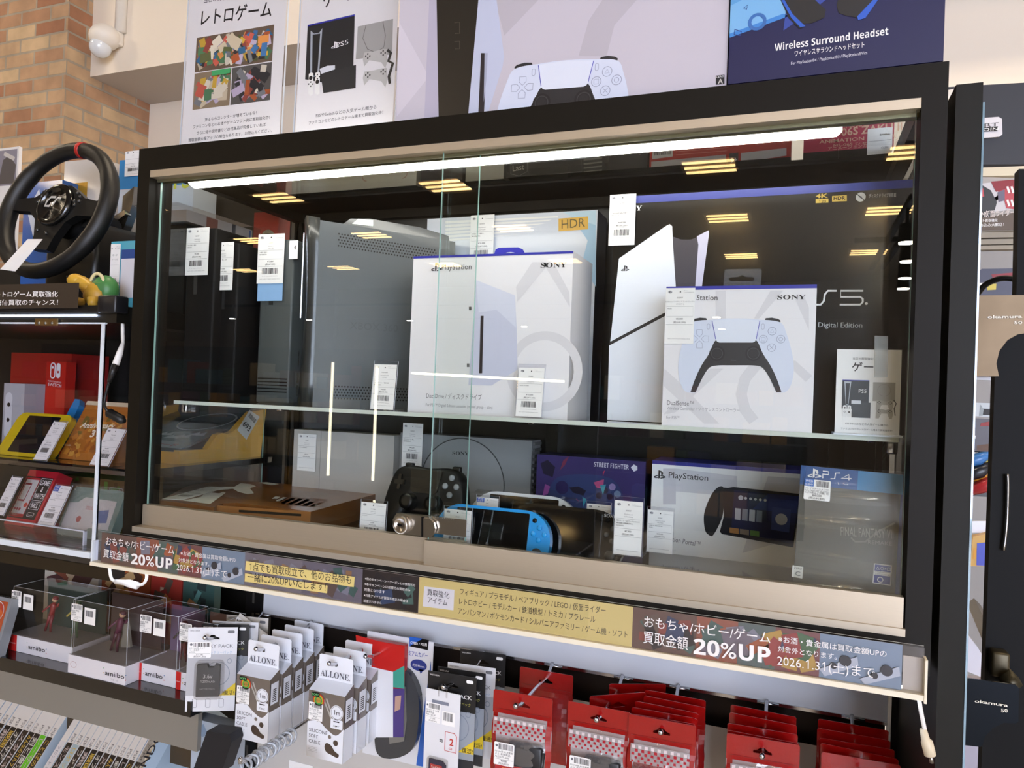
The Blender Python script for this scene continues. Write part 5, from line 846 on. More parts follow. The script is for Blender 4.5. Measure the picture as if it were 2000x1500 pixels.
cable('power_cable', 'white and black cord hanging between the display case and the cabinet', [at(239, 618, 0.02), at(239, 672, 0.015), at(222, 715, 0.0), at(213, 745, 0.0), at(204, 785, 0.0), at(208, 800, 0.0), at(222, 812, 0.01)], 0.0022, BKC, (('connector', [at(240, 670, 0.015), at(234, 690, 0.01), at(226, 712, 0.004)], [0.003, 0.0055, 0.006], WHITE), ('connector', [at(225, 713, 0.003), at(219, 730, 0), at(213, 746, 0)], [0.006, 0.005, 0.0035], BKC), ('inline_box', [at(209, 803, 0.005), at(213, 806, 0.006), at(238, 820, 0.012), at(243, 823, 0.012)], [0.004, 0.008, 0.008, 0.004], BKC), ('white_lead', [at(239, 600, 0.02), at(240, 670, 0.016)], 0.003, WC)))
# ================================================================ back panel with hooks
ZH = at(1110, 1303, 0.3).z - 0.008; ZP_ = ZH + 0.008
fx = thing('wall_fixture', 'pale back panel with slotted black uprights and a chrome bar under the cabinet', 'shelving', (0.6, 0.3, 0)); PNL = M('#d3d5da', 0.4, 0.1)
MB().box((0.055, 0.3, ZP_ + 0.002), (1.195, 0.312, 1.165), PNL).build('upper_panel', parent=fx); MB().box((0.055, 0.3, 0.2), (1.195, 0.312, ZH - 0.045), M('#c6c2bd', 0.45), [MATTE, MATTE] + [M('#c6c2bd', 0.45)] * 4).build('lower_panel', parent=fx)
b = MB().box((0.055, 0.297, ZP_ - 0.003), (1.195, 0.302, ZP_ + 0.002), CHROME); b.box((0.055, 0.325, ZH - 0.15), (1.195, 0.33, ZH), M('#2a2320', 0.4, 0.6)); b.build('hook_bar', parent=fx)
for x in (0.01, 1.2):
    b = MB().box((x, 0.3, 0.1), (x + 0.04, 0.34, 1.165), BLACK)
    for k in range(20): b.box((x + 0.017, 0.2995, 0.2 + k * 0.045), (x + 0.022, 0.3, 0.225 + k * 0.045), M('#3d3a35', 0.5))
    b.build('upright', parent=fx)
def hook(px, py, label, y1=None, zb=None, yb=0.296):
    z = zb or ZH; p = atz(px, py, z); yt = y1 if y1 is not None else p.y; x = p.x; t = thing('display_hook', label, 'hook', (x, yb, z), 'chrome display hooks'); b = MB()
    b.tube(sm([(x, yb, z + 0.012), (x, yb - 0.03, z - 0.002), (x, yb - 0.08, z), (x, yt + 0.02, z), (x, yt, z + 0.007)], 4, False), 0.0031, CHROME, 8); b.build('prong', parent=t); MB().ball((x, yt, z + 0.007), 0.0044, CHROME).build('ball_end', parent=t)
    MB().tube([(x - 0.014, yb - 0.002, z + 0.008), (x + 0.018, yb - 0.002, z + 0.008)], 0.0022, CHROME, 6).build('cross_bar', parent=t); return x, yt
HX = {}
for k, (px, py, lab) in enumerate(((400, 1253, 'chrome hook holding the white battery packs'), (500, 1275, 'chrome hook holding the farther row of cable packs'), (643, 1304, 'chrome hook holding the nearer row of cable packs'), (760, 1262, 'chrome hook holding the red topped and cover packs'), (866, 1350, 'chrome hook holding the black battery packs'), (1007, 1388, 'chrome hook holding the red pouch nearest the black battery packs'), (1165, 1415, 'chrome hook whose rear red pouch hangs twisted'), (1290, 1440, 'chrome hook holding the middle tight row of red pouches'), (1488, 1487, 'chrome hook holding the second row of red pouches from the black post'), (1672, 1460, 'chrome hook holding the row of red pouches beside the black post'))): HX[k] = hook(px, py, lab, {9: 0.1, 3: 0.19}.get(k))
def euro(cx, cy, s=1.0): return [(cx - 0.012 * s, cy - 0.002 * s), (cx - 0.012 * s, cy + 0.001 * s), (cx - 0.006 * s, cy + 0.003 * s), (cx - 0.003 * s, cy + 0.006 * s), (cx + 0.003 * s, cy + 0.006 * s), (cx + 0.006 * s, cy + 0.003 * s), (cx + 0.012 * s, cy + 0.001 * s), (cx + 0.012 * s, cy - 0.002 * s)]
def stick(F, par, L, name='price_sticker', n=0.0008, seed=3):
    b = MB(); b.pu(F, rrect(0, 0, F.w, F.h, F.w * 0.06), PAPER, n); barcode(b, F, F.w * .22, F.h * .7, F.w * .94, F.h * .95, seed, n=n + 0.0002); b.disc(F, F.w * .12, F.h * .85, F.w * .06, M('#6a6a70'), n + 0.0002, 10)
    for i, s in enumerate(L[:3]): b.fit(F, s, F.w * .05, F.h * (.57 - .12 * i), F.w * .88, F.h * .085, INK, 0, 0, n + 0.0002)
    b.line(F, [(F.w * .05, F.h * .27), (F.w * .95, F.h * .27)], F.w * 0.008, INK, n + 0.0002); b.tx(F, L[3], F.w * .5, F.h * .16, F.w * .3, INK, None, .5, 0, n + 0.0002); b.tx(F, L[4], F.w * .5, F.h * .04, F.w * .55, INK, None, .5, 0, n + 0.0002); return b.build(name, parent=par)
# ---- boxed cable packs
PK = M('#e6e8ee', 0.4); CLP = M('#6f655d', 0.12, coat=0.5, var=0.2, scale=25); bser = lambda s: ''.join(chr(0x1D400 + ord(c) - 65) if c.isupper() else c for c in s)
def cable_pack(kind, label, sticker):
    W_, HB, D_ = 0.072, 0.112, 0.024; F = Face((-W_ / 2, 0, 0), (1, 0, 0), (0, 0, 1)); t = thing('cable_pack', label, 'cable pack', (0, 0, 0), 'white boxed cable packs on hooks'); b = MB()
    b.plate([[(0.002, -0.028), (W_ - 0.002, -0.028), (W_ - 0.002, 0.012), (W_ - 0.005, 0.014), (0.005, 0.014), (0.002, 0.012)], [(W_ / 2 + 0.004 * math.cos(a), 0.004 * math.sin(a)) for a in [i * math.pi / 5 for i in range(10)]]], F, 0.001, PK)
    b.tx(F, bser('ALLONE.'), 0.006, -0.023, 0.06, M('#5a5c66', 0.4), 0.011, 0, 0, 0.0012); b.build('hang_tab', parent=t)
    zt, zb = -0.028, -0.028 - HB - 0.012; G = Face((-W_ / 2, -D_, zb), (1, 0, 0), (0, 0, 1), W_, HB); b = MB()
    b.hexa([(-W_ / 2, -D_, zb), (W_ / 2, -D_, zb), (W_ / 2, 0.006, zb), (-W_ / 2, 0.006, zb), (-W_ / 2, -D_, zb + HB), (W_ / 2, -D_, zb + HB), (W_ / 2, 0.002, zt), (-W_ / 2, 0.002, zt)], PK, [PK, PK, CLP, CLP, PK, CLP])
    wv = sm([(0, HB * .52, 0), (W_ * .3, HB * .56, 0), (W_ * .55, HB * .46, 0), (W_ * .8, HB * .40, 0), (W_, HB * .52, 0)], 4, False); b.pu(G, [(0, 0), (W_, 0)] + [tuple(p[:2]) for p in reversed(wv)], PK, 0.0003)
    for p in ([(0.012, HB * .95), (0.02, HB * .7), (0.02, HB * .55)], [(0.03, HB * .9), (0.04, HB * .75), (0.055, HB * .5)], [(0.036, HB * .92), (0.047, HB * .72), (0.06, HB * .5)]): b.line(G, p, 0.003, M('#a8a39c', 0.2, coat=0.5), 0.0004)
    b.rc(G, 0.044, HB * .66, 0.052, HB * .74, M('#c7c4bf', 0.2), 0.0005)
    n = 0.0006; T1, T2_ = M('#8a8c94'), INK
    for i, (a, c) in enumerate((('SILIC', 'ON' if kind == 'C' else 'ONE'), ('SOF', 'T'), ('CA', 'BLE'))): b.tx(G, a + c, 0.004, HB * (.38 - .085 * i), 0.0046 * len(a + c), T2_ if i == 1 else M('#55565c'), 0.006, 0, 0.004, n)
    for i in range(4): b.rc(G, 0.004, HB * (.15 - .022 * i), 0.022, HB * (.155 - .022 * i), M('#b4b5ba'), n)
    b.disc(G, W_ * .63, HB * .36, 0.0032, M('#7a6f66', 0.2), n); b.disc(G, W_ * .8, HB * .29, 0.0048, M('#4a3d34', 0.2), n); b.pu(G, [tuple(p[:2]) for p in sm([(W_ * .5, HB * .2, 0), (W_ * .55, HB * .26, 0), (W_ * .68, HB * .24, 0), (W_ * .78, HB * .17, 0), (W_ * .9, HB * .13, 0), (W_ * .86, HB * .08, 0), (W_ * .7, HB * .1, 0), (W_ * .55, HB * .13, 0)], 4)], M('#4a3d34', 0.2), n)
    b.pu(G, rrect(W_ * .64, HB * .5, W_ * .97, HB * .64, 0.002), PK, n); b.disc(G, W_ * .8, HB * .74, 0.0125, PK, n, 24); b.ring(G, W_ * .8, HB * .74, 0.0108, 0.0009, GREY, n + 0.0002, 24); b.tx(G, '1m', W_ * .8, HB * .71, 0.013, INK, None, .5, 0.01, n + 0.0003); b.tx(G, 'C⇔C' if kind == 'C' else 'A⇔C', W_ * .8, HB * .53, 0.012, INK, None, .5, 0.01, n + 0.0003); b.rc(G, W_ * .72, HB * .6, W_ * .88, HB * .615, INK, n + 0.0003)
    S2 = Face((W_ / 2, -D_, zb), (0, 1, 0), (0, 0, 1)); b.rc(S2, 0.003, HB * .6, D_ - 0.001, HB * .93, PK, 0.0004)
    for i in range(7): b.rc(S2, 0.008, HB * (.64 + .03 * i), 0.018, HB * (.655 + .03 * i), INK, 0.0006)
    b.rc(S2, 0, 0, D_ + 0.005, HB * .5, PK, 0.0003); b.rc(S2, 0.0, HB * .6, 0.0025, HB * .93, INK, 0.0005); b.build('carton', parent=t)
    if sticker:
        Q = Face(G.p(0.002, HB * .56, 0.0005), G.U, G.V, 0.028, 0.030); stick(Q, t, ['SILICON 1M', 'ケーブル 未使用', 'ALL 602012', '¥437', '(税込¥480)'])
        b = MB()
        for i, c_ in enumerate(('#d24a3a', '#d8c23c', '#4fb35a', '#c8a24a')): b.disc(G, 0.021, HB * .87, 0.0115 - i * 0.0022, M(c_, 0.2, 0.4), 0.0012 + i * 0.0001, 18)
        b.pu(G, rrect(0.007, HB * .92, 0.023, HB * .985, 0.002), BLACK, 0.0018); b.tx(G, 'SOFT', 0.0085, HB * .935, 0.013, M('#8be08f'), None, 0, 0, 0.002); b.tx(G, 'しなやか', 0.013, HB * .855, 0.016, INK, None, 0, 0, 0.0018); b.build('foil_sticker', parent=t)
    return t
for k, (hx, n_, kind) in enumerate(((1, 5, 'C'), (2, 3, 'A'))):
    row = ('farther', 'nearer')[k]; x, yt = HX[hx]; pr = None
    for i in range(n_):
        y = yt + 0.02 + i * (0.033 if k == 0 else 0.04); ordn = ('front', 'second', 'third', 'fourth', 'rearmost')[i] if i < n_ - 1 else 'rearmost'; lab = '%s white boxed cable pack of the %s hanging row' % (ordn, row)
        if i == 0: t = cable_pack(kind, lab, True); t.location = (x, y, ZH - 0.0015); BASE[t] = Vector(t.location)
        elif i == 1: pr = cable_pack(kind, lab, False); pr.location = (x + 0.001, y, ZH - 0.0015)
        else: dup(pr, (x + 0.002 * (i % 2), y, ZH - 0.0015), 0.02 * (i % 3 - 1), lab)
# ---- red zip pouches
RED = M('#960806', 0.25, coat=0.5, bump=0.25, scale=35); RED2 = M('#7f0908', 0.3, coat=0.4); CHK = M('#cfc3c4', 0.3)
def pouch(label, full, seed, lines=()):
    W_, H_ = 0.094, 0.15; R = random.Random(seed); F = Face((-W_ / 2, 0, -H_ + 0.02), (1, 0, 0), (0, 0, 1), W_, H_); t = thing('red_pouch', label, 'pouch', (0, 0, 0), 'red plastic pouches on hooks'); b = MB(); hh = H_ - 0.034; cx = W_ / 2
    nx = 12; hol = euro(cx, H_ - 0.018); 
    b.plate([[(0, hh), (W_, hh), (W_, H_ - 0.002), (W_ - 0.002, H_), (0.002, H_), (0, H_ - 0.002)], hol], F, 0.0008, RED); ny = 16; P = []; Pb = []
    for j in range(ny + 1):
        for i in range(nx + 1):
            u, v = W_ * i / nx, hh * j / ny; e = math.sin(math.pi * i / nx) * math.sin(math.pi * min(1, j / ny * 1.02)) ; P.append(F.p(u + 0.002 * math.sin(j * .9) * (abs(i - nx / 2) / nx), v, 0.011 * e ** 0.7 * (1 if 0 < e else 0) + R.uniform(-.0007, .0007) * (e > .05))); Pb.append(F.p(u, v, -0.008 * max(e, 0) ** 0.7 - 0.0008))
    WIN = GL('pouch_film', '#efe8e8', 0.07, 0.06, 0.1, '#d8d4d4', bump=0.3, bscale=50)
    for j in range(ny):
        for i in range(nx):
            k = [j * (nx + 1) + i, j * (nx + 1) + i + 1, (j + 1) * (nx + 1) + i + 1, (j + 1) * (nx + 1) + i]; m = RED if i in (0, nx - 1) or j == 0 else WIN
            if not full: m = RED
            b.add([P[q_] for q_ in k], [(0, 1, 2, 3)], m, True); b.add([Pb[q_] for q_ in k], [(3, 2, 1, 0)], RED2 if not full else M('#d5cfcf', 0.4), True)
    b.rc(F, 0.004, hh + 0.006, W_ - 0.004, hh + 0.0068, RED2, 0.0006)
    if full:
        b.rc(F, 0.006, hh - 0.026, W_ - 0.006, hh, GL('frost', '#efe9e9', 0.05, 0.2, 0.35, '#d6d2d3'), 0.0135)
        for j in range(5):
            for i in range(18):
                if (i + j) % 2 == 0: c_ = 0.0023 * (1 - 0.1 * j); b.rc(F, 0.008 + i * 0.0045, hh - 0.006 - j * 0.0048, 0.008 + i * 0.0045 + 2 * c_, hh - 0.006 - j * 0.0048 + 2 * c_, M('#a31828', 0.35) if j else CHK, 0.0142)
    b.build('bag', parent=t)
    if full:
        MB().box((-0.018, -0.009, -H_ + 0.05), (0.036, 0.004, -H_ + 0.098), M('#17171a', 0.35), r=0.004).tube([(0.0, -0.003, -H_ + 0.05), (0.02, -0.004, -H_ + 0.035), (0.034, -0.004, -H_ + 0.06), (0.037, -0.004, -H_ + 0.09)], 0.003, BKC, 8).build('adapter', parent=t)
        G = Face((-0.036, -0.0125, -H_ + 0.024), (1, 0, 0), (0, 0, 1), 0.062, 0.042); b = MB(); b.rc(G, 0, 0, G.w, G.h, WHITE, 0); b.rc(G, 0, G.h * .74, G.w, G.h, M('#a8262a'), 0.0003); b.tx(G, lines[0], 0.012, G.h * .8, 0.02, M('#e8b83a'), None, 0, 0.01, 0.0005); b.tx(G, 'AC 充電器', 0.034, G.h * .8, 0.02, WHITE, None, 0, 0, 0.0005); b.tx(G, lines[1], G.w / 2, G.h * .58, 0.022, INK, None, .5, 0, 0.0005); barcode(b, G, 0.014, 0.006, 0.048, G.h * .52, seed, n=0.0005); b.build('label_card', parent=t)
        Q = Face((-0.038, -0.0128, -H_ + 0.064), (1, 0, 0), (0, 0, 1), 0.032, 0.034); stick(Q, t, [lines[0] + ' AC充電器', 'メル 未使用品', 'ALG-DSL 600'] + ['¥888', '(税込¥977)'], seed=seed)
    return t
pp_ = pouch('red pouch hanging at the rear of the hook nearest the black battery packs', False, 60); x6, y6 = HX[5]; pp_.location = (x6 + 0.002, 0.255, ZH - 0.008)
pf = [pouch('front red pouch with black charger on the hook nearest the black battery packs', True, 61, ('DS Lite用', 'ALG-DSLAGK')), pouch('front red pouch with black charger on the hook whose rear pouch hangs twisted', True, 62, ('PSVITA用', 'ALG-PVAC')), pouch('front red pouch of the middle tight row of red pouches', True, 63, ('3DS用', 'ALG-3DSAC')), pouch('front red pouch of the second row from the black post', True, 64, ('DSi用', 'ALG-DSIAC'))]
for t, k, dy, rz in zip(pf, (5, 6, 7, 8), (0.013, 0.012, 0.008, 0.02), (0.04, 0.0, 0.03, 0.06)): t.location = (HX[k][0] + (0.006 if k == 5 else 0.0), HX[k][1] + dy, ZH + 0.001); t.rotation_euler = (0, 0, rz)
b7 = HX[6][0]; dup(pp_, (b7 + 0.012, 0.21, ZH - 0.006), 0.62, 'twisted red pouch at the rear of its hook, beside the middle tight row')
dup(pp_, (b7 + 0.03, 0.275, ZH - 0.01), 0.45, 'rearmost red pouch half hidden behind the twisted red pouch')
RS = random.Random(8); NM = ['second', 'third', 'fourth', 'fifth', 'sixth', 'rearmost']
for k, ys, row in ((7, (0.14, 0.165, 0.19, 0.22, 0.25), 'of the middle tight row'), (8, (0.145, 0.175, 0.215, 0.25), 'of the second row from the black post'), (9, (0.135, 0.16, 0.185, 0.22, 0.26), 'of the row beside the black post')):
    for i, y in enumerate(ys):
        nm = NM[i] if i < len(ys) - 1 else 'rearmost'
        if k == 9: nm = ('front', 'second', 'third', 'fourth', 'rearmost')[i]
        dup(pp_, (HX[k][0] + RS.uniform(-.004, .004), y, ZH + 0.001 - (y - 0.1) * 0.055), RS.uniform(-.07, .07), '%s red pouch %s' % (nm, row))
# ---- carded packs
def card_pack(F, name, label, cat, group, body, art=None, hole=True, th=0.001, parts=None):
    t = thing(name, label, cat, F.p(F.w / 2, 0), group); b = MB(); lp = [[(0, 0), (F.w, 0), (F.w, F.h), (0, F.h)]]
    if hole: lp.append(euro(F.w / 2, F.h - 0.02 if F.h > 0.09 else F.h - 0.012))
    b.plate(lp, F, th, body)
    if art: art(b, F)
    b.build('card', parent=t)
    if parts: parts(t, F)
    return t
def batt_art(dark):
    def art(b, F):
        w_, h_ = F.w, F.h; ink = WHITE if dark else M('#6f7074'); n = 0.0006
        if dark: b.rc(F, 0, h_ * .0, w_, h_ * .62, M('#9aa0a8', 0.4), n)
        else: b.rc(F, 0, h_ * .19, w_, h_ * .68, M('#b4b4b8', 0.4), n)
        b.tx(F, 'WISTARIA', w_ * .04, h_ * .955, w_ * .2, ink, None, 0, 0, n); b.pu(F, rrect(w_ * .8, h_ * .93, w_ * .94, h_ * .965, 0.002), ink, n)
        b.tx(F, 'BATTERY PACK', w_ * .1, h_ * .76, w_ * .82, ink, 0.0065, 0, 0, n); b.tx(F, 'バッテリーパック', w_ * .4, h_ * .69, w_ * .5, M('#b9b455') if dark else M('#8fb0d0'), None, 0, 0, n)
        b.ring(F, w_ * .62, h_ * .45, 0.022, 0.0012, M('#7f8792'), n + 0.0002); b.ring(F, w_ * .86, h_ * .6, 0.004, 0.001, M('#7f8792'), n + 0.0002)
        b.pu(F, [(w_ * .68, h_ * .19), (w_, h_ * .19), (w_, h_ * .34)], M('#e0c22a'), n + 0.0003); b.tx(F, '復活!', w_ * .76, h_ * .2, w_ * .22, INK, None, 0, 0.01, n + 0.0005)
        if dark: b.rc(F, 0, 0, w_, h_ * .12, M('#2a2b2d'), n + 0.0002)
        else:
            for k in range(3): b.line(F, rrect(w_ * (.14 + .27 * k), h_ * .05, w_ * (.23 + .27 * k), h_ * .15, 0.002), 0.001, M('#9a9ba0'), n, True)
    return art
def batt_parts(t, F):
    w_, h_ = F.w, F.h; b = MB(); G = Face(F.p(w_ * .23, h_ * .2, 0.0), F.U, F.V, w_ * .46, h_ * .38); o = [(0, 0), (G.w, 0), (G.w, G.h * .96), (G.w * .8, G.h), (G.w * .72, G.h * .9), (G.w * .5, G.h * .9), (G.w * .45, G.h), (0, G.h * .98)]
    b.prism([G.p(*q_) for q_ in o], F.N * 0.010, M('#2c2a29', 0.4)); b.tx(G, '3.6v', G.w * .5, G.h * .58, G.w * .4, M('#b0aca8'), None, .5, 0.01, 0.0105); b.tx(G, '1200mAh', G.w * .5, G.h * .44, G.w * .62, M('#b0aca8'), None, .5, 0, 0.0105); b.tx(G, 'BATTERYPACK', G.w * .5, G.h * .22, G.w * .66, M('#8a8784'), None, .5, 0, 0.0105); b.build('battery', parent=t)
    MB().prism([F.p(u, v, 0.001) for u, v in rrect(w_ * .19, h_ * .17, w_ * .76, h_ * .62, 0.008)], F.N * 0.0115, CLEAR).build('blister', parent=t)
    stick(Face(F.p(w_ * .02, h_ * .64, 0), F.U, F.V, w_ * .46, h_ * .19), t, ['PSP-1000用 バッテ', 'リー 未使用', '605500', '¥1,182', '(税込¥1,300)'], n=0.0012)
def hang(hk, y, w_, h_, yaw, dx=0.0, drop=0.02): x = HX[hk][0] + dx; U = Vector((math.cos(yaw), math.sin(yaw), 0)); return Face(Vector((x, y, ZH - h_ + drop)) - U * w_ / 2, U, (0, 0, 1), w_, h_)
WH = M('#dfdfe2', 0.45); DB_ = M('#1c1b1b', 0.4)
card_pack(hang(0, HX[0][1] + 0.02, 0.088, 0.155, 0.5), 'battery_pack', 'white carded battery pack in front on the hook beside the figure boxes', 'battery pack', 'carded battery packs on hooks', WH, batt_art(False), parts=batt_parts)
card_pack(hang(0, HX[0][1] + 0.045, 0.088, 0.155, 0.42, 0.006), 'battery_pack', 'black carded battery pack second on the hook beside the figure boxes', 'battery pack', 'carded battery packs on hooks', DB_, batt_art(True))
card_pack(hang(0, HX[0][1] + 0.065, 0.088, 0.155, 0.36, 0.012), 'battery_pack', 'white carded battery pack third on the hook beside the figure boxes', 'battery pack', 'carded battery packs on hooks', WH, batt_art(False))
card_pack(hang(0, HX[0][1] + 0.1, 0.088, 0.15, 0.2, 0.01), 'battery_pack', 'pale carded battery pack rearmost on the hook beside the figure boxes', 'battery pack', 'carded battery packs on hooks', M('#d8d2c8', 0.5), batt_art(False))
t = card_pack(Face((HX[0][0] - 0.02, 0.225, ZH - 0.02), (0.9, 0, -0.42), (0.42, 0, 0.9), 0.09, 0.055), 'swing_card', 'pale tilted card with price sticker hanging behind the white battery packs', 'card', None, M('#d6d0c6', 0.5), None, False)
stick(Face((HX[0][0] - 0.018, 0.2245, ZH - 0.013), (0.9, 0, -0.42), (0.42, 0, 0.9), 0.034, 0.04), t, ['PSP用 ケース', '未使用', '605500', '¥891', '(税込¥980)'])
xh = HX[4][0]
for y, dx, dk, lab in ((HX[4][1] + 0.022, 0.004, True, 'black carded battery pack in front, behind the memory card pack'), (HX[4][1] + 0.045, 0.01, True, 'black carded battery pack second behind the memory card pack'), (HX[4][1] + 0.072, 0.016, False, 'white carded battery pack between black ones behind the memory card pack'), (0.27, 0.008, True, 'black carded battery pack rearmost behind the memory card pack')):
    card_pack(hang(4, y, 0.084, 0.15, 0.1 if y > 0.2 else 0.06, dx), 'battery_pack', lab, 'battery pack', 'carded battery packs on hooks', DB_ if dk else WH, batt_art(dk))
def sd_parts(t, F):
    b = MB(); b.prism([F.p(u, v, 0.001) for u, v in ((0.012, 0.0), (0.042, 0.0), (0.042, 0.035), (0.036, 0.041), (0.012, 0.041))], F.N * 0.003, M('#2a2a48', 0.35)); b.rc(F, 0.015, 0.026, 0.036, 0.034, M('#c43a34'), 0.0042); b.tx(F, 'SanDisk', 0.017, 0.028, 0.017, WHITE, None, 0, 0, 0.0045); b.tx(F, '2.0', 0.024, 0.012, 0.01, WHITE, None, 0, 0, 0.0045); b.build('memory_card', parent=t)
    MB().prism([F.p(u, v, 0.0008) for u, v in rrect(0.009, -0.004, 0.045, 0.045, 0.004)], F.N * 0.005, CLEAR).build('blister', parent=t)
    stick(Face(F.p(0.001, F.h - 0.052, 0), F.U, F.V, 0.027, 0.031), t, ['SDカード 2GB', '未使用品', '700-120 00', '¥1,500', '(税込¥1,650)']); g = Face(F.p(0.031, F.h - 0.052, 0), F.U, F.V, 0.023, 0.022); b = MB(); b.rc(g, 0, 0, g.w, g.h, PAPER, 0.0008); barcode(b, g, 0.003, 0.007, 0.02, 0.02, 7, n=0.001); b.build('barcode_sticker', parent=t)
def sd_art(b, F): b.tx(F, '2', 0.046, F.h - 0.082, 0.007, M('#c43a34'), 0.011, 0, 0.02, 0.0008); b.line(F, [(0.038, F.h - 0.092), (0.058, F.h - 0.092), (0.058, F.h - 0.066), (0.054, F.h - 0.062), (0.038, F.h - 0.062)], 0.0012, M('#c43a34'), 0.0008, True); b.tx(F, 'GB', 0.045, F.h - 0.089, 0.006, M('#c43a34'), None, 0, 0, 0.0008); b.rc(F, 0.012, F.h - 0.021, 0.042, F.h - 0.016, M('#7d8190'), 0.0007); b.tx(F, 'SD', 0.028, F.h - 0.08, 0.007, INK, None, 0, 0.02, 0.0008)
F = hang(4, HX[4][1] + 0.008, 0.062, 0.15, -0.03, -0.004, -0.004); t = card_pack(F, 'memory_card_pack', 'white memory card pack with red number two, hanging in front of the black packs', 'memory card pack', None, WH, sd_art, False, parts=sd_parts)
MB().tube([F.p(0.024, F.h - 0.008, 0.001), F.p(0.024, F.h + 0.006, 0.001), F.p(0.031, F.h + 0.012, 0.001), F.p(0.038, F.h + 0.006, 0.001), F.p(0.038, F.h - 0.008, 0.001)], 0.0018, CLEAR, 8).build('hang_loop', parent=t)
# cover pack and the red topped pack
F = face((708, 1470), (840, 1490), (707, 1230), 0.255); F.w = F.uv(841, 1400)[0]; HC = F.h
def cov_art(b, F):
    b.pp(F, [(800, 1243), (838, 1250), (836, 1270), (800, 1262)], BLACK, 0.0006); b.pp(F, [(800, 1243), (826, 1247), (800, 1262)], M('#1f5fc0'), 0.0007); b.tp(F, 'CYBER・PS5用', (802, 1257), (834, 1262), WHITE, 5, 0.01, 0.0009); b.tp(F, 'プレミアムカバー', (785, 1277), (836, 1285), M('#2f3f9a'), 8, 0.01, 0.0007)
    b.pp(F, [(842, 1290), (842, 1500), (813, 1495), (826, 1400)], M('#2f62b8', 0.35), 0.0005); u, v = F.uv(818, 1299); b.disc(F, u, v, 0.0165, M('#2c3a86'), 0.0008, 24, .62); b.pp(F, [(818, 1306), (828, 1308), (822, 1316)], M('#2c3a86'), 0.0008); b.tx(F, '約0.95mm', u, v - 0.003, 0.024, WHITE, None, .5, 0, 0.001); u, v = F.uv(710, 1252); barcode(b, F, u, v, u + 0.025, v + 0.008, 5)
def cov_parts(t, F):
    o = [tuple(p[:2]) for p in sm([(*F.uv(x, y), 0) for x, y in ((790, 1303), (806, 1310), (820, 1335), (826, 1370), (822, 1430), (810, 1460), (780, 1474), (750, 1470), (740, 1440), (745, 1360), (770, 1315))], 3)]
    MB().prism([F.p(u, v, 0.001) for u, v in o], F.N * 0.014, M('#3a3c40', 0.25, coat=0.4)).build('cover_shell', parent=t); q_ = [F.uv(x, y) for x, y in ((778, 1330), (800, 1335), (803, 1400), (798, 1440), (770, 1445), (765, 1380))]; MB().prism([F.p(u, v, 0.0152) for u, v in q_], F.N * 0.002, M('#77746e', 0.2, coat=0.5)).build('clear_inset', parent=t)
card_pack(F, 'cover_pack', 'white and blue carded pack of a dark controller cover at the rear', 'cover pack', None, WH, cov_art, False, parts=cov_parts)
F = face((706, 1400), (790, 1420), (699, 1245), 0.235); F.w = F.uv(789, 1300)[0]
def rp_art(b, F): b.pp(F, [(695, 1240), (790, 1266), (790, 1300), (768, 1312), (700, 1296)], M('#c01f1a', 0.3), 0.0005); b.pp(F, [(768, 1312), (790, 1300), (790, 1345), (768, 1342)], M('#3f9a86', 0.35), 0.0005); b.pp(F, [(700, 1296), (768, 1312), (768, 1440), (700, 1440)], WH, 0.0005); b.pp(F, [(768, 1345), (790, 1345), (788, 1440), (768, 1440)], M('#4b3a7a', 0.35), 0.0005); b.pp(F, [(772, 1360), (784, 1358), (782, 1385), (771, 1390)], M('#c09a86'), 0.0007)
card_pack(F, 'accessory_pack', 'red topped accessory pack with teal and purple print, before the controller cover', 'accessory pack', None, M('#b9201b', 0.3), rp_art, False, 0.012)
# lower rings
zl = 0.866; p1 = atz(470, 1492, zl); hook(470, 1492, 'chrome hook carrying clear plastic rings at the bottom', None, zl); pr = None
for i in range(9):
    y = p1.y + 0.012 + i * 0.014; lab = 'clear plastic ring on the bottom hook'; b = MB(); b.tube([(0.011 * math.cos(a), 0.002 * math.sin(a * 2), 0.011 * math.sin(a) - 0.008) for a in [k * math.pi / 8 for k in range(16)]], 0.0022, GL('ring_plastic', '#e4e8ee', 0.08, 0.1, 0.35, '#dfe4ea'), 6, True)
    if pr is None: pr = tag(b.build('plastic_ring', loc=(0, 0, 0)), lab, 'ring', 'clear rings on the bottom hook'); pr.location = (p1.x, y, zl)
    else: dup(pr, (p1.x, y, zl), 0.3 * math.sin(i * 2.0))
p2 = atz(590, 1500, 0.855); tag(MB().box((p2.x - 0.025, p2.y, 0.80), (p2.x + 0.02, p2.y + 0.001, 0.862), WH).build('hang_card'), 'small white hanging card at the bottom beside the clear rings', 'card')
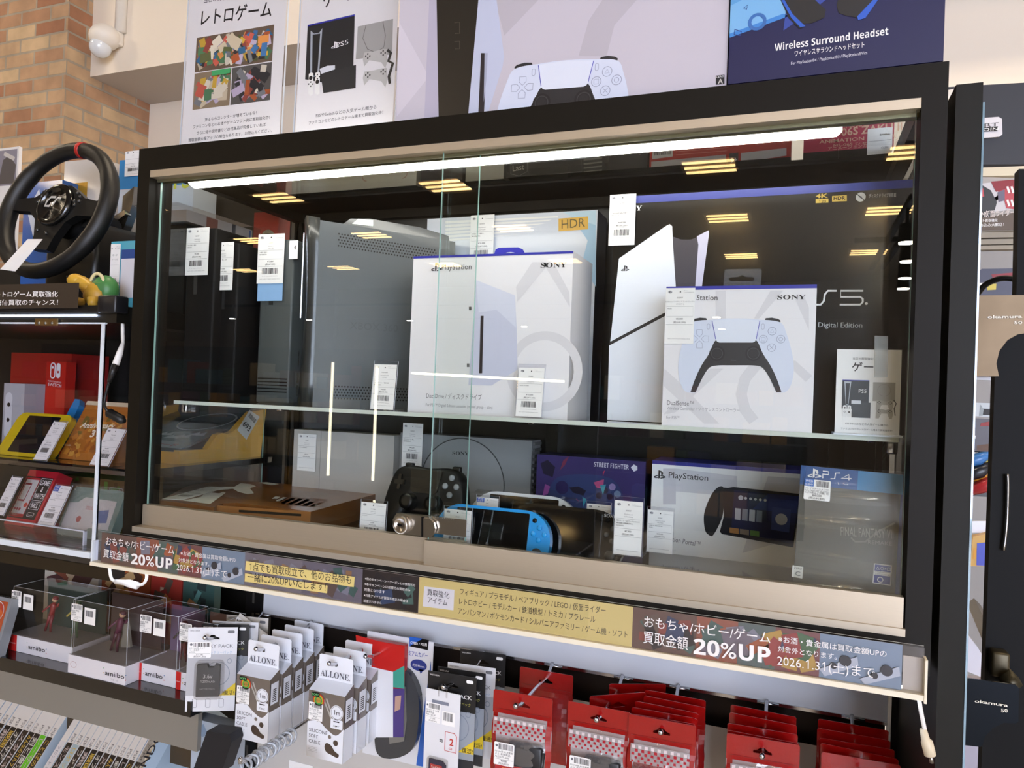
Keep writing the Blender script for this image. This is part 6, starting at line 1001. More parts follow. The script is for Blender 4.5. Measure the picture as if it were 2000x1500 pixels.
# ================================================================ the neighbouring bay: shelving, display case, its goods
X0 = -1.3; TZ = 1.585; S1 = 1.297; S2 = 1.16; AZ = 0.868; AY = 0.14
bay = thing('shop_shelving', 'black shop shelving beside the cabinet with a lit clear display case', 'shelving', (-0.65, 0.2, 0)); DBK = M('#15130f', 0.35)
MB().box((X0, 0.45, 0.1), (-0.03, 0.47, 1.75), M('#1a1714', 0.5)).build('back_panel', parent=bay)
MB().box((X0, 0.0, TZ - 0.03), (-0.035, 0.45, TZ), DBK).build('shelf', parent=bay); b = MB().box((X0, 0.06, S1 - 0.012), (-0.035, 0.42, S1), M('#121214', 0.08, coat=0.5)); b.box((X0, 0.058, S1 - 0.012), (-0.035, 0.06, S1 - 0.004), CHROME); b.build('shelf', parent=bay)
MB().box((X0, -0.005, S2 - 0.02), (-0.06, 0.42, S2), M('#2a2727', 0.2, coat=0.4)).build('shelf', parent=bay); MB().box((X0, -0.012, S2 - 0.008), (-0.058, -0.005, S2 + 0.002), AEDGE).build('front_strip', parent=bay)
for z0, z1, y in ((1.112, 1.134, 0.01),): MB().box((X0, y, z0), (-0.035, y + 0.03, z1), M('#2d2417', 0.4, 0.3)).build('fascia', parent=bay)
MB().box((X0, AY, AZ - 0.028), (0.03, 0.44, AZ), M('#131214', 0.2, coat=0.4)).build('shelf', parent=bay)
MB().box((X0, AY + 0.02, AZ - 0.10), (0.03, AY + 0.03, AZ - 0.03), M('#8d8880', 0.45, 0.2)).build('fascia', parent=bay); MB().box((X0, AY + 0.06, AZ - 0.16), (0.03, AY + 0.07, AZ - 0.10), M('#4a3c28', 0.4, 0.3)).build('fascia', parent=bay)
# clear case: pane, edge profile, light bar, hinge
case = thing('display_case', 'clear display case front with white edge profile, hinge and light bar', 'display case', (-0.4, 0, 1.17))
xe = -0.06; pane(X0, xe, 0.0, 0.003, S2 + 0.004, 1.552, 'front_pane', case, ACRYL)
MB().box((xe - 0.007, -0.002, S2 + 0.004), (xe, 0.003, 1.553), AEDGE).build('edge_profile', parent=case); pane(xe - 0.003, xe, 0.003, 0.42, S2 + 0.004, 1.552, 'side_pane', case, ACRYL)
MB().box((X0, 0.0, 1.5525), (xe, 0.004, 1.5555), AEDGE).build('edge_profile', parent=case)
LB_ = M('#cfe0ff', 0.4, emit=5.0); a = at(0, 615, 0.0); MB().box((X0, -0.004, a.z - 0.003), (xe - 0.02, 0.0, a.z + 0.0), LB_).build('light_bar', parent=case)
h0 = at(70, 636, -0.004); h1 = at(113, 622, -0.004); b = MB().box((h0.x, -0.006, h0.z), (h1.x, -0.003, h1.z), M('#c2a878', 0.3, 1.0))
for k in range(3): b.ball((h0.x + (h1.x - h0.x) * (0.2 + 0.3 * k), -0.006, (h0.z + h1.z) / 2 - 0.002), 0.0028, STEEL)
b.build('hinge', parent=case); MB().box((xe - 0.012, -0.008, at(195, 612, 0).z), (xe + 0.03, 0.02, at(195, 578, 0).z), M('#18191d', 0.35), r=0.003).build('end_holder', parent=case)
# sign strip above the case
F = face((0, 607), (198, 612), (0, 556), -0.012); b = MB(); b.box(F.p(-0.9, 0, -0.004), F.p(F.w, F.h, -0.002), ACRYL); b.prism([F.p(-0.9, 0.004), F.p(F.w * .78, 0.004), F.p(F.w * .78, F.h), F.p(-0.9, F.h)], F.N * 0.0005, M('#3a3027', 0.35)); t = thing('sign_strip', 'brown sign strip with white lettering above the lit display case', 'sign', F.p(0.1, 0)); b.build('printed_strip', parent=t); b = MB()
b.tp(F, 'ファミコン、メガドライブなどレトロゲーム買取強化', (-165, 580), (114, 579), WHITE, 8, 0.015, 0.001); b.tp(F, '懐かしのハードやゲームソフトは高価買取のチャンス！', (-185, 596), (114, 595), WHITE, 8, 0.015, 0.001); b.build('lettering', parent=t)
MB().box(F.p(-0.9, -0.003, -0.006), F.p(F.w, 0, 0.003), ACRYL).build('clear_holder', parent=t)
# ---- on the top shelf: steering wheel
c = at(110, 409, 0.12); el = math.radians(15); N = Vector((0, -math.cos(el), math.sin(el))).normalized(); U_, V_, N = frame(N); U_ = -U_ if U_.x < 0 else U_; V_ = N.cross(U_); V_ = V_ if V_.z > 0 else -V_
rot = math.radians(-6); U2 = U_ * math.cos(rot) + V_ * math.sin(rot); V2 = -U_ * math.sin(rot) + V_ * math.cos(rot); G = Face(c, U2, V2); G.N = N
WB = M('#141414', 0.42, bump=0.15, scale=900); t = thing('steering_wheel', 'black game steering wheel with red top mark and round emblem', 'steering wheel', (c.x, c.y + 0.05, TZ)); Rw = 0.139
def ringpts(a0, a1, n, r=Rw): return [G.p(r * math.cos(math.radians(a0 + (a1 - a0) * i / n)), r * 0.97 * math.sin(math.radians(a0 + (a1 - a0) * i / n))) for i in range(n + (0 if a1 - a0 == 360 else 1))]
MB().tube(ringpts(0, 360, 64), [0.0172 if (k < 7 or 25 < k < 40 or k > 57) else 0.0158 for k in range(64)], WB, 14, True).build('rim', parent=t)
MB().tube(ringpts(84, 88, 3), 0.0168, M('#b8201c', 0.4), 14).build('red_mark', parent=t)
pl = [(-0.122, 0.016), (-0.07, 0.022), (-0.045, 0.04), (-0.02, 0.052), (0.025, 0.052), (0.05, 0.04), (0.075, 0.026), (0.122, 0.02), (0.122, -0.012), (0.07, -0.012), (0.045, -0.028), (0.03, -0.06), (0.024, -0.09), (-0.024, -0.09), (-0.03, -0.06), (-0.045, -0.026), (-0.07, -0.01), (-0.122, -0.01)]
MB().prism([G.p(u, v, -0.012) for u, v in pl], N * 0.016, M('#161616', 0.35)).build('spoke_plate', parent=t)
MB().lathe([(0.046, 0), (0.046, 0.006), (0.04, 0.010), (0.034, 0.010), (0.034, 0.0085), (0, 0.0085)], G.p(0.002, 0.006, 0.004), N, M('#0c0c0d', 0.15, coat=0.5), 32).build('hub', parent=t)
b = MB(); ng = 0.0135; L_ = M('#b9b6b2', 0.3); b.line(G, [(0.006, 0.020), (-0.008, 0.020), (-0.016, 0.010), (-0.016, 0.0), (-0.004, 0.0), (-0.001, 0.008)], 0.005, L_, ng); b.line(G, [(0.004, 0.002), (0.011, 0.018), (0.022, 0.018)], 0.005, L_, ng); b.build('emblem', parent=t)
b = MB()
for u, v in ((0.05, 0.036), (0.062, 0.028), (0.05, 0.018), (0.064, 0.018), (0.054, 0.01), (-0.05, 0.024), (-0.054, 0.012), (-0.042, 0.036), (-0.022, -0.05), (0.006, -0.055)): b.ball(G.p(u, v, 0.005), 0.0042, M('#2b2a29', 0.2, coat=0.5), 8)
b.build('button', parent=t)['kind'] = 'stuff'
MB().box(c + Vector((-0.07, 0.03, -0.2)), c + Vector((0.075, 0.2, -0.02)), M('#121211', 0.4), r=0.012).lathe([(0.045, -0.09), (0.045, 0.0), (0.03, 0.012)], c - N * 0.03, N, MATTE, 20).build('motor_base', parent=t)
b = MB()
for s in (1, -1): b.prism([G.p(s * u, v, -0.03) for u, v in ((0.05, 0.03), (0.105, 0.055), (0.108, 0.02), (0.07, -0.02), (0.05, -0.02))], N * 0.003, M('#4a4742', 0.3, 0.8))
b.build('paddle', parent=t)
K = Face(at(0, 528, 0.02), (0.80, 0.0, 0.6), (0, 1, 0)); K.U = (at(60, 470, 0.025) - at(14, 527, 0.02)).normalized(); K.V = (at(8, 524, 0.02) - at(30, 529, 0.02)).normalized(); b = MB(); cs = [at(0, 526, 0.01), at(30, 530, 0.01), at(83, 467, 0.015), at(54, 467, 0.02)]
K = Face(cs[0], cs[1] - cs[0], (cs[3] - cs[0])); K.V = (cs[3] - cs[0] - K.U * (cs[3] - cs[0]).dot(K.U)).normalized(); K.N = K.U.cross(K.V); K.w = (cs[1] - cs[0]).length; K.h = (cs[3] - cs[0]).length
if K.N.dot(CAM - K.O) < 0: K.N = -K.N
b.prism(cs, -K.N * 0.0005, PAPER); b.build('price_slip', parent=t)
# pedal set behind
t = thing('pedal_set', 'metal pedal set standing behind the steering wheel by the cabinet frame', 'pedals', at(245, 490, 0.3)); P = lambda x, y, d: at(x, y, d)
PM = M('#8e877c', 0.3, 0.9); b = MB(); o = [P(x, y, 0.26) for x, y in ((240, 383), (262, 364), (258, 400), (244, 440), (226, 478), (214, 480), (228, 440), (238, 410))]; b.prism(o, (0, 0.02, 0), PM); b.build('pedal_arm', parent=t)
b = MB(); b.prism([P(x, y, 0.25) for x, y in ((212, 428), (243, 410), (245, 418), (222, 436), (224, 470), (215, 472))], (0, 0.015, 0), CHROME); b.build('pedal_plate', parent=t); MB().box(P(195, 575, 0.25), P(262, 500, 0.25) + Vector((0, 0.12, 0)), M('#141311', 0.4), r=0.006).build('pedal_base', parent=t)
# toy tortoise, card case, parcels, picture
q0 = at(177, 560, 0.03); q0.z = TZ; YT, GT_, CT = M('#d8a838', 0.4), M('#4d8a4a', 0.4), M('#e6d9a8', 0.5)
t = thing('toy_tortoise', 'small plain yellow toy tortoise with green shell beside the steering wheel', 'toy', q0)
MB().ball(q0 + Vector((0.004, 0.01, 0.024)), 0.023, YT, 14, (1.1, 0.9, 1)).tube(sm([q0 + Vector(p) for p in ((-0.006, 0.004, 0.032), (-0.018, 0.0, 0.044), (-0.028, -0.004, 0.048))], 3, False), [0.013] * 2 + [0.012] * 5, YT, 10).ball(q0 + Vector((-0.032, -0.005, 0.049)), 0.014, YT, 14, (1.2, .9, .85)).build('body', parent=t)
MB().ball(q0 + Vector((0.014, 0.018, 0.034)), 0.027, GT_, 16, (1, .75, 1)).build('shell', parent=t); MB().tube([q0 + Vector((0.008 + 0.027 * math.cos(a) * 0.7, 0.006, 0.034 + 0.028 * math.sin(a))) for a in [k * math.pi / 10 for k in range(20)]], 0.003, CT, 8, True).build('shell_rim', parent=t)
for dx, dy in ((-0.012, -0.008), (0.016, -0.008), (-0.01, 0.024), (0.02, 0.024)): MB().tube([q0 + Vector((dx, dy, 0.016)), q0 + Vector((dx * 1.2, dy - 0.002, 0.0))], [0.009, 0.0075], YT, 10).build('leg', parent=t)
b = MB()
for s in (-1, 1): b.ball(q0 + Vector((-0.04, -0.008 + s * 0.007, 0.054)), 0.0022, BLACK, 8)
b.build('eye', parent=t)
F = face((214, 560), (258, 562), (217, 474), 0.1); F.O.z = TZ; F.w = F.uv(268, 520)[0]; F.h = F.uv(220, 472)[1]; TL = M('#4aa6bc', 0.3, coat=0.3); t = thing('card_case', 'teal clear case of cards with a white slip, beside the cabinet frame', 'card case', F.p(F.w / 2, 0, -0.02)); carton(F, 0.05, TL).rc(F, F.w * .4, F.h * .2, F.w * .92, F.h * .75, M('#d9d5da')).rc(F, F.w * .4, F.h * .75, F.w * .92, F.h * .88, M('#2b4a8a')).build('case', parent=t)
slip(Face(F.p(F.w * .02, F.h * .06, 0.002), F.U, F.V, F.w * .36, F.h * .9), t, ['カード', 'ケース付', '-', '¥980', '(税込¥1,078)'])
def parcel(px, y, z, d, m, name, label, cat, art=None, h=None):
    F = face(px[0], px[1], px[2], y); F.O.z = z if z else F.O.z; F.h = h or F.uv(*px[2])[1]; b = carton(F, d, m); b.clip = (0, 0, F.w, F.h)
    if art: art(b, F)
    return tag(b.build(name), label, cat)
def a_gold(b, F): b.rc(F, F.w * .06, F.h * .1, F.w * .66, F.h * .86, M('#c99a2a', 0.25, 0.3)); b.pu(F, [(F.w * .2, F.h * .2), (F.w * .36, F.h * .55), (F.w * .6, F.h * .25)], M('#3a3a52')); b.pu(F, [(F.w * .2, F.h * .5), (F.w * .3, F.h * .75), (F.w * .34, F.h * .4)], M('#222'.ljust(7, '2')), 0.0006); b.rc(F, F.w * .72, F.h * .1, F.w * .95, F.h * .7, M('#77706c'))
parcel(((124, 372), (195, 378), (126, 316)), 0.3, TZ, 0.06, M('#cfc7be', 0.25, coat=0.5), 'blister_pack', 'gold and grey blister pack seen through the steering wheel', 'pack', a_gold)
def a_blue(b, F): b.pu(F, [(F.w * .1, F.h * .8), (F.w * .4, F.h * .95), (F.w * .7, F.h * .6), (F.w * .3, F.h * .6)], M('#d9dfe8')); b.pu(F, [(F.w * .4, F.h * .7), (F.w * .8, F.h * .9), (F.w * .75, F.h * .6)], M('#b0403f'), 0.0006)
parcel(((45, 430), (118, 440), (60, 357)), 0.26, TZ, 0.08, M('#2f62b0', 0.25, coat=0.5), 'toy_box', 'blue toy carton seen through the steering wheel, behind its hub', 'box', a_blue)
def a_tips(b, F):
    b.rc(F, 0, F.h * .82, F.w, F.h, M('#2f86c4')); b.tx(F, 'TIPS', F.w * .55, F.h * .8, F.w * .4, M('#d6d84a'), None, 0, 0.03); b.pu(F, [(F.w * .1, F.h * .35), (F.w * .3, F.h * .6), (F.w * .5, F.h * .55), (F.w * .48, F.h * .35)], M('#3f7fc0')); b.pu(F, [(F.w * .6, F.h * .55), (F.w * .85, F.h * .62), (F.w * .9, F.h * .35), (F.w * .62, F.h * .3)], M('#3f8fc8')); b.rc(F, F.w * .6, F.h * .1, F.w * .95, F.h * .3, M('#4a4f5a'))
F = Face((at(226, 500, 0.33).x, 0.33, TZ), (1, 0, 0), (0, 0, 1), at(372, 500, 0.33).x - at(226, 500, 0.33).x, at(250, 312, 0.33).z - TZ); b = carton(F, 0.07, M('#cdd3da', 0.4)); a_tips(b, F); t = thing('kit_box', 'white and blue kit carton half behind the cabinet frame', 'box', F.p(F.w / 2, 0, -0.03)); b.build('carton', parent=t)
g = face((243, 345), (266, 348), (247, 296), 0.326); g.w = 0.05; slip(g, t, ['PLUM', 'キット', '-', '¥1,200', '(税込¥1,320)'])
tag(MB().box((-0.3, 0.448, TZ), (-0.03, 0.5, 1.93), M('#3f362c', 0.5)).build('storage_box'), 'dark brown carton at the back beyond the white and blue kit carton', 'box')
F = Face((-0.1, 0.405, TZ), (1, 0, 0), (0, 0, 1), 0.068, 0.26); b = carton(F, 0.04, M('#a8372c', 0.35)); b.disc(F, 0.04, 0.2, 0.02, M('#8b8780', 0.25, 0.8)); b.disc(F, 0.04, 0.2, 0.012, M('#33312e')); tag(b.build('toy_box'), 'red toy car carton seen through the cabinet side glass', 'box')
b = MB(); y0, y1 = 0.10, 0.325; zt, zb = 1.786, 1.77; b.hexa([(-0.10, y0 + 0.03, zb - 0.014), (-0.022, y0 + 0.03, zb - 0.014), (-0.022, y1, zb - 0.014), (-0.10, y1, zb - 0.014), (-0.12, y0, zt), (-0.012, y0, zt), (-0.012, y1, zt), (-0.12, y1, zt)], CLEAR); t = thing('blister_tray', 'clear plastic figure tray lying across cartons, seen through the side glass', 'tray', (-0.07, 0.25, 1.72)); b.build('tray', parent=t)
b = MB().box((-0.095, y0 + 0.035, zb - 0.010), (-0.026, y1 - 0.01, zb + 0.012), M('#b9aeb2', 0.4)); SF = Face((-0.0258, y0 + 0.035, zb - 0.01), (0, 1, 0), (0, 0, 1)); b.rc(SF, 0.05, 0, 0.08, 0.02, M('#8a5a52')); b.rc(SF, 0.12, 0.0, 0.13, 0.022, M('#55555f')); b.rc(SF, 0.17, 0, 0.175, 0.02, M('#4f66a0')); b.rc(SF, 0.2, 0.0, 0.24, 0.02, M('#d8d3cc')); b.build('insert', parent=t)
tag(MB().box((-0.13, 0.14, 1.585), (-0.03, 0.32, 1.7555), MATTE).build('support_box'), 'black carton under the clear figure tray beside the cabinet', 'box')
F = face((-40, 372), (34, 366), (-40, 295), 0.34); b = MB(); b.box(F.p(0, -0.16, -0.008), F.p(F.w, F.h, 0), M('#e8e4e0', 0.4)); b.rc(F, 0.006, 0.006, F.w - 0.006, F.h - 0.006, M('#8d8790')); b.pu(F, [(F.w * .5, F.h * .1), (F.w * .6, F.h * .7), (F.w * .75, F.h * .8), (F.w * .94, F.h * .55), (F.w * .9, F.h * .1)], M('#5a5350'), 0.0006); b.line(F, [(F.w * .62, F.h * .86), (F.w * .9, F.h * .7)], 0.01, M('#c9c2ba'), 0.0008); tag(b.build('framed_picture'), 'grey picture in a white frame at the far end above the steering wheel', 'picture')
# ---- inside the case, upper level
def red_art(b, F): b.rc(F, 0, F.h * .3, F.w, F.h, M('#a3241d')); 
F = Face((-0.72, 0.3, S1), (1, 0, 0), (0, 0, 1), at(140, 700, 0.3).x + 0.72, 0.215); tag(carton(F, 0.1, M('#a8231c', 0.3, coat=0.3)).build('console_box'), 'large red console carton in the upper level of the lit case', 'box')
F = face((88, 780), (127, 785), (92, 708), 0.27); F.O.z = S1; F.w = F.uv(128, 740)[0]; F.h = F.uv(92, 706)[1]; b = carton(F, 0.025, M('#c9281f', 0.3, coat=0.3)); RD = WHITE; u, v = F.uv(99, 738)
b.line(F, rrect(u, v, u + 0.0135, v + 0.034, 0.006), 0.003, RD, 0.0006, True); b.pu(F, rrect(u + 0.0175, v, u + 0.031, v + 0.034, 0.006), RD, 0.0006); b.disc(F, u + 0.0065, v + 0.024, 0.003, RD, 0.0008); b.disc(F, u + 0.024, v + 0.014, 0.003, M('#c9281f'), 0.0008); b.tp(F, 'NINTENDO', (94, 745), (120, 749), RD, 3); b.tp(F, 'SWITCH', (94, 753), (120, 757), RD, 6, 0.01); tag(b.build('console_box'), 'small red carton with white console mark before the large red carton', 'box')
F = face((6, 800), (46, 805), (8, 748), 0.25); F.O.z = S1; F.h = F.uv(8, 748)[1]; b = carton(F, 0.06, M('#b9b9bd', 0.35)); b.pu(F, rrect(F.w * .1, F.h * .1, F.w * .45, F.h * .85, 0.012), M('#dedfe2'), 0.0006); b.disc(F, F.w * .28, F.h * .65, 0.005, INK, 0.0008); b.disc(F, F.w * .28, F.h * .4, 0.005, INK, 0.0008); tag(b.build('console_box'), 'grey carton with a white controller printed on it, behind the yellow handheld', 'box')
def tilted(bl, br, tl, y, lean, z): F = face(bl, br, tl, y, lean=lean); F.O.z = z; F.w = F.uv(*br)[0]; F.h = F.uv(*tl)[1]; return F
LE = 0.55
F = tilted((-10, 876), (112, 888), (6, 800), 0.09, LE, S1 + 0.001); F.w = F.uv(122, 850)[0]; F.h = F.uv(60, 806)[1]; YH = M('#dcc01c', 0.35, coat=0.2); t = thing('handheld_console', 'yellow handheld console tilted back on the upper level of the lit case', 'handheld console', F.p(F.w / 2, 0, -0.01))
MB().prism([F.p(u, v, -0.013) for u, v in rrect(0, 0, F.w, F.h, 0.016, 5)], F.N * 0.013, YH).build('body', parent=t); MB().prism([F.p(u, v, 0) for u, v in rrect(F.w * .2, F.h * .08, F.w * .8, F.h * .93, 0.003)], F.N * 0.0008, M('#191a1e', 0.06, coat=0.5)).build('screen', parent=t)
for u, v in ((.9, .72), (.9, .3)): MB().lathe([(0.007, 0), (0.007, 0.004), (0.005, 0.005)], F.p(F.w * u, F.h * v, 0), F.N, M('#e5e1d4', 0.4), 14).build('thumb_stick', parent=t)
F = tilted((108, 838), (132, 842), (114, 779), 0.17, 0.5, S1 + 0.001); F.h = F.uv(122, 778)[1]; F.w = F.uv(135, 800)[0]; t = thing('joystick_controller', 'bright blue slim controller between the yellow handheld and the orange box', 'controller', F.p(0.02, 0)); b = MB(); b.prism([F.p(u, v, -0.014) for u, v in [(F.w, 0), (F.w, F.h), (F.w * .4, F.h), (F.w * .1, F.h * .9), (0, F.h * .7), (0, F.h * .25), (F.w * .3, 0)]], F.N * 0.014, M('#2a86c8', 0.3, coat=0.3)); b.build('body', parent=t); MB().lathe([(0.007, 0), (0.007, 0.005), (0.005, 0.006)], F.p(F.w * .5, F.h * .62, 0), F.N, BLACK, 14).build('thumb_stick', parent=t)
F = tilted((114, 878), (240, 886), (138, 781), 0.11, 0.5, S1 + 0.001); F.w = F.uv(246, 850)[0]; OR = M('#b5702c', 0.3, coat=0.5, var=0.2, scale=40); b = carton(F, 0.04, OR); collage(b, F, 0.002, 0.002, F.w * .95, F.h * .75, 90, [M(c, 0.35) for c in ('#c98a34', '#9a5a26', '#d6a14a', '#a8622a', '#7e6a30', '#c47a30')], 51, 0.08, 0.2); IV = M('#f0e6cf'); b.tp(F, 'Anniversary', (157, 836), (222, 838), IV, 11, 0.02, 0.0022, 0.3); b.tp(F, '31', (176, 854), (192, 855), IV, 14, 0.03, 0.0022); b.tp(F, 'Nintendo', (117, 870), (139, 872), IV, 4, 0, 0.0022); b.rc(F, 0, F.h * .92, F.w, F.h * .99, M('#d9c7a8', 0.2), 0.0022)
tag(b.build('game_box'), 'orange gold patterned box with pale script lettering in the lit case', 'box')
card_stand(face((64, 898), (90, 902), (87, 820), 0.062, lean=0.5), 'price card stand leaning on the yellow handheld', ['Nintendo', 'Switch Lite', 'HDH-001', '¥11,000', '(税込¥12,100)', '本体のみ'], cap=0.03)
card_stand(face((174, 908), (211, 913), (206, 834), 0.062, lean=0.5), 'price card stand leaning on the orange gold box', ['Nintendo', 'ゲームソフト', '限定版', '¥3,000', '(税込¥3,300)', '未開封'], cap=0.03)
# yellow tabletop toy behind the side glass
XT = -0.062; prof = [atx(x, y, XT) for x, y in ((350, 915), (350, 888), (405, 885), (424, 857), (434, 853), (445, 855), (456, 850), (490, 812), (520, 806), (508, 903))]; zb = prof[0].z; dz = S1 - zb
prof = [Vector((0, p.y, p.z + dz)) for p in prof]; prof[-1].z = S1; prof[0].z = S1; t = thing('tabletop_game', 'yellow tabletop game with dark sloping play field, seen through the side glass', 'toy', (-0.17, prof[0].y + 0.1, S1)); YG = M('#f0b226', 0.35, coat=0.2); W3 = 0.27
for x in (XT - 0.014, XT - W3): MB().prism([(x, p.y, p.z) for p in prof], (0.014, 0, 0), YG).build('side_wing', parent=t)
y0_, y1_ = prof[0].y, prof[-2].y; zf = prof[1].z - 0.004; zk = prof[7].z - 0.008; MB().box((XT - W3 + 0.014, y0_, S1), (XT - 0.014, y1_, zf), YG).build('base', parent=t)
PFc = Face((XT - W3 + 0.016, y0_ + 0.004, zf + 0.001), (1, 0, 0), (0, y1_ - y0_, zk - zf)); PL = (Vector((0, y1_ - y0_, zk - zf))).length; b = MB(); wv_ = W3 - 0.032; b.prism([PFc.p(0, 0), PFc.p(wv_, 0), PFc.p(wv_, PL), PFc.p(0, PL)], -PFc.N * 0.003, M('#39434a', 0.15, coat=0.5)); b.rc(PFc, 0, PL * .12, wv_, PL * .42, M('#5d7680', 0.2)); b.rc(PFc, 0, PL * .06, wv_, PL * .2, M('#a9b7bd', 0.3), 0.0006)
b.tx(PFc, 'アーケード', wv_ * .5, PL * .09, wv_ * .4, M('#b8403c'), 0.012, 0, 0.03, 0.001); b.ring(PFc, wv_ * .62, PL * .72, wv_ * .26, 0.004, M('#c9ccce'), 0.001, 40)
for i, (u, v) in enumerate(((.4, .33), (.52, .36), (.75, .33), (.85, .4), (.66, .3))): b.pu(PFc, [(wv_ * (u - .08), PL * (v - .04)), (wv_ * (u - .03), PL * (v + .04)), (wv_ * u, PL * v), (wv_ * (u + .04), PL * (v + .05)), (wv_ * (u + .09), PL * (v - .04))], M('#c9d4d8', 0.3), 0.0008 + i * 0.0001)
b.build('play_field', parent=t)
cs = [atx(x, y, XT + 0.001) for x, y in ((481, 866), (463, 847), (487, 808), (507, 821))]; cs = [p + Vector((0, 0, dz)) for p in cs]; b = MB(); b.poly(cs, PAPER); S3 = Face(cs[1], cs[0] - cs[1], (0, 0, 1)); S3.U = (cs[0] - cs[1]).normalized(); S3.V = (cs[2] - cs[1]).normalized(); S3.N = Vector((1, 0, 0)); wq, hq = (cs[0] - cs[1]).length, (cs[2] - cs[1]).length; b.tx(S3, '693', wq * .12, hq * .3, wq * .7, INK, None, 0, 0.02, 0.0006); barcode(b, S3, wq * .15, hq * .75, wq * .85, hq * .93, 3); b.build('number_sticker', parent=t)
# ---- inside the case, lower level
F = tilted((8, 1004), (86, 1010), (12, 914), 0.09, 0.45, S2 + 0.001); F.w = F.uv(112, 930)[0]; F.h = F.uv(60, 917)[1]; RD2 = M('#c42433', 0.35, coat=0.3); b = carton(F, 0.035, RD2); BK2 = M('#231f20', 0.4); w_, h_ = F.w, F.h
b.rc(F, w_ * .02, h_ * .12, w_ * .93, h_ * .88, BK2); b.rc(F, w_ * .06, h_ * .14, w_ * .52, h_ * .86, M('#b92a34'), 0.0006); b.rc(F, w_ * .08, h_ * .2, w_ * .5, h_ * .82, M('#c9c5bf'), 0.0008); b.rc(F, w_ * .1, h_ * .42, w_ * .32, h_ * .75, M('#a83038'), 0.001); b.rc(F, w_ * .12, h_ * .45, w_ * .30, h_ * .72, M('#d3d2c8'), 0.0012)
for k in range(3): b.disc(F, w_ * (.14 + .08 * k), h_ * .28, 0.003, M('#b03540'), 0.001)
b.disc(F, w_ * .43, h_ * .36, 0.005, M('#d04a3a'), 0.001)
for s, v, ww in (('GAME', .74, .3), ('&', .62, .07), ('WATCH', .5, .32), ('BALL', .33, .22)): b.tx(F, s, w_ * .73, h_ * v, w_ * ww, WHITE, h_ * .09, .5, 0.02, 0.0008)
b.line(F, rrect(w_ * .55, h_ * .46, w_ * .91, h_ * .86, 0.001), 0.0008, WHITE, 0.0007, True); b.line(F, rrect(w_ * .57, h_ * .3, w_ * .89, h_ * .43, 0.001), 0.0008, WHITE, 0.0007, True); b.line(F, rrect(w_ * .62, h_ * .17, w_ * .84, h_ * .24, 0.003), 0.0008, WHITE, 0.0007, True); b.tx(F, 'Nintendo', w_ * .73, h_ * .185, w_ * .16, WHITE, None, .5, 0, 0.0008)
tag(b.build('game_box'), 'red and black pocket game carton on the lower level of the lit case', 'box')
F = face((118, 985), (242, 995), (118, 928), 0.22); F.O.z = S2; F.h = F.uv(120, 927)[1]; b = carton(F, 0.1, M('#8a6a3c', 0.4), None, M('#7fa04a', 0.4)); GRN = [M(c, 0.4) for c in ('#6fa03c', '#9a7442', '#7a5a34', '#84b04a')]; R = random.Random(4)
for i in range(70): u, v = R.uniform(0, F.w - 0.012), R.uniform(0, F.h - 0.012); b.rc(F, u, v, u + 0.01, v + 0.01, GRN[i % 4], 0.0004 + i * 0.00001)
b.rc(F, 0.006, F.h - 0.022, 0.022, F.h - 0.006, WHITE, 0.0016); b.line(F, rrect(F.w * .78, F.h - 0.026, F.w * .98, F.h - 0.016, 0.003), 0.001, WHITE, 0.0016, True); b.tx(F, 'Nintendo', F.w * .88, F.h - 0.0235, F.w * .16, WHITE, None, .5, 0, 0.0016); tag(b.build('game_box'), 'brown and green pixel patterned box behind the wrapped green pouch', 'box')
F = tilted((108, 1028), (200, 1040), (128, 950), 0.07, 0.4, S2 + 0.001); F.w = F.uv(238, 985)[0]; F.h = F.uv(170, 952)[1]; t = thing('game_pouch', 'grey green pouch in crinkled clear wrap on the lower level of the lit case', 'pouch', F.p(F.w / 2, 0)); b = MB(); b.prism([F.p(u, v, -0.02) for u, v in rrect(0, 0, F.w, F.h, 0.012)], F.N * 0.02, M('#7f9488', 0.4)); w_, h_ = F.w, F.h
b.pu(F, [(w_ * .05, h_ * .12), (w_ * .5, h_ * .1), (w_ * .58, h_ * .2), (w_ * .93, h_ * .2), (w_ * .9, h_ * .78), (w_ * .3, h_ * .8), (w_ * .2, h_ * .68), (w_ * .04, h_ * .66)], M('#d3cdc6'), 0.0006); b.tx(F, 'ZELDA', w_ * .38, h_ * .56, w_ * .2, M('#b8504a'), None, 0, 0.01, 0.001); b.pu(F, [(w_ * .6, h_ * .3), (w_ * .86, h_ * .34), (w_ * .82, h_ * .6), (w_ * .62, h_ * .55)], M('#6f7aa0'), 0.0008); b.disc(F, w_ * .33, h_ * .35, 0.006, M('#b0463c'), 0.0009); b.build('pouch', parent=t)
b = MB(); R = random.Random(9); nx = ny = 7; P_ = [F.p(w_ * (i / nx * 1.06 - .03), h_ * (j / ny * 1.08 - .03), 0.003 + R.uniform(0, 0.004)) for j in range(ny + 1) for i in range(nx + 1)]; b.add(P_, [(j * 8 + i, j * 8 + i + 1, (j + 1) * 8 + i + 1, (j + 1) * 8 + i) for j in range(7) for i in range(7)], FILM); b.build('clear_wrap', parent=t)
card_stand(face((-14, 1005), (6, 1008), (4, 927), 0.06, lean=0.45), 'price card stand at the far end of the lower level of the lit case', ['Nintendo', 'GAME&WATCH', 'BALL', '¥2,800', '(税込¥3,080)', '箱付'], cap=0.03)
card_stand(face((71, 1026), (103, 1032), (104, 944), 0.05, lean=0.45), 'price card stand with blue web badge before the wrapped green pouch', ['Nintendo', 'ゼルダの伝説', 'ポーチ', '¥5,000', '(税込¥5,500)', '未使用 袋傷み'], cap=0.03, web=True)
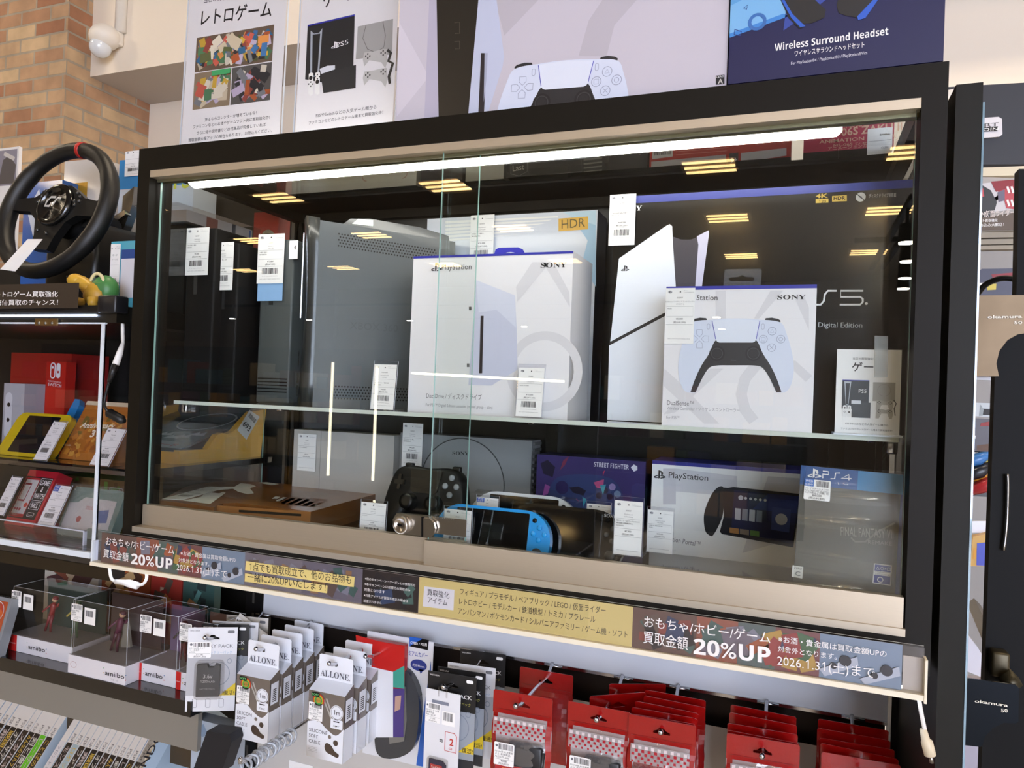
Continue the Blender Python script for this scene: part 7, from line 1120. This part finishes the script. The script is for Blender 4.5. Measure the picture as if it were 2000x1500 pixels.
b = MB(); a, c = at(-20, 1036, 0.03), at(166, 1048, 0.03); b.box((a.x, 0.03, S2), (c.x, 0.032, S2 + 0.024), ACRYL); b.box((a.x, 0.029, S2 + 0.024), (c.x, 0.033, S2 + 0.026), AEDGE); b.box((c.x - 0.003, 0.028, S2), (c.x, 0.034, S2 + 0.026), AEDGE); tag(b.build('shelf_lip'), 'low clear lip along the front of the lower case level', 'ledge')
# ---- figure boxes on the shelf below
def figure(par, base, h, col, col2, lean=0.0, cape=None):
    """plain little posed figure"""
    b = MB(); X = lambda x, y, z: base + Vector((x * h + z * h * lean, y * h, z * h)); A, B = M(col, 0.4), M(col2, 0.4); SK = M('#c9a283', 0.5)
    b.tube([X(-0.10, 0, 0.0), X(-0.07, 0, 0.25), X(-0.04, 0, 0.46)], [0.03 * h, 0.035 * h, 0.055 * h], B, 8); b.tube([X(0.10, 0, 0.0), X(0.08, -.03, 0.24), X(0.04, 0, 0.46)], [0.03 * h, 0.035 * h, 0.055 * h], B, 8); b.tube([X(0, 0, 0.44), X(0, 0, 0.58), X(0, 0, 0.72), X(0, 0, 0.80)], [0.075 * h, 0.065 * h, 0.085 * h, 0.04 * h], A, 10); b.tube([X(-0.08, 0, 0.74), X(-0.18, -.05, 0.62), X(-0.22, -.12, 0.54)], 0.026 * h, A, 8); b.tube([X(0.08, 0, 0.74), X(0.2, -.04, 0.72), X(0.28, -.1, 0.82)], 0.026 * h, A, 8); b.ball(X(0, 0, 0.88), 0.075 * h, SK, 10)
    o = b.build('figure', parent=par); MB().ball(X(0, 0.012, 0.905), 0.082 * h, B, 10, (1, 1, .85)).build('hair', parent=par)
    if cape: MB().prism([X(-0.1, 0.06, 0.76), X(0.1, 0.06, 0.76), X(0.34, 0.12, 0.1), X(-0.05, 0.12, 0.04)], (0, 0.006, 0), M(cape, 0.45)).build('cape', parent=par)
def figure_box(bl, br, y, h, d, red, label, figs, ins, hb):
    F = face(bl, br, (bl[0], bl[1] - 30), y); F.O.z = AZ + 0.0005; w_ = F.w; t = thing('figure_box', label, 'figure box', F.p(w_ / 2, 0, -d / 2), 'clear figure boxes on the lower shelf'); b = MB(); ZB_ = F.p(0, 0).z; lo, hi = F.p(0, 0), F.p(w_, hb) - F.N * d; b.box(lo, hi, M('#dcd9de', 0.35))
    rw = w_ * .13
    if red: b.rc(F, 0, 0, rw, hb, M('#c4221f')); b.tx(F, 'Nintendo', rw * .5, hb * .45, rw * .7, WHITE, None, .5, 0, 0.0006)
    else: b.line(F, [(w_ * .1 + 0.008 * math.cos(a), hb * .5 + 0.006 * math.sin(a)) for a in [k * math.pi / 10 for k in range(20)]], 0.0008, M('#b08a8a'), 0.0005, True)
    tw = min(0.05, w_ * .45); u0 = w_ * (.45 if red else .66) - tw * .5 * red; b.tx(F, 'amiibo', u0, hb * .34, tw, INK, 0.0095, 0, 0.01, 0.0006)
    for i, c_ in enumerate(('#c0392b', '#c9a23c', '#3f6fa0', '#4f9a5a')): b.disc(F, u0 + (-0.004 if i % 2 else tw + 0.004), hb * (.3 + .13 * i), 0.0011, M(c_), 0.0006, 8)
    if not red: b.tx(F, 'アミーボ', u0 + tw * .5, hb * .12, tw * .4, GREY, None, .5, 0, 0.0006)
    b.build('base_tray', parent=t); b = MB(); b.box(lo + Vector((0.003, 0.004, hb)), F.p(w_ - 0.003, h) - F.N * (d - 0.004), CLEAR); b.build('clear_cover', parent=t); b = MB(); q3 = [lo + Vector((0.003, 0.004, hb)), F.p(w_ - 0.003, hb) - F.N * 0.004]; q3 = [Vector((x, y, z)) for z in (F.p(0, hb).z, F.p(0, h).z) for (x, y) in ((lo.x + .003, lo.y + .004), (F.p(w_, 0).x - .003, lo.y + .004), (F.p(w_, 0).x - .003, lo.y + d - .004), (lo.x + .003, lo.y + d - .004))]
    for i, j in ((4, 5), (5, 6), (6, 7), (7, 4), (0, 4), (1, 5), (2, 6)): b.tube([q3[i], q3[j]], 0.0004, AEDGE, 4)  # thin pale tubes stand in for glints along the clear cover
    b.build('cover_edge_glint', parent=t)
    MB().box(F.p(0.006, hb + 0.001) - F.N * (d - 0.009), F.p(w_ - 0.006, h - 0.006) - F.N * (d - 0.0075), M(ins, 0.5)).build('back_card', parent=t)
    for k in (0, 1): g = Face(F.p(0.005 + k * 0.032, h - 0.040 - k * 0.003, 0), F.U, F.V, 0.030, 0.034); stick(g, t, ['amiibo 単品', '未開封', '605500', '¥2,182', '(税込¥2,400)'], 'price_sticker' if k == 0 else 'barcode_sticker', 0.002 - d * 0 + 0.0, 5 + k) if k == 0 else (lambda b: (b.rc(g, 0, 0, g.w, g.h * .95, PAPER, -0.001), barcode(b, g, 0.005, g.h * .45, 0.025, g.h * .8, 6, n=-0.0006), b.build('barcode_sticker', parent=t)))(MB())
    for (u, c1, c2, ln, cp) in figs: figure(t, F.p(w_ * u, hb + 0.001, -d * .5), (h - hb) * .8, c1, c2, ln, cp)
    return t
figure_box((18, 1236), (143, 1256), 0.175, 0.135, 0.09, True, 'wide clear box with two small figures, farthest on the lower shelf', ((.3, '#8a2a2e', '#7a2430', 0.25, None), (.72, '#a89a4a', '#3f5a3a', 0.1, None)), '#3c4a44', 0.034)
figure_box((134, 1275), (246, 1290), 0.142, 0.145, 0.10, False, 'clear box with caped figure and white base standing forward on the shelf', ((.42, '#5a2440', '#4a1f30', 0.25, '#8a8478'),), '#4a3a38', 0.036)
figure_box((268, 1288), (344, 1301), 0.175, 0.135, 0.085, True, 'narrow clear figure box with red corner beside the caped figure box', ((.75, '#3a3026', '#6a2a30', 0.0, '#5a2430'),), '#75607a', 0.034)
figure_box((345, 1304), (420, 1318), 0.172, 0.135, 0.085, True, 'clear figure box half behind the white battery packs', ((.6, '#8a7a3a', '#6a5a2a', 0.0, None),), '#7a5a50', 0.034)
for i, (pts, c_, lab) in enumerate(((((85, 1180), (190, 1190), (85, 1080)), '#d8d2c8', 'printed card in white and green behind the farthest figure box'), (((196, 1200), (290, 1210), (196, 1098)), '#9a4a2a', 'printed orange card behind the caped figure box'), (((292, 1215), (352, 1225), (292, 1110)), '#a8352c', 'printed red card behind the narrow figure box'), (((354, 1230), (415, 1240), (354, 1120)), '#3f5f5a', 'printed dark teal card behind the nearest figure box'))):
    F = face(*pts, 0.35); F.O.z = AZ; F.h = 0.19; b = carton(F, 0.02, M(c_, 0.45)); collage(b, F, 0.004, 0.03, F.w - 0.004, F.h - 0.004, 12, [M(x, 0.45) for x in (('#6fa884', '#8a4a3a', '#d9c2a8', '#55303a'), ('#b0602c', '#c98a3a', '#5a3a2c', '#d9b07a'), ('#c9b09a', '#8a2a2a', '#5a4a40', '#d08a5a'), ('#2c3a3a', '#b07a4a', '#6aa09a', '#1f2a2a'))[i]], 70 + i, 0.2, 0.5); tag(b.build('backing_card'), lab, 'card', 'printed cards behind the figure boxes')
F = face((-25, 1225), (8, 1218), (10, 1092), 0.13, lean=0.25); F.O.z = AZ; F.w = 0.075; F.h = 0.12; F.O.x -= 0.045; b = carton(F, 0.02, M('#8d9096', 0.2, coat=0.5)); b.rc(F, 0.006, 0.008, F.w - 0.008, F.h - 0.008, M('#b0502a')); collage(b, F, 0.008, 0.01, F.w - 0.01, F.h - 0.01, 18, [M(c_, 0.4) for c_ in ('#c9602c', '#4a4a8a', '#d98a3a', '#b03a2a')], 81, 0.2, 0.4, 0.0006); b.ring(F, F.w * .55, F.h * .75, 0.02, 0.0015, M('#cfcfd6'), 0.001); tag(b.build('card_case'), 'clear card case with orange card leaning at the far end of the lower shelf', 'card case')
# ---- game cases tilted back in the rack below
LN_ = 0.72; O = at(0, 1440, 0.17); V = Vector((0, math.sin(LN_), math.cos(LN_))); RF = Face(at(60, 1500, 0.13), (1, 0, 0), V); u0 = RF.uv(-20, 1370)[0]; vt = RF.uv(112, 1422)[1]
rack = thing('case_rack', 'dark sloping rack holding the row of game cases', 'rack', RF.p(0, 0)); MB().prism([RF.p(u0 - 0.7, vt - 0.19, -0.14), RF.p(RF.uv(372, 1450)[0], vt - 0.19, -0.14), RF.p(RF.uv(372, 1450)[0], vt + 0.01, -0.14), RF.p(u0 - 0.7, vt + 0.01, -0.14)], -RF.N * 0.01, M('#1a1713', 0.5)).build('back_plate', parent=rack); MB().prism([RF.p(u0 - 0.7, vt - 0.19, -0.14), RF.p(RF.uv(372, 1450)[0], vt - 0.19, -0.14), RF.p(RF.uv(372, 1450)[0], vt - 0.19, 0.0), RF.p(u0 - 0.7, vt - 0.19, 0.0)], -RF.V * 0.01, M('#1a1713', 0.5)).build('ledge', parent=rack)
R = random.Random(17); SPN = [M(c_, 0.35) for c_ in ('#2b2420', '#322a24', '#28221f', '#3a2f26')]; WS = M('#e3dcd4', 0.35); TT = ['実況パワフル', 'モンスター', 'ロボット大戦', 'ファンタジー', '無双', '戦国の魂', 'オブザデッド', 'メタルギア', 'みんなのゴルフ', '剣と魔法', 'レーサーズ', 'ことばのパズル']
xs = [x for x in (-8, 5, 18, 31, 44, 55, 66, 78, 90, 101, 112, 124)] + [150, 163, 175, 187, 199, 211, 223, 235, 247, 259, 271] + [283, 296]
for i, x in enumerate(xs):
    yl = 1357 + (x - 5) * 0.262; u, v = RF.uv(x, yl); un, _ = RF.uv(x + 11.2, yl + 3); w_ = un - u; tall = i == 12; h = 0.175; v1 = v; G = Face(RF.p(u, v1 - h, 0), RF.U, RF.V, w_, h); gr = i == 10; bl_ = i == 14
    b = MB(); N = -G.N * 0.13; c8 = [G.p(0, 0), G.p(w_, 0), G.p(w_, 0) + N, G.p(0, 0) + N, G.p(0, h), G.p(w_, h), G.p(w_, h) + N, G.p(0, h) + N]; b.hexa(c8, WS, [WS, WS, WS, M('#b9c9d6', 0.2, coat=0.4), WS, WS])
    if tall: b.rc(G, w_ * .1, 0, w_ * .9, h * .7, M('#dcd6d6')); b.tx(G, 'フロントミッション', w_ * .3, h * .65, 0.09, M('#7a7a80'), w_ * .35, 0, 0, 0.0007, -math.pi / 2)
    else:
        b.rc(G, w_ * .06, h * .06, w_ * .94, h * .70, M('#6cc02c', 0.3) if gr else M('#a9b9bd') if bl_ else SPN[i % 4]); b.tx(G, 'PSP', w_ * .25, h * .74, 0.018, M('#77716c'), w_ * .5, 0, 0, 0.0007, math.pi / 2) if False else b.tx(G, 'ᔕᗡ' if False else 'PSP', w_ * .3, h * .80, 0.016, M('#77716c'), w_ * .45, 0, 0, 0.0007, -math.pi / 2)
        b.tx(G, TT[i % 12], w_ * .3, h * .66, 0.06 + 0.01 * (i % 4), M(('#d9d3c6', '#c9b8b0', '#d3b04a')[i % 3]), w_ * .5, 0, 0.01, 0.0008, -math.pi / 2); b.rc(G, w_ * .15, h * .1, w_ * .85, h * .16, M('#b8a078' if i % 3 else '#c9c5bc'), 0.0008)
    if i == 9: pass
    lab = {10: 'game case with green spine in the tilted row', 12: 'game case with all white spine leaning beside the green spine', 14: 'game case with pale blue spine second after the white one'}.get(i, 'white topped game case with dark spine in the tilted row')
    tag(b.build('game_case'), lab, 'game case', 'game cases in the sloping rack')
for k, (x, yl, wpx, c_, lab) in enumerate(((338, 1360, 11, '#e9dfd0', 'tall cream game case at the end of the tilted row'), (350, 1362, 9, '#d9c6a4', 'tall tan game case before the blue console carton'))):
    u, v = RF.uv(x, yl); w_ = RF.uv(x + wpx, yl + 3)[0] - u; h = 0.19; G = Face(RF.p(u, v - h, 0.0), RF.U, RF.V, w_, h); b = carton(G, 0.13, M(c_, 0.35)); b.tx(G, 'プレミアムソフト', w_ * .3, h * .7, 0.09, M('#8a7a60'), w_ * .4, 0, 0, 0.0007, -math.pi / 2); b.rc(G, w_ * .2, h * .74, w_ * .8, h * .95, M('#c9a860', 0.3), 0.0005); tag(b.build('game_case'), lab, 'game case', 'game cases in the sloping rack')
u, v = RF.uv(362, 1352); w_ = RF.uv(383, 1358)[0] - u; h = 0.24; G = Face(RF.p(u, v - h, 0.004), RF.U, RF.V, w_, h); b = carton(G, 0.13, M('#a9c0d6', 0.35)); b.tx(G, 'NINTENDO DS', w_ * .2, h * .05, h * .78, M('#23232a'), w_ * .55, 0, 0.01, 0.0008, math.pi / 2); tag(b.build('console_box'), 'pale blue console carton with dark lettering on its spine, ending the rack', 'box')
F = face((375, 1500), (430, 1500), (398, 1428), 0.1); tag(MB().prism([at(x, y, 0.1) for x, y in ((375, 1510), (404, 1428), (448, 1434), (452, 1450), (432, 1510))], (0, 0.03, 0), M('#17171c', 0.6)).build('soft_pouch'), 'black soft pouch beside the pale blue console carton', 'pouch')
F = face((372, 1500), (455, 1500), (385, 1405), 0.17); b = carton(F, 0.03, M('#a8b4c2', 0.3)); b.clip = (0, 0, F.w, F.h); collage(b, F, 0.002, 0.002, F.w - 0.002, F.h - 0.002, 16, [M(c_, 0.4) for c_ in ('#7f92a8', '#6a7a62', '#c2cad6', '#4a4a58', '#8aa08a')], 91, 0.2, 0.5); tag(b.build('game_box'), 'pale blue carton with mixed print behind the black soft pouch', 'box')
# ================================================================ beyond the cabinet: post, brackets, farther bay
t = thing('end_panel', 'tall black end panel of the next shelving bay', 'panel', (1.22, 0.2, 0)); PB = M('#1a1812', 0.5, var=0.1, scale=50); PB.node_tree.nodes['Principled BSDF'].inputs['Specular IOR Level'].default_value = 0.2
MB().box((1.2075, 0.0, 0.1), (1.2335, 0.42, 1.8225), PB).build('panel', parent=t); MB().box((1.2335, -0.001, 0.6), (1.2355, 0.004, 1.80), GL('edge_sheet', '#cfe4ee', 0.1, 0.05, 0.5, '#9fc4d8')).build('clear_edge', parent=t)
def bracket(o, yd, label, hole, flip, txt):
    pts = [at(x, y, yd) for x, y in o]; t = thing('shelf_bracket', label, 'bracket', pts[0]); b = MB(); CH = M('#4f4233', 0.3, 1.0, var=0.3, scale=20) if not flip else M('#15181c', 0.12, 0.9)
    b.prism(pts, (0, 0.003, 0), CH, CHROME); b.build('plate', parent=t); F = Face(pts[0], (1, 0, 0), (0, 0, 1)); b = MB(); LM = M('#e9e2d2', 0.35)
    for s, p, q_, hp in txt: b.tp(F, s, p, q_, LM, hp, 0.02, 0.0012)
    b.build('stamped_mark', parent=t)
arc = [(1951, 735), (1946, 710), (1952, 685), (1968, 664), (1988, 653), (2010, 650)]
bracket([(1903, 735), (1908, 577), (2015, 576), (2015, 650)] + [(x, y) for x, y in reversed(arc)], 0.1, 'shiny bracket plate with round cut beside the black end panel', None, False, (('okamura', (1928, 622), (1996, 621), 6), ('50', (1980, 633), (1996, 633), 6)))
bracket([(1880, 1455), (1885, 1324), (1984, 1338), (1990, 1344), (1989, 1410), (1984, 1413), (1960, 1412), (1940, 1422), (1924, 1438), (1918, 1458), (1914, 1459)], 0.1, 'dark mirror finished bracket plate low beside the black end panel', None, True, (('okamura', (1903, 1371), (1968, 1380), 6), ('50', (1955, 1390), (1968, 1391), 7)))
c = at(1983, 687, 0.2); tag(MB().lathe([(0.012, 0), (0.014, 0.004), (0.010, 0.012), (0.010, 0.05)], c, (-1, -.3, 0), M('#8a8468', 0.25, 1.0), 16).build('knob'), 'round metal knob behind the round cut of the shiny bracket', 'knob')
tag(MB().tube(sm([at(x, y, 0.25) for x, y in ((1905, 580), (1925, 556), (1955, 544), (1985, 546), (2010, 556))], 5, False), 0.004, BLACK, 8).build('black_hoop'), 'black curved hoop above the shiny bracket', 'hoop')
b = MB(); A = [at(1905, 1195, 0.75), at(1940, 1195, 0.75)]; r0, r1 = at(1902, 1180, 0.8), at(1975, 1335, 0.12); b.tube([r0, r1], 0.012, M('#3c3626', 0.4, 0.6), 4); t = thing('side_rail', 'dark olive rail running back beside the end panel', 'rail', r1); b.build('bar', parent=t); MB().box(at(1937, 1322, 0.14), at(1974, 1278, 0.14) + Vector((0, 0.03, 0)), M('#4a4230', 0.4, 0.6), r=0.003).build('bracket_cap', parent=t)
def board(name, label, cat, pts, y, m, d=0.02, art=None, kind=None):
    P = [at(*p, y) for p in pts]; b = MB(); b.prism(P, (0, d, 0), m); F = Face(at(*pts[0], y), (1, 0, 0), (0, 0, 1))
    if art: art(b, F)
    o = b.build(name); tag(o, label, cat); return o
bd = thing('far_shelving', 'dark shelving bay seen past the black end panel', 'shelving', at(1950, 1300, 0.9)); yd = 0.9
def part_(name, pts, y, m, d=0.02): MB().prism([at(*p, y) for p in pts], (0, d, 0), m).build(name, parent=bd)
NV = M('#20222a', 0.5); part_('header_board', [(1850, 322), (1850, 170), (2060, 158), (2060, 320)], yd, NV); CM = M('#d8cdb0', 0.45); part_('upper_rail', [(1900, 345), (1900, 328), (2060, 322), (2060, 340)], yd - 0.02, CM); part_('back_board', [(1840, 1420), (1850, 322), (2060, 320), (2060, 1440)], yd + 0.3, M('#8f8c8a', 0.5), 0.02)
for y0, y1 in ((452, 465), (468, 478), (480, 488)): part_('shelf_front', [(1895, y1), (1895, y0), (2060, y0 - 3), (2060, y1 - 3)], yd - 0.02, M('#9b8f78', 0.45))
part_('shelf_front', [(1885, 968), (1885, 956), (1950, 960), (1950, 972)], yd - 0.03, M('#2a2724', 0.4)); part_('shelf_front', [(1885, 741), (1885, 735), (1960, 737), (1960, 743)], yd - 0.03, M('#c9ccd6', 0.4)); part_('shelf_front', [(1885, 885), (1885, 880), (1950, 884), (1950, 889)], yd - 0.03, M('#cfcfd2', 0.4))
def a_mark(b, F): b.tp(F, 'ART', (1905, 250), (1950, 246), INK, 7, 0, 0.001); b.pp(F, [(1915, 258), (1915, 249), (1949, 247), (1949, 256)], INK, 0.001); b.tp(F, 'COIN', (1908, 257), (1949, 255), WHITE, 6, 0, 0.0015)
P9 = lambda *p: list(p)
board('sign_plate', 'white rounded sign with thin lettering on the dark header board', 'sign', [(1900, 271), (1900, 232), (1950, 228), (1957, 232), (1958, 262), (1952, 267)], yd - 0.006, M('#d9d6da', 0.4), 0.005, a_mark)
def a_post(b, F):
    rd = M('#b3202c', 0.35); b.pp(F, [(1900, 440), (1905, 360), (1988, 350), (1988, 408), (1900, 420)], M('#c9c6c8', 0.4), 0.0006); b.pp(F, [(1900, 400), (1915, 360), (1935, 372), (1947, 395), (1940, 420), (1925, 430), (1900, 430)], M('#2b2a2c'), 0.001); b.pp(F, [(1940, 366), (1990, 352), (1990, 410), (1965, 407), (1960, 385)], rd, 0.0012); b.pp(F, [(1935, 355), (1990, 350), (1990, 360), (1945, 375)], M('#8a1a24'), 0.0014); b.pp(F, [(1948, 376), (1962, 370), (1962, 392), (1950, 395)], M('#6a6478'), 0.0016); b.pp(F, [(1900, 373), (1920, 368), (1922, 384), (1900, 386)], rd, 0.0016)
    for i in range(2):
        for k in range(2): b.pp(F, [(1965 + 8 * i, 365 + 26 * k), (1969 + 8 * i, 364 + 26 * k), (1973 + 8 * i, 377 + 26 * k), (1969 + 8 * i, 378 + 26 * k)], WHITE, 0.0018)
    b.pp(F, [(1900, 428), (1990, 414), (1990, 450), (1900, 450)], M('#5a4a3a'), 0.0015); b.tp(F, 'CSM仮面ライダー、', (1905, 425), (1986, 420), M('#d9cfc9'), 10, 0.02, 0.002); b.tp(F, 'ベルト買取強化', (1905, 434), (1948, 433), WHITE, 5, 0.01, 0.002); b.tp(F, 'お持ち込み大歓迎！', (1900, 444), (1960, 441), WHITE, 5, 0.01, 0.002)
board('poster', 'red poster of a toy belt with white lettering behind the end panel', 'poster', [(1895, 450), (1900, 345), (1990, 348), (1990, 449)], yd - 0.03, M('#a8a29c', 0.45), 0.004, a_post)
board('toy_box', 'dark blue and purple carton above the shiny bracket', 'box', [(1905, 577), (1907, 532), (1918, 525), (1985, 524), (1985, 580)], yd - 0.05, M('#262440', 0.4), 0.1, lambda b, F: (b.pp(F, [(1936, 536), (1982, 532), (1982, 545), (1940, 546)], M('#8a2430'), 0.0006), b.pp(F, [(1910, 553), (1922, 552), (1922, 560), (1910, 561)], WHITE, 0.0006), b.pp(F, [(1928, 556), (1946, 554), (1945, 566), (1928, 567)], M('#c9b84a'), 0.0006)))
board('sign_strip', 'dark sign strip with white lettering under the shiny bracket', 'sign', [(1895, 735), (1900, 707), (1950, 708), (1950, 737)], yd - 0.05, M('#3a2f2c', 0.4), 0.004, lambda b, F: (b.tp(F, '持ち込み大歓迎！', (1880, 729), (1932, 727), WHITE, 5, 0.01, 0.0008), b.tp(F, '買取強化', (1893, 718), (1915, 717), WHITE, 5, 0, 0.0008)))
board('toy_box', 'pale card with a dark mask shape in the gap beside the end panel', 'box', [(1890, 812), (1895, 786), (1950, 788), (1950, 816)], yd - 0.04, M('#b9c0c4', 0.4), 0.05, lambda b, F: (b.pp(F, [(1915, 810), (1918, 798), (1936, 799), (1938, 811)], INK, 0.0006), b.pp(F, [(1912, 812), (1915, 790), (1921, 800), (1919, 812)], M('#8f989c'), 0.0008)))
board('toy_box', 'dark red toy carton in the gap beside the end panel', 'box', [(1885, 882), (1892, 816), (1950, 820), (1950, 886)], yd - 0.03, M('#2d1a20', 0.35), 0.06, lambda b, F: (b.pp(F, [(1916, 826), (1934, 823), (1932, 832), (1914, 833)], M('#9a2a2a'), 0.0006), b.pp(F, [(1908, 870), (1938, 866), (1938, 882), (1908, 880)], M('#5a3a20'), 0.0006), b.tp(F, '電池', (1900, 856), (1906, 856), WHITE, 5, 0, 0.0008)))
R = random.Random(23); PC = ['#b03034', '#d0d4dc', '#3f78b8', '#c98a2c', '#d6d23c', '#20242c', '#9a4038', '#6a86b0']
for i in range(14):
    x, y = R.uniform(1899, 1934), R.uniform(892, 948); p = at(x, y, yd - 0.03 + 0.006 * (i % 5)); r_ = R.uniform(0.02, 0.034); b = MB(); b.tube([p + Vector((-r_, 0, -r_ * .5)), p, p + Vector((r_, 0.01, r_ * .6))], [r_ * .35, r_ * .5, r_ * .3], M(PC[i % 8], 0.3), 7); tag(b.build('small_toy'), 'small colourful toy in the heap beside the end panel', 'toy', 'colourful toys heaped in the gap beside the end panel')
board('blue_pack', 'blue and yellow pack hanging in the gap beside the end panel', 'pack', [(1895, 1106), (1900, 1048), (1940, 1040), (1940, 1106)], yd - 0.05, M('#c99a3c', 0.35), 0.02, lambda b, F: (b.pp(F, [(1907, 1104), (1908, 1061), (1940, 1058), (1940, 1106)], M('#2434b0', 0.3), 0.0006), b.pp(F, [(1900, 1092), (1901, 1070), (1906, 1070), (1905, 1092)], M('#d99a24'), 0.0008)))
board('white_card', 'bright white header card above the blue and yellow pack', 'card', [(1890, 1040), (1893, 1018), (1940, 1018), (1940, 1042)], yd - 0.03, M('#e6eaf6', 0.4), 0.01)
board('white_bag', 'white rolled bag behind the olive rail', 'bag', [(1886, 1310), (1888, 1238), (1908, 1262), (1925, 1290), (1935, 1330)], 0.6, M('#d6d4de', 0.45), 0.1); board('lower_sheet', 'pale panel below the dark bracket', 'panel', [(1870, 1560), (1885, 1330), (1950, 1330), (1940, 1560)], 0.7, M('#a9a5b4', 0.45), 0.03)
board('paper_sheet', 'white paper sheet in the gap between the cabinet and the end panel', 'paper', [(1840, 240), (1840, 178), (1872, 172), (1866, 238)], 0.85, M('#e3ddd0', 0.5), 0.003)
t = thing('black_board', 'tall black panel closing the view beside the shiny bracket', 'panel', at(1960, 1400, 0.16)); MB().prism([at(x, y, 0.16) for x, y in ((1915, 1560), (1943, 736), (1946, 640), (1984, 640), (1990, 330), (2060, 330), (2060, 1560))], (0, 0.02, 0), MATTE).build('panel', parent=t)
b = MB(); b.tube(sm([at(x, y, 0.155) for x, y in ((1967, 926), (1968, 950), (1966, 1020), (1960, 1075))], 4, False), 0.0022, STEEL, 6); b.build('metal_handle', parent=t)
# ================================================================ ceiling camera
c = at(207, 78, SY - 0.06); Rr = 0.075; cy = SY - 0.05; t = thing('security_camera', 'white dome security camera on the cream wall above the brick', 'camera', c); WCm = M('#e9e2d8', 0.4)
D = Vector((c.x, SY - 0.068, c.z - 0.01)); b = MB(); b.ball(D + Vector((0, 0, 0.02)), 0.075, WCm, 24, (1, .95, .85)); b.build('housing', parent=t); b = MB(); b.box((c.x - 0.02, SY - 0.05, c.z - 0.02), (c.x + 0.06, SY - 0.001, c.z + 0.05), WCm, r=0.01); b.build('mount', parent=t)
MB().ball(D + Vector((-0.01, -0.014, -0.036)), 0.052, M('#dfe4ea', 0.12, coat=0.6), 24).build('dome', parent=t); MB().tube([(c.x + 0.05, SY - 0.02, c.z + 0.05), (c.x + 0.05, SY - 0.02, 4.4)], 0.028, WCm, 10).build('conduit', parent=t)
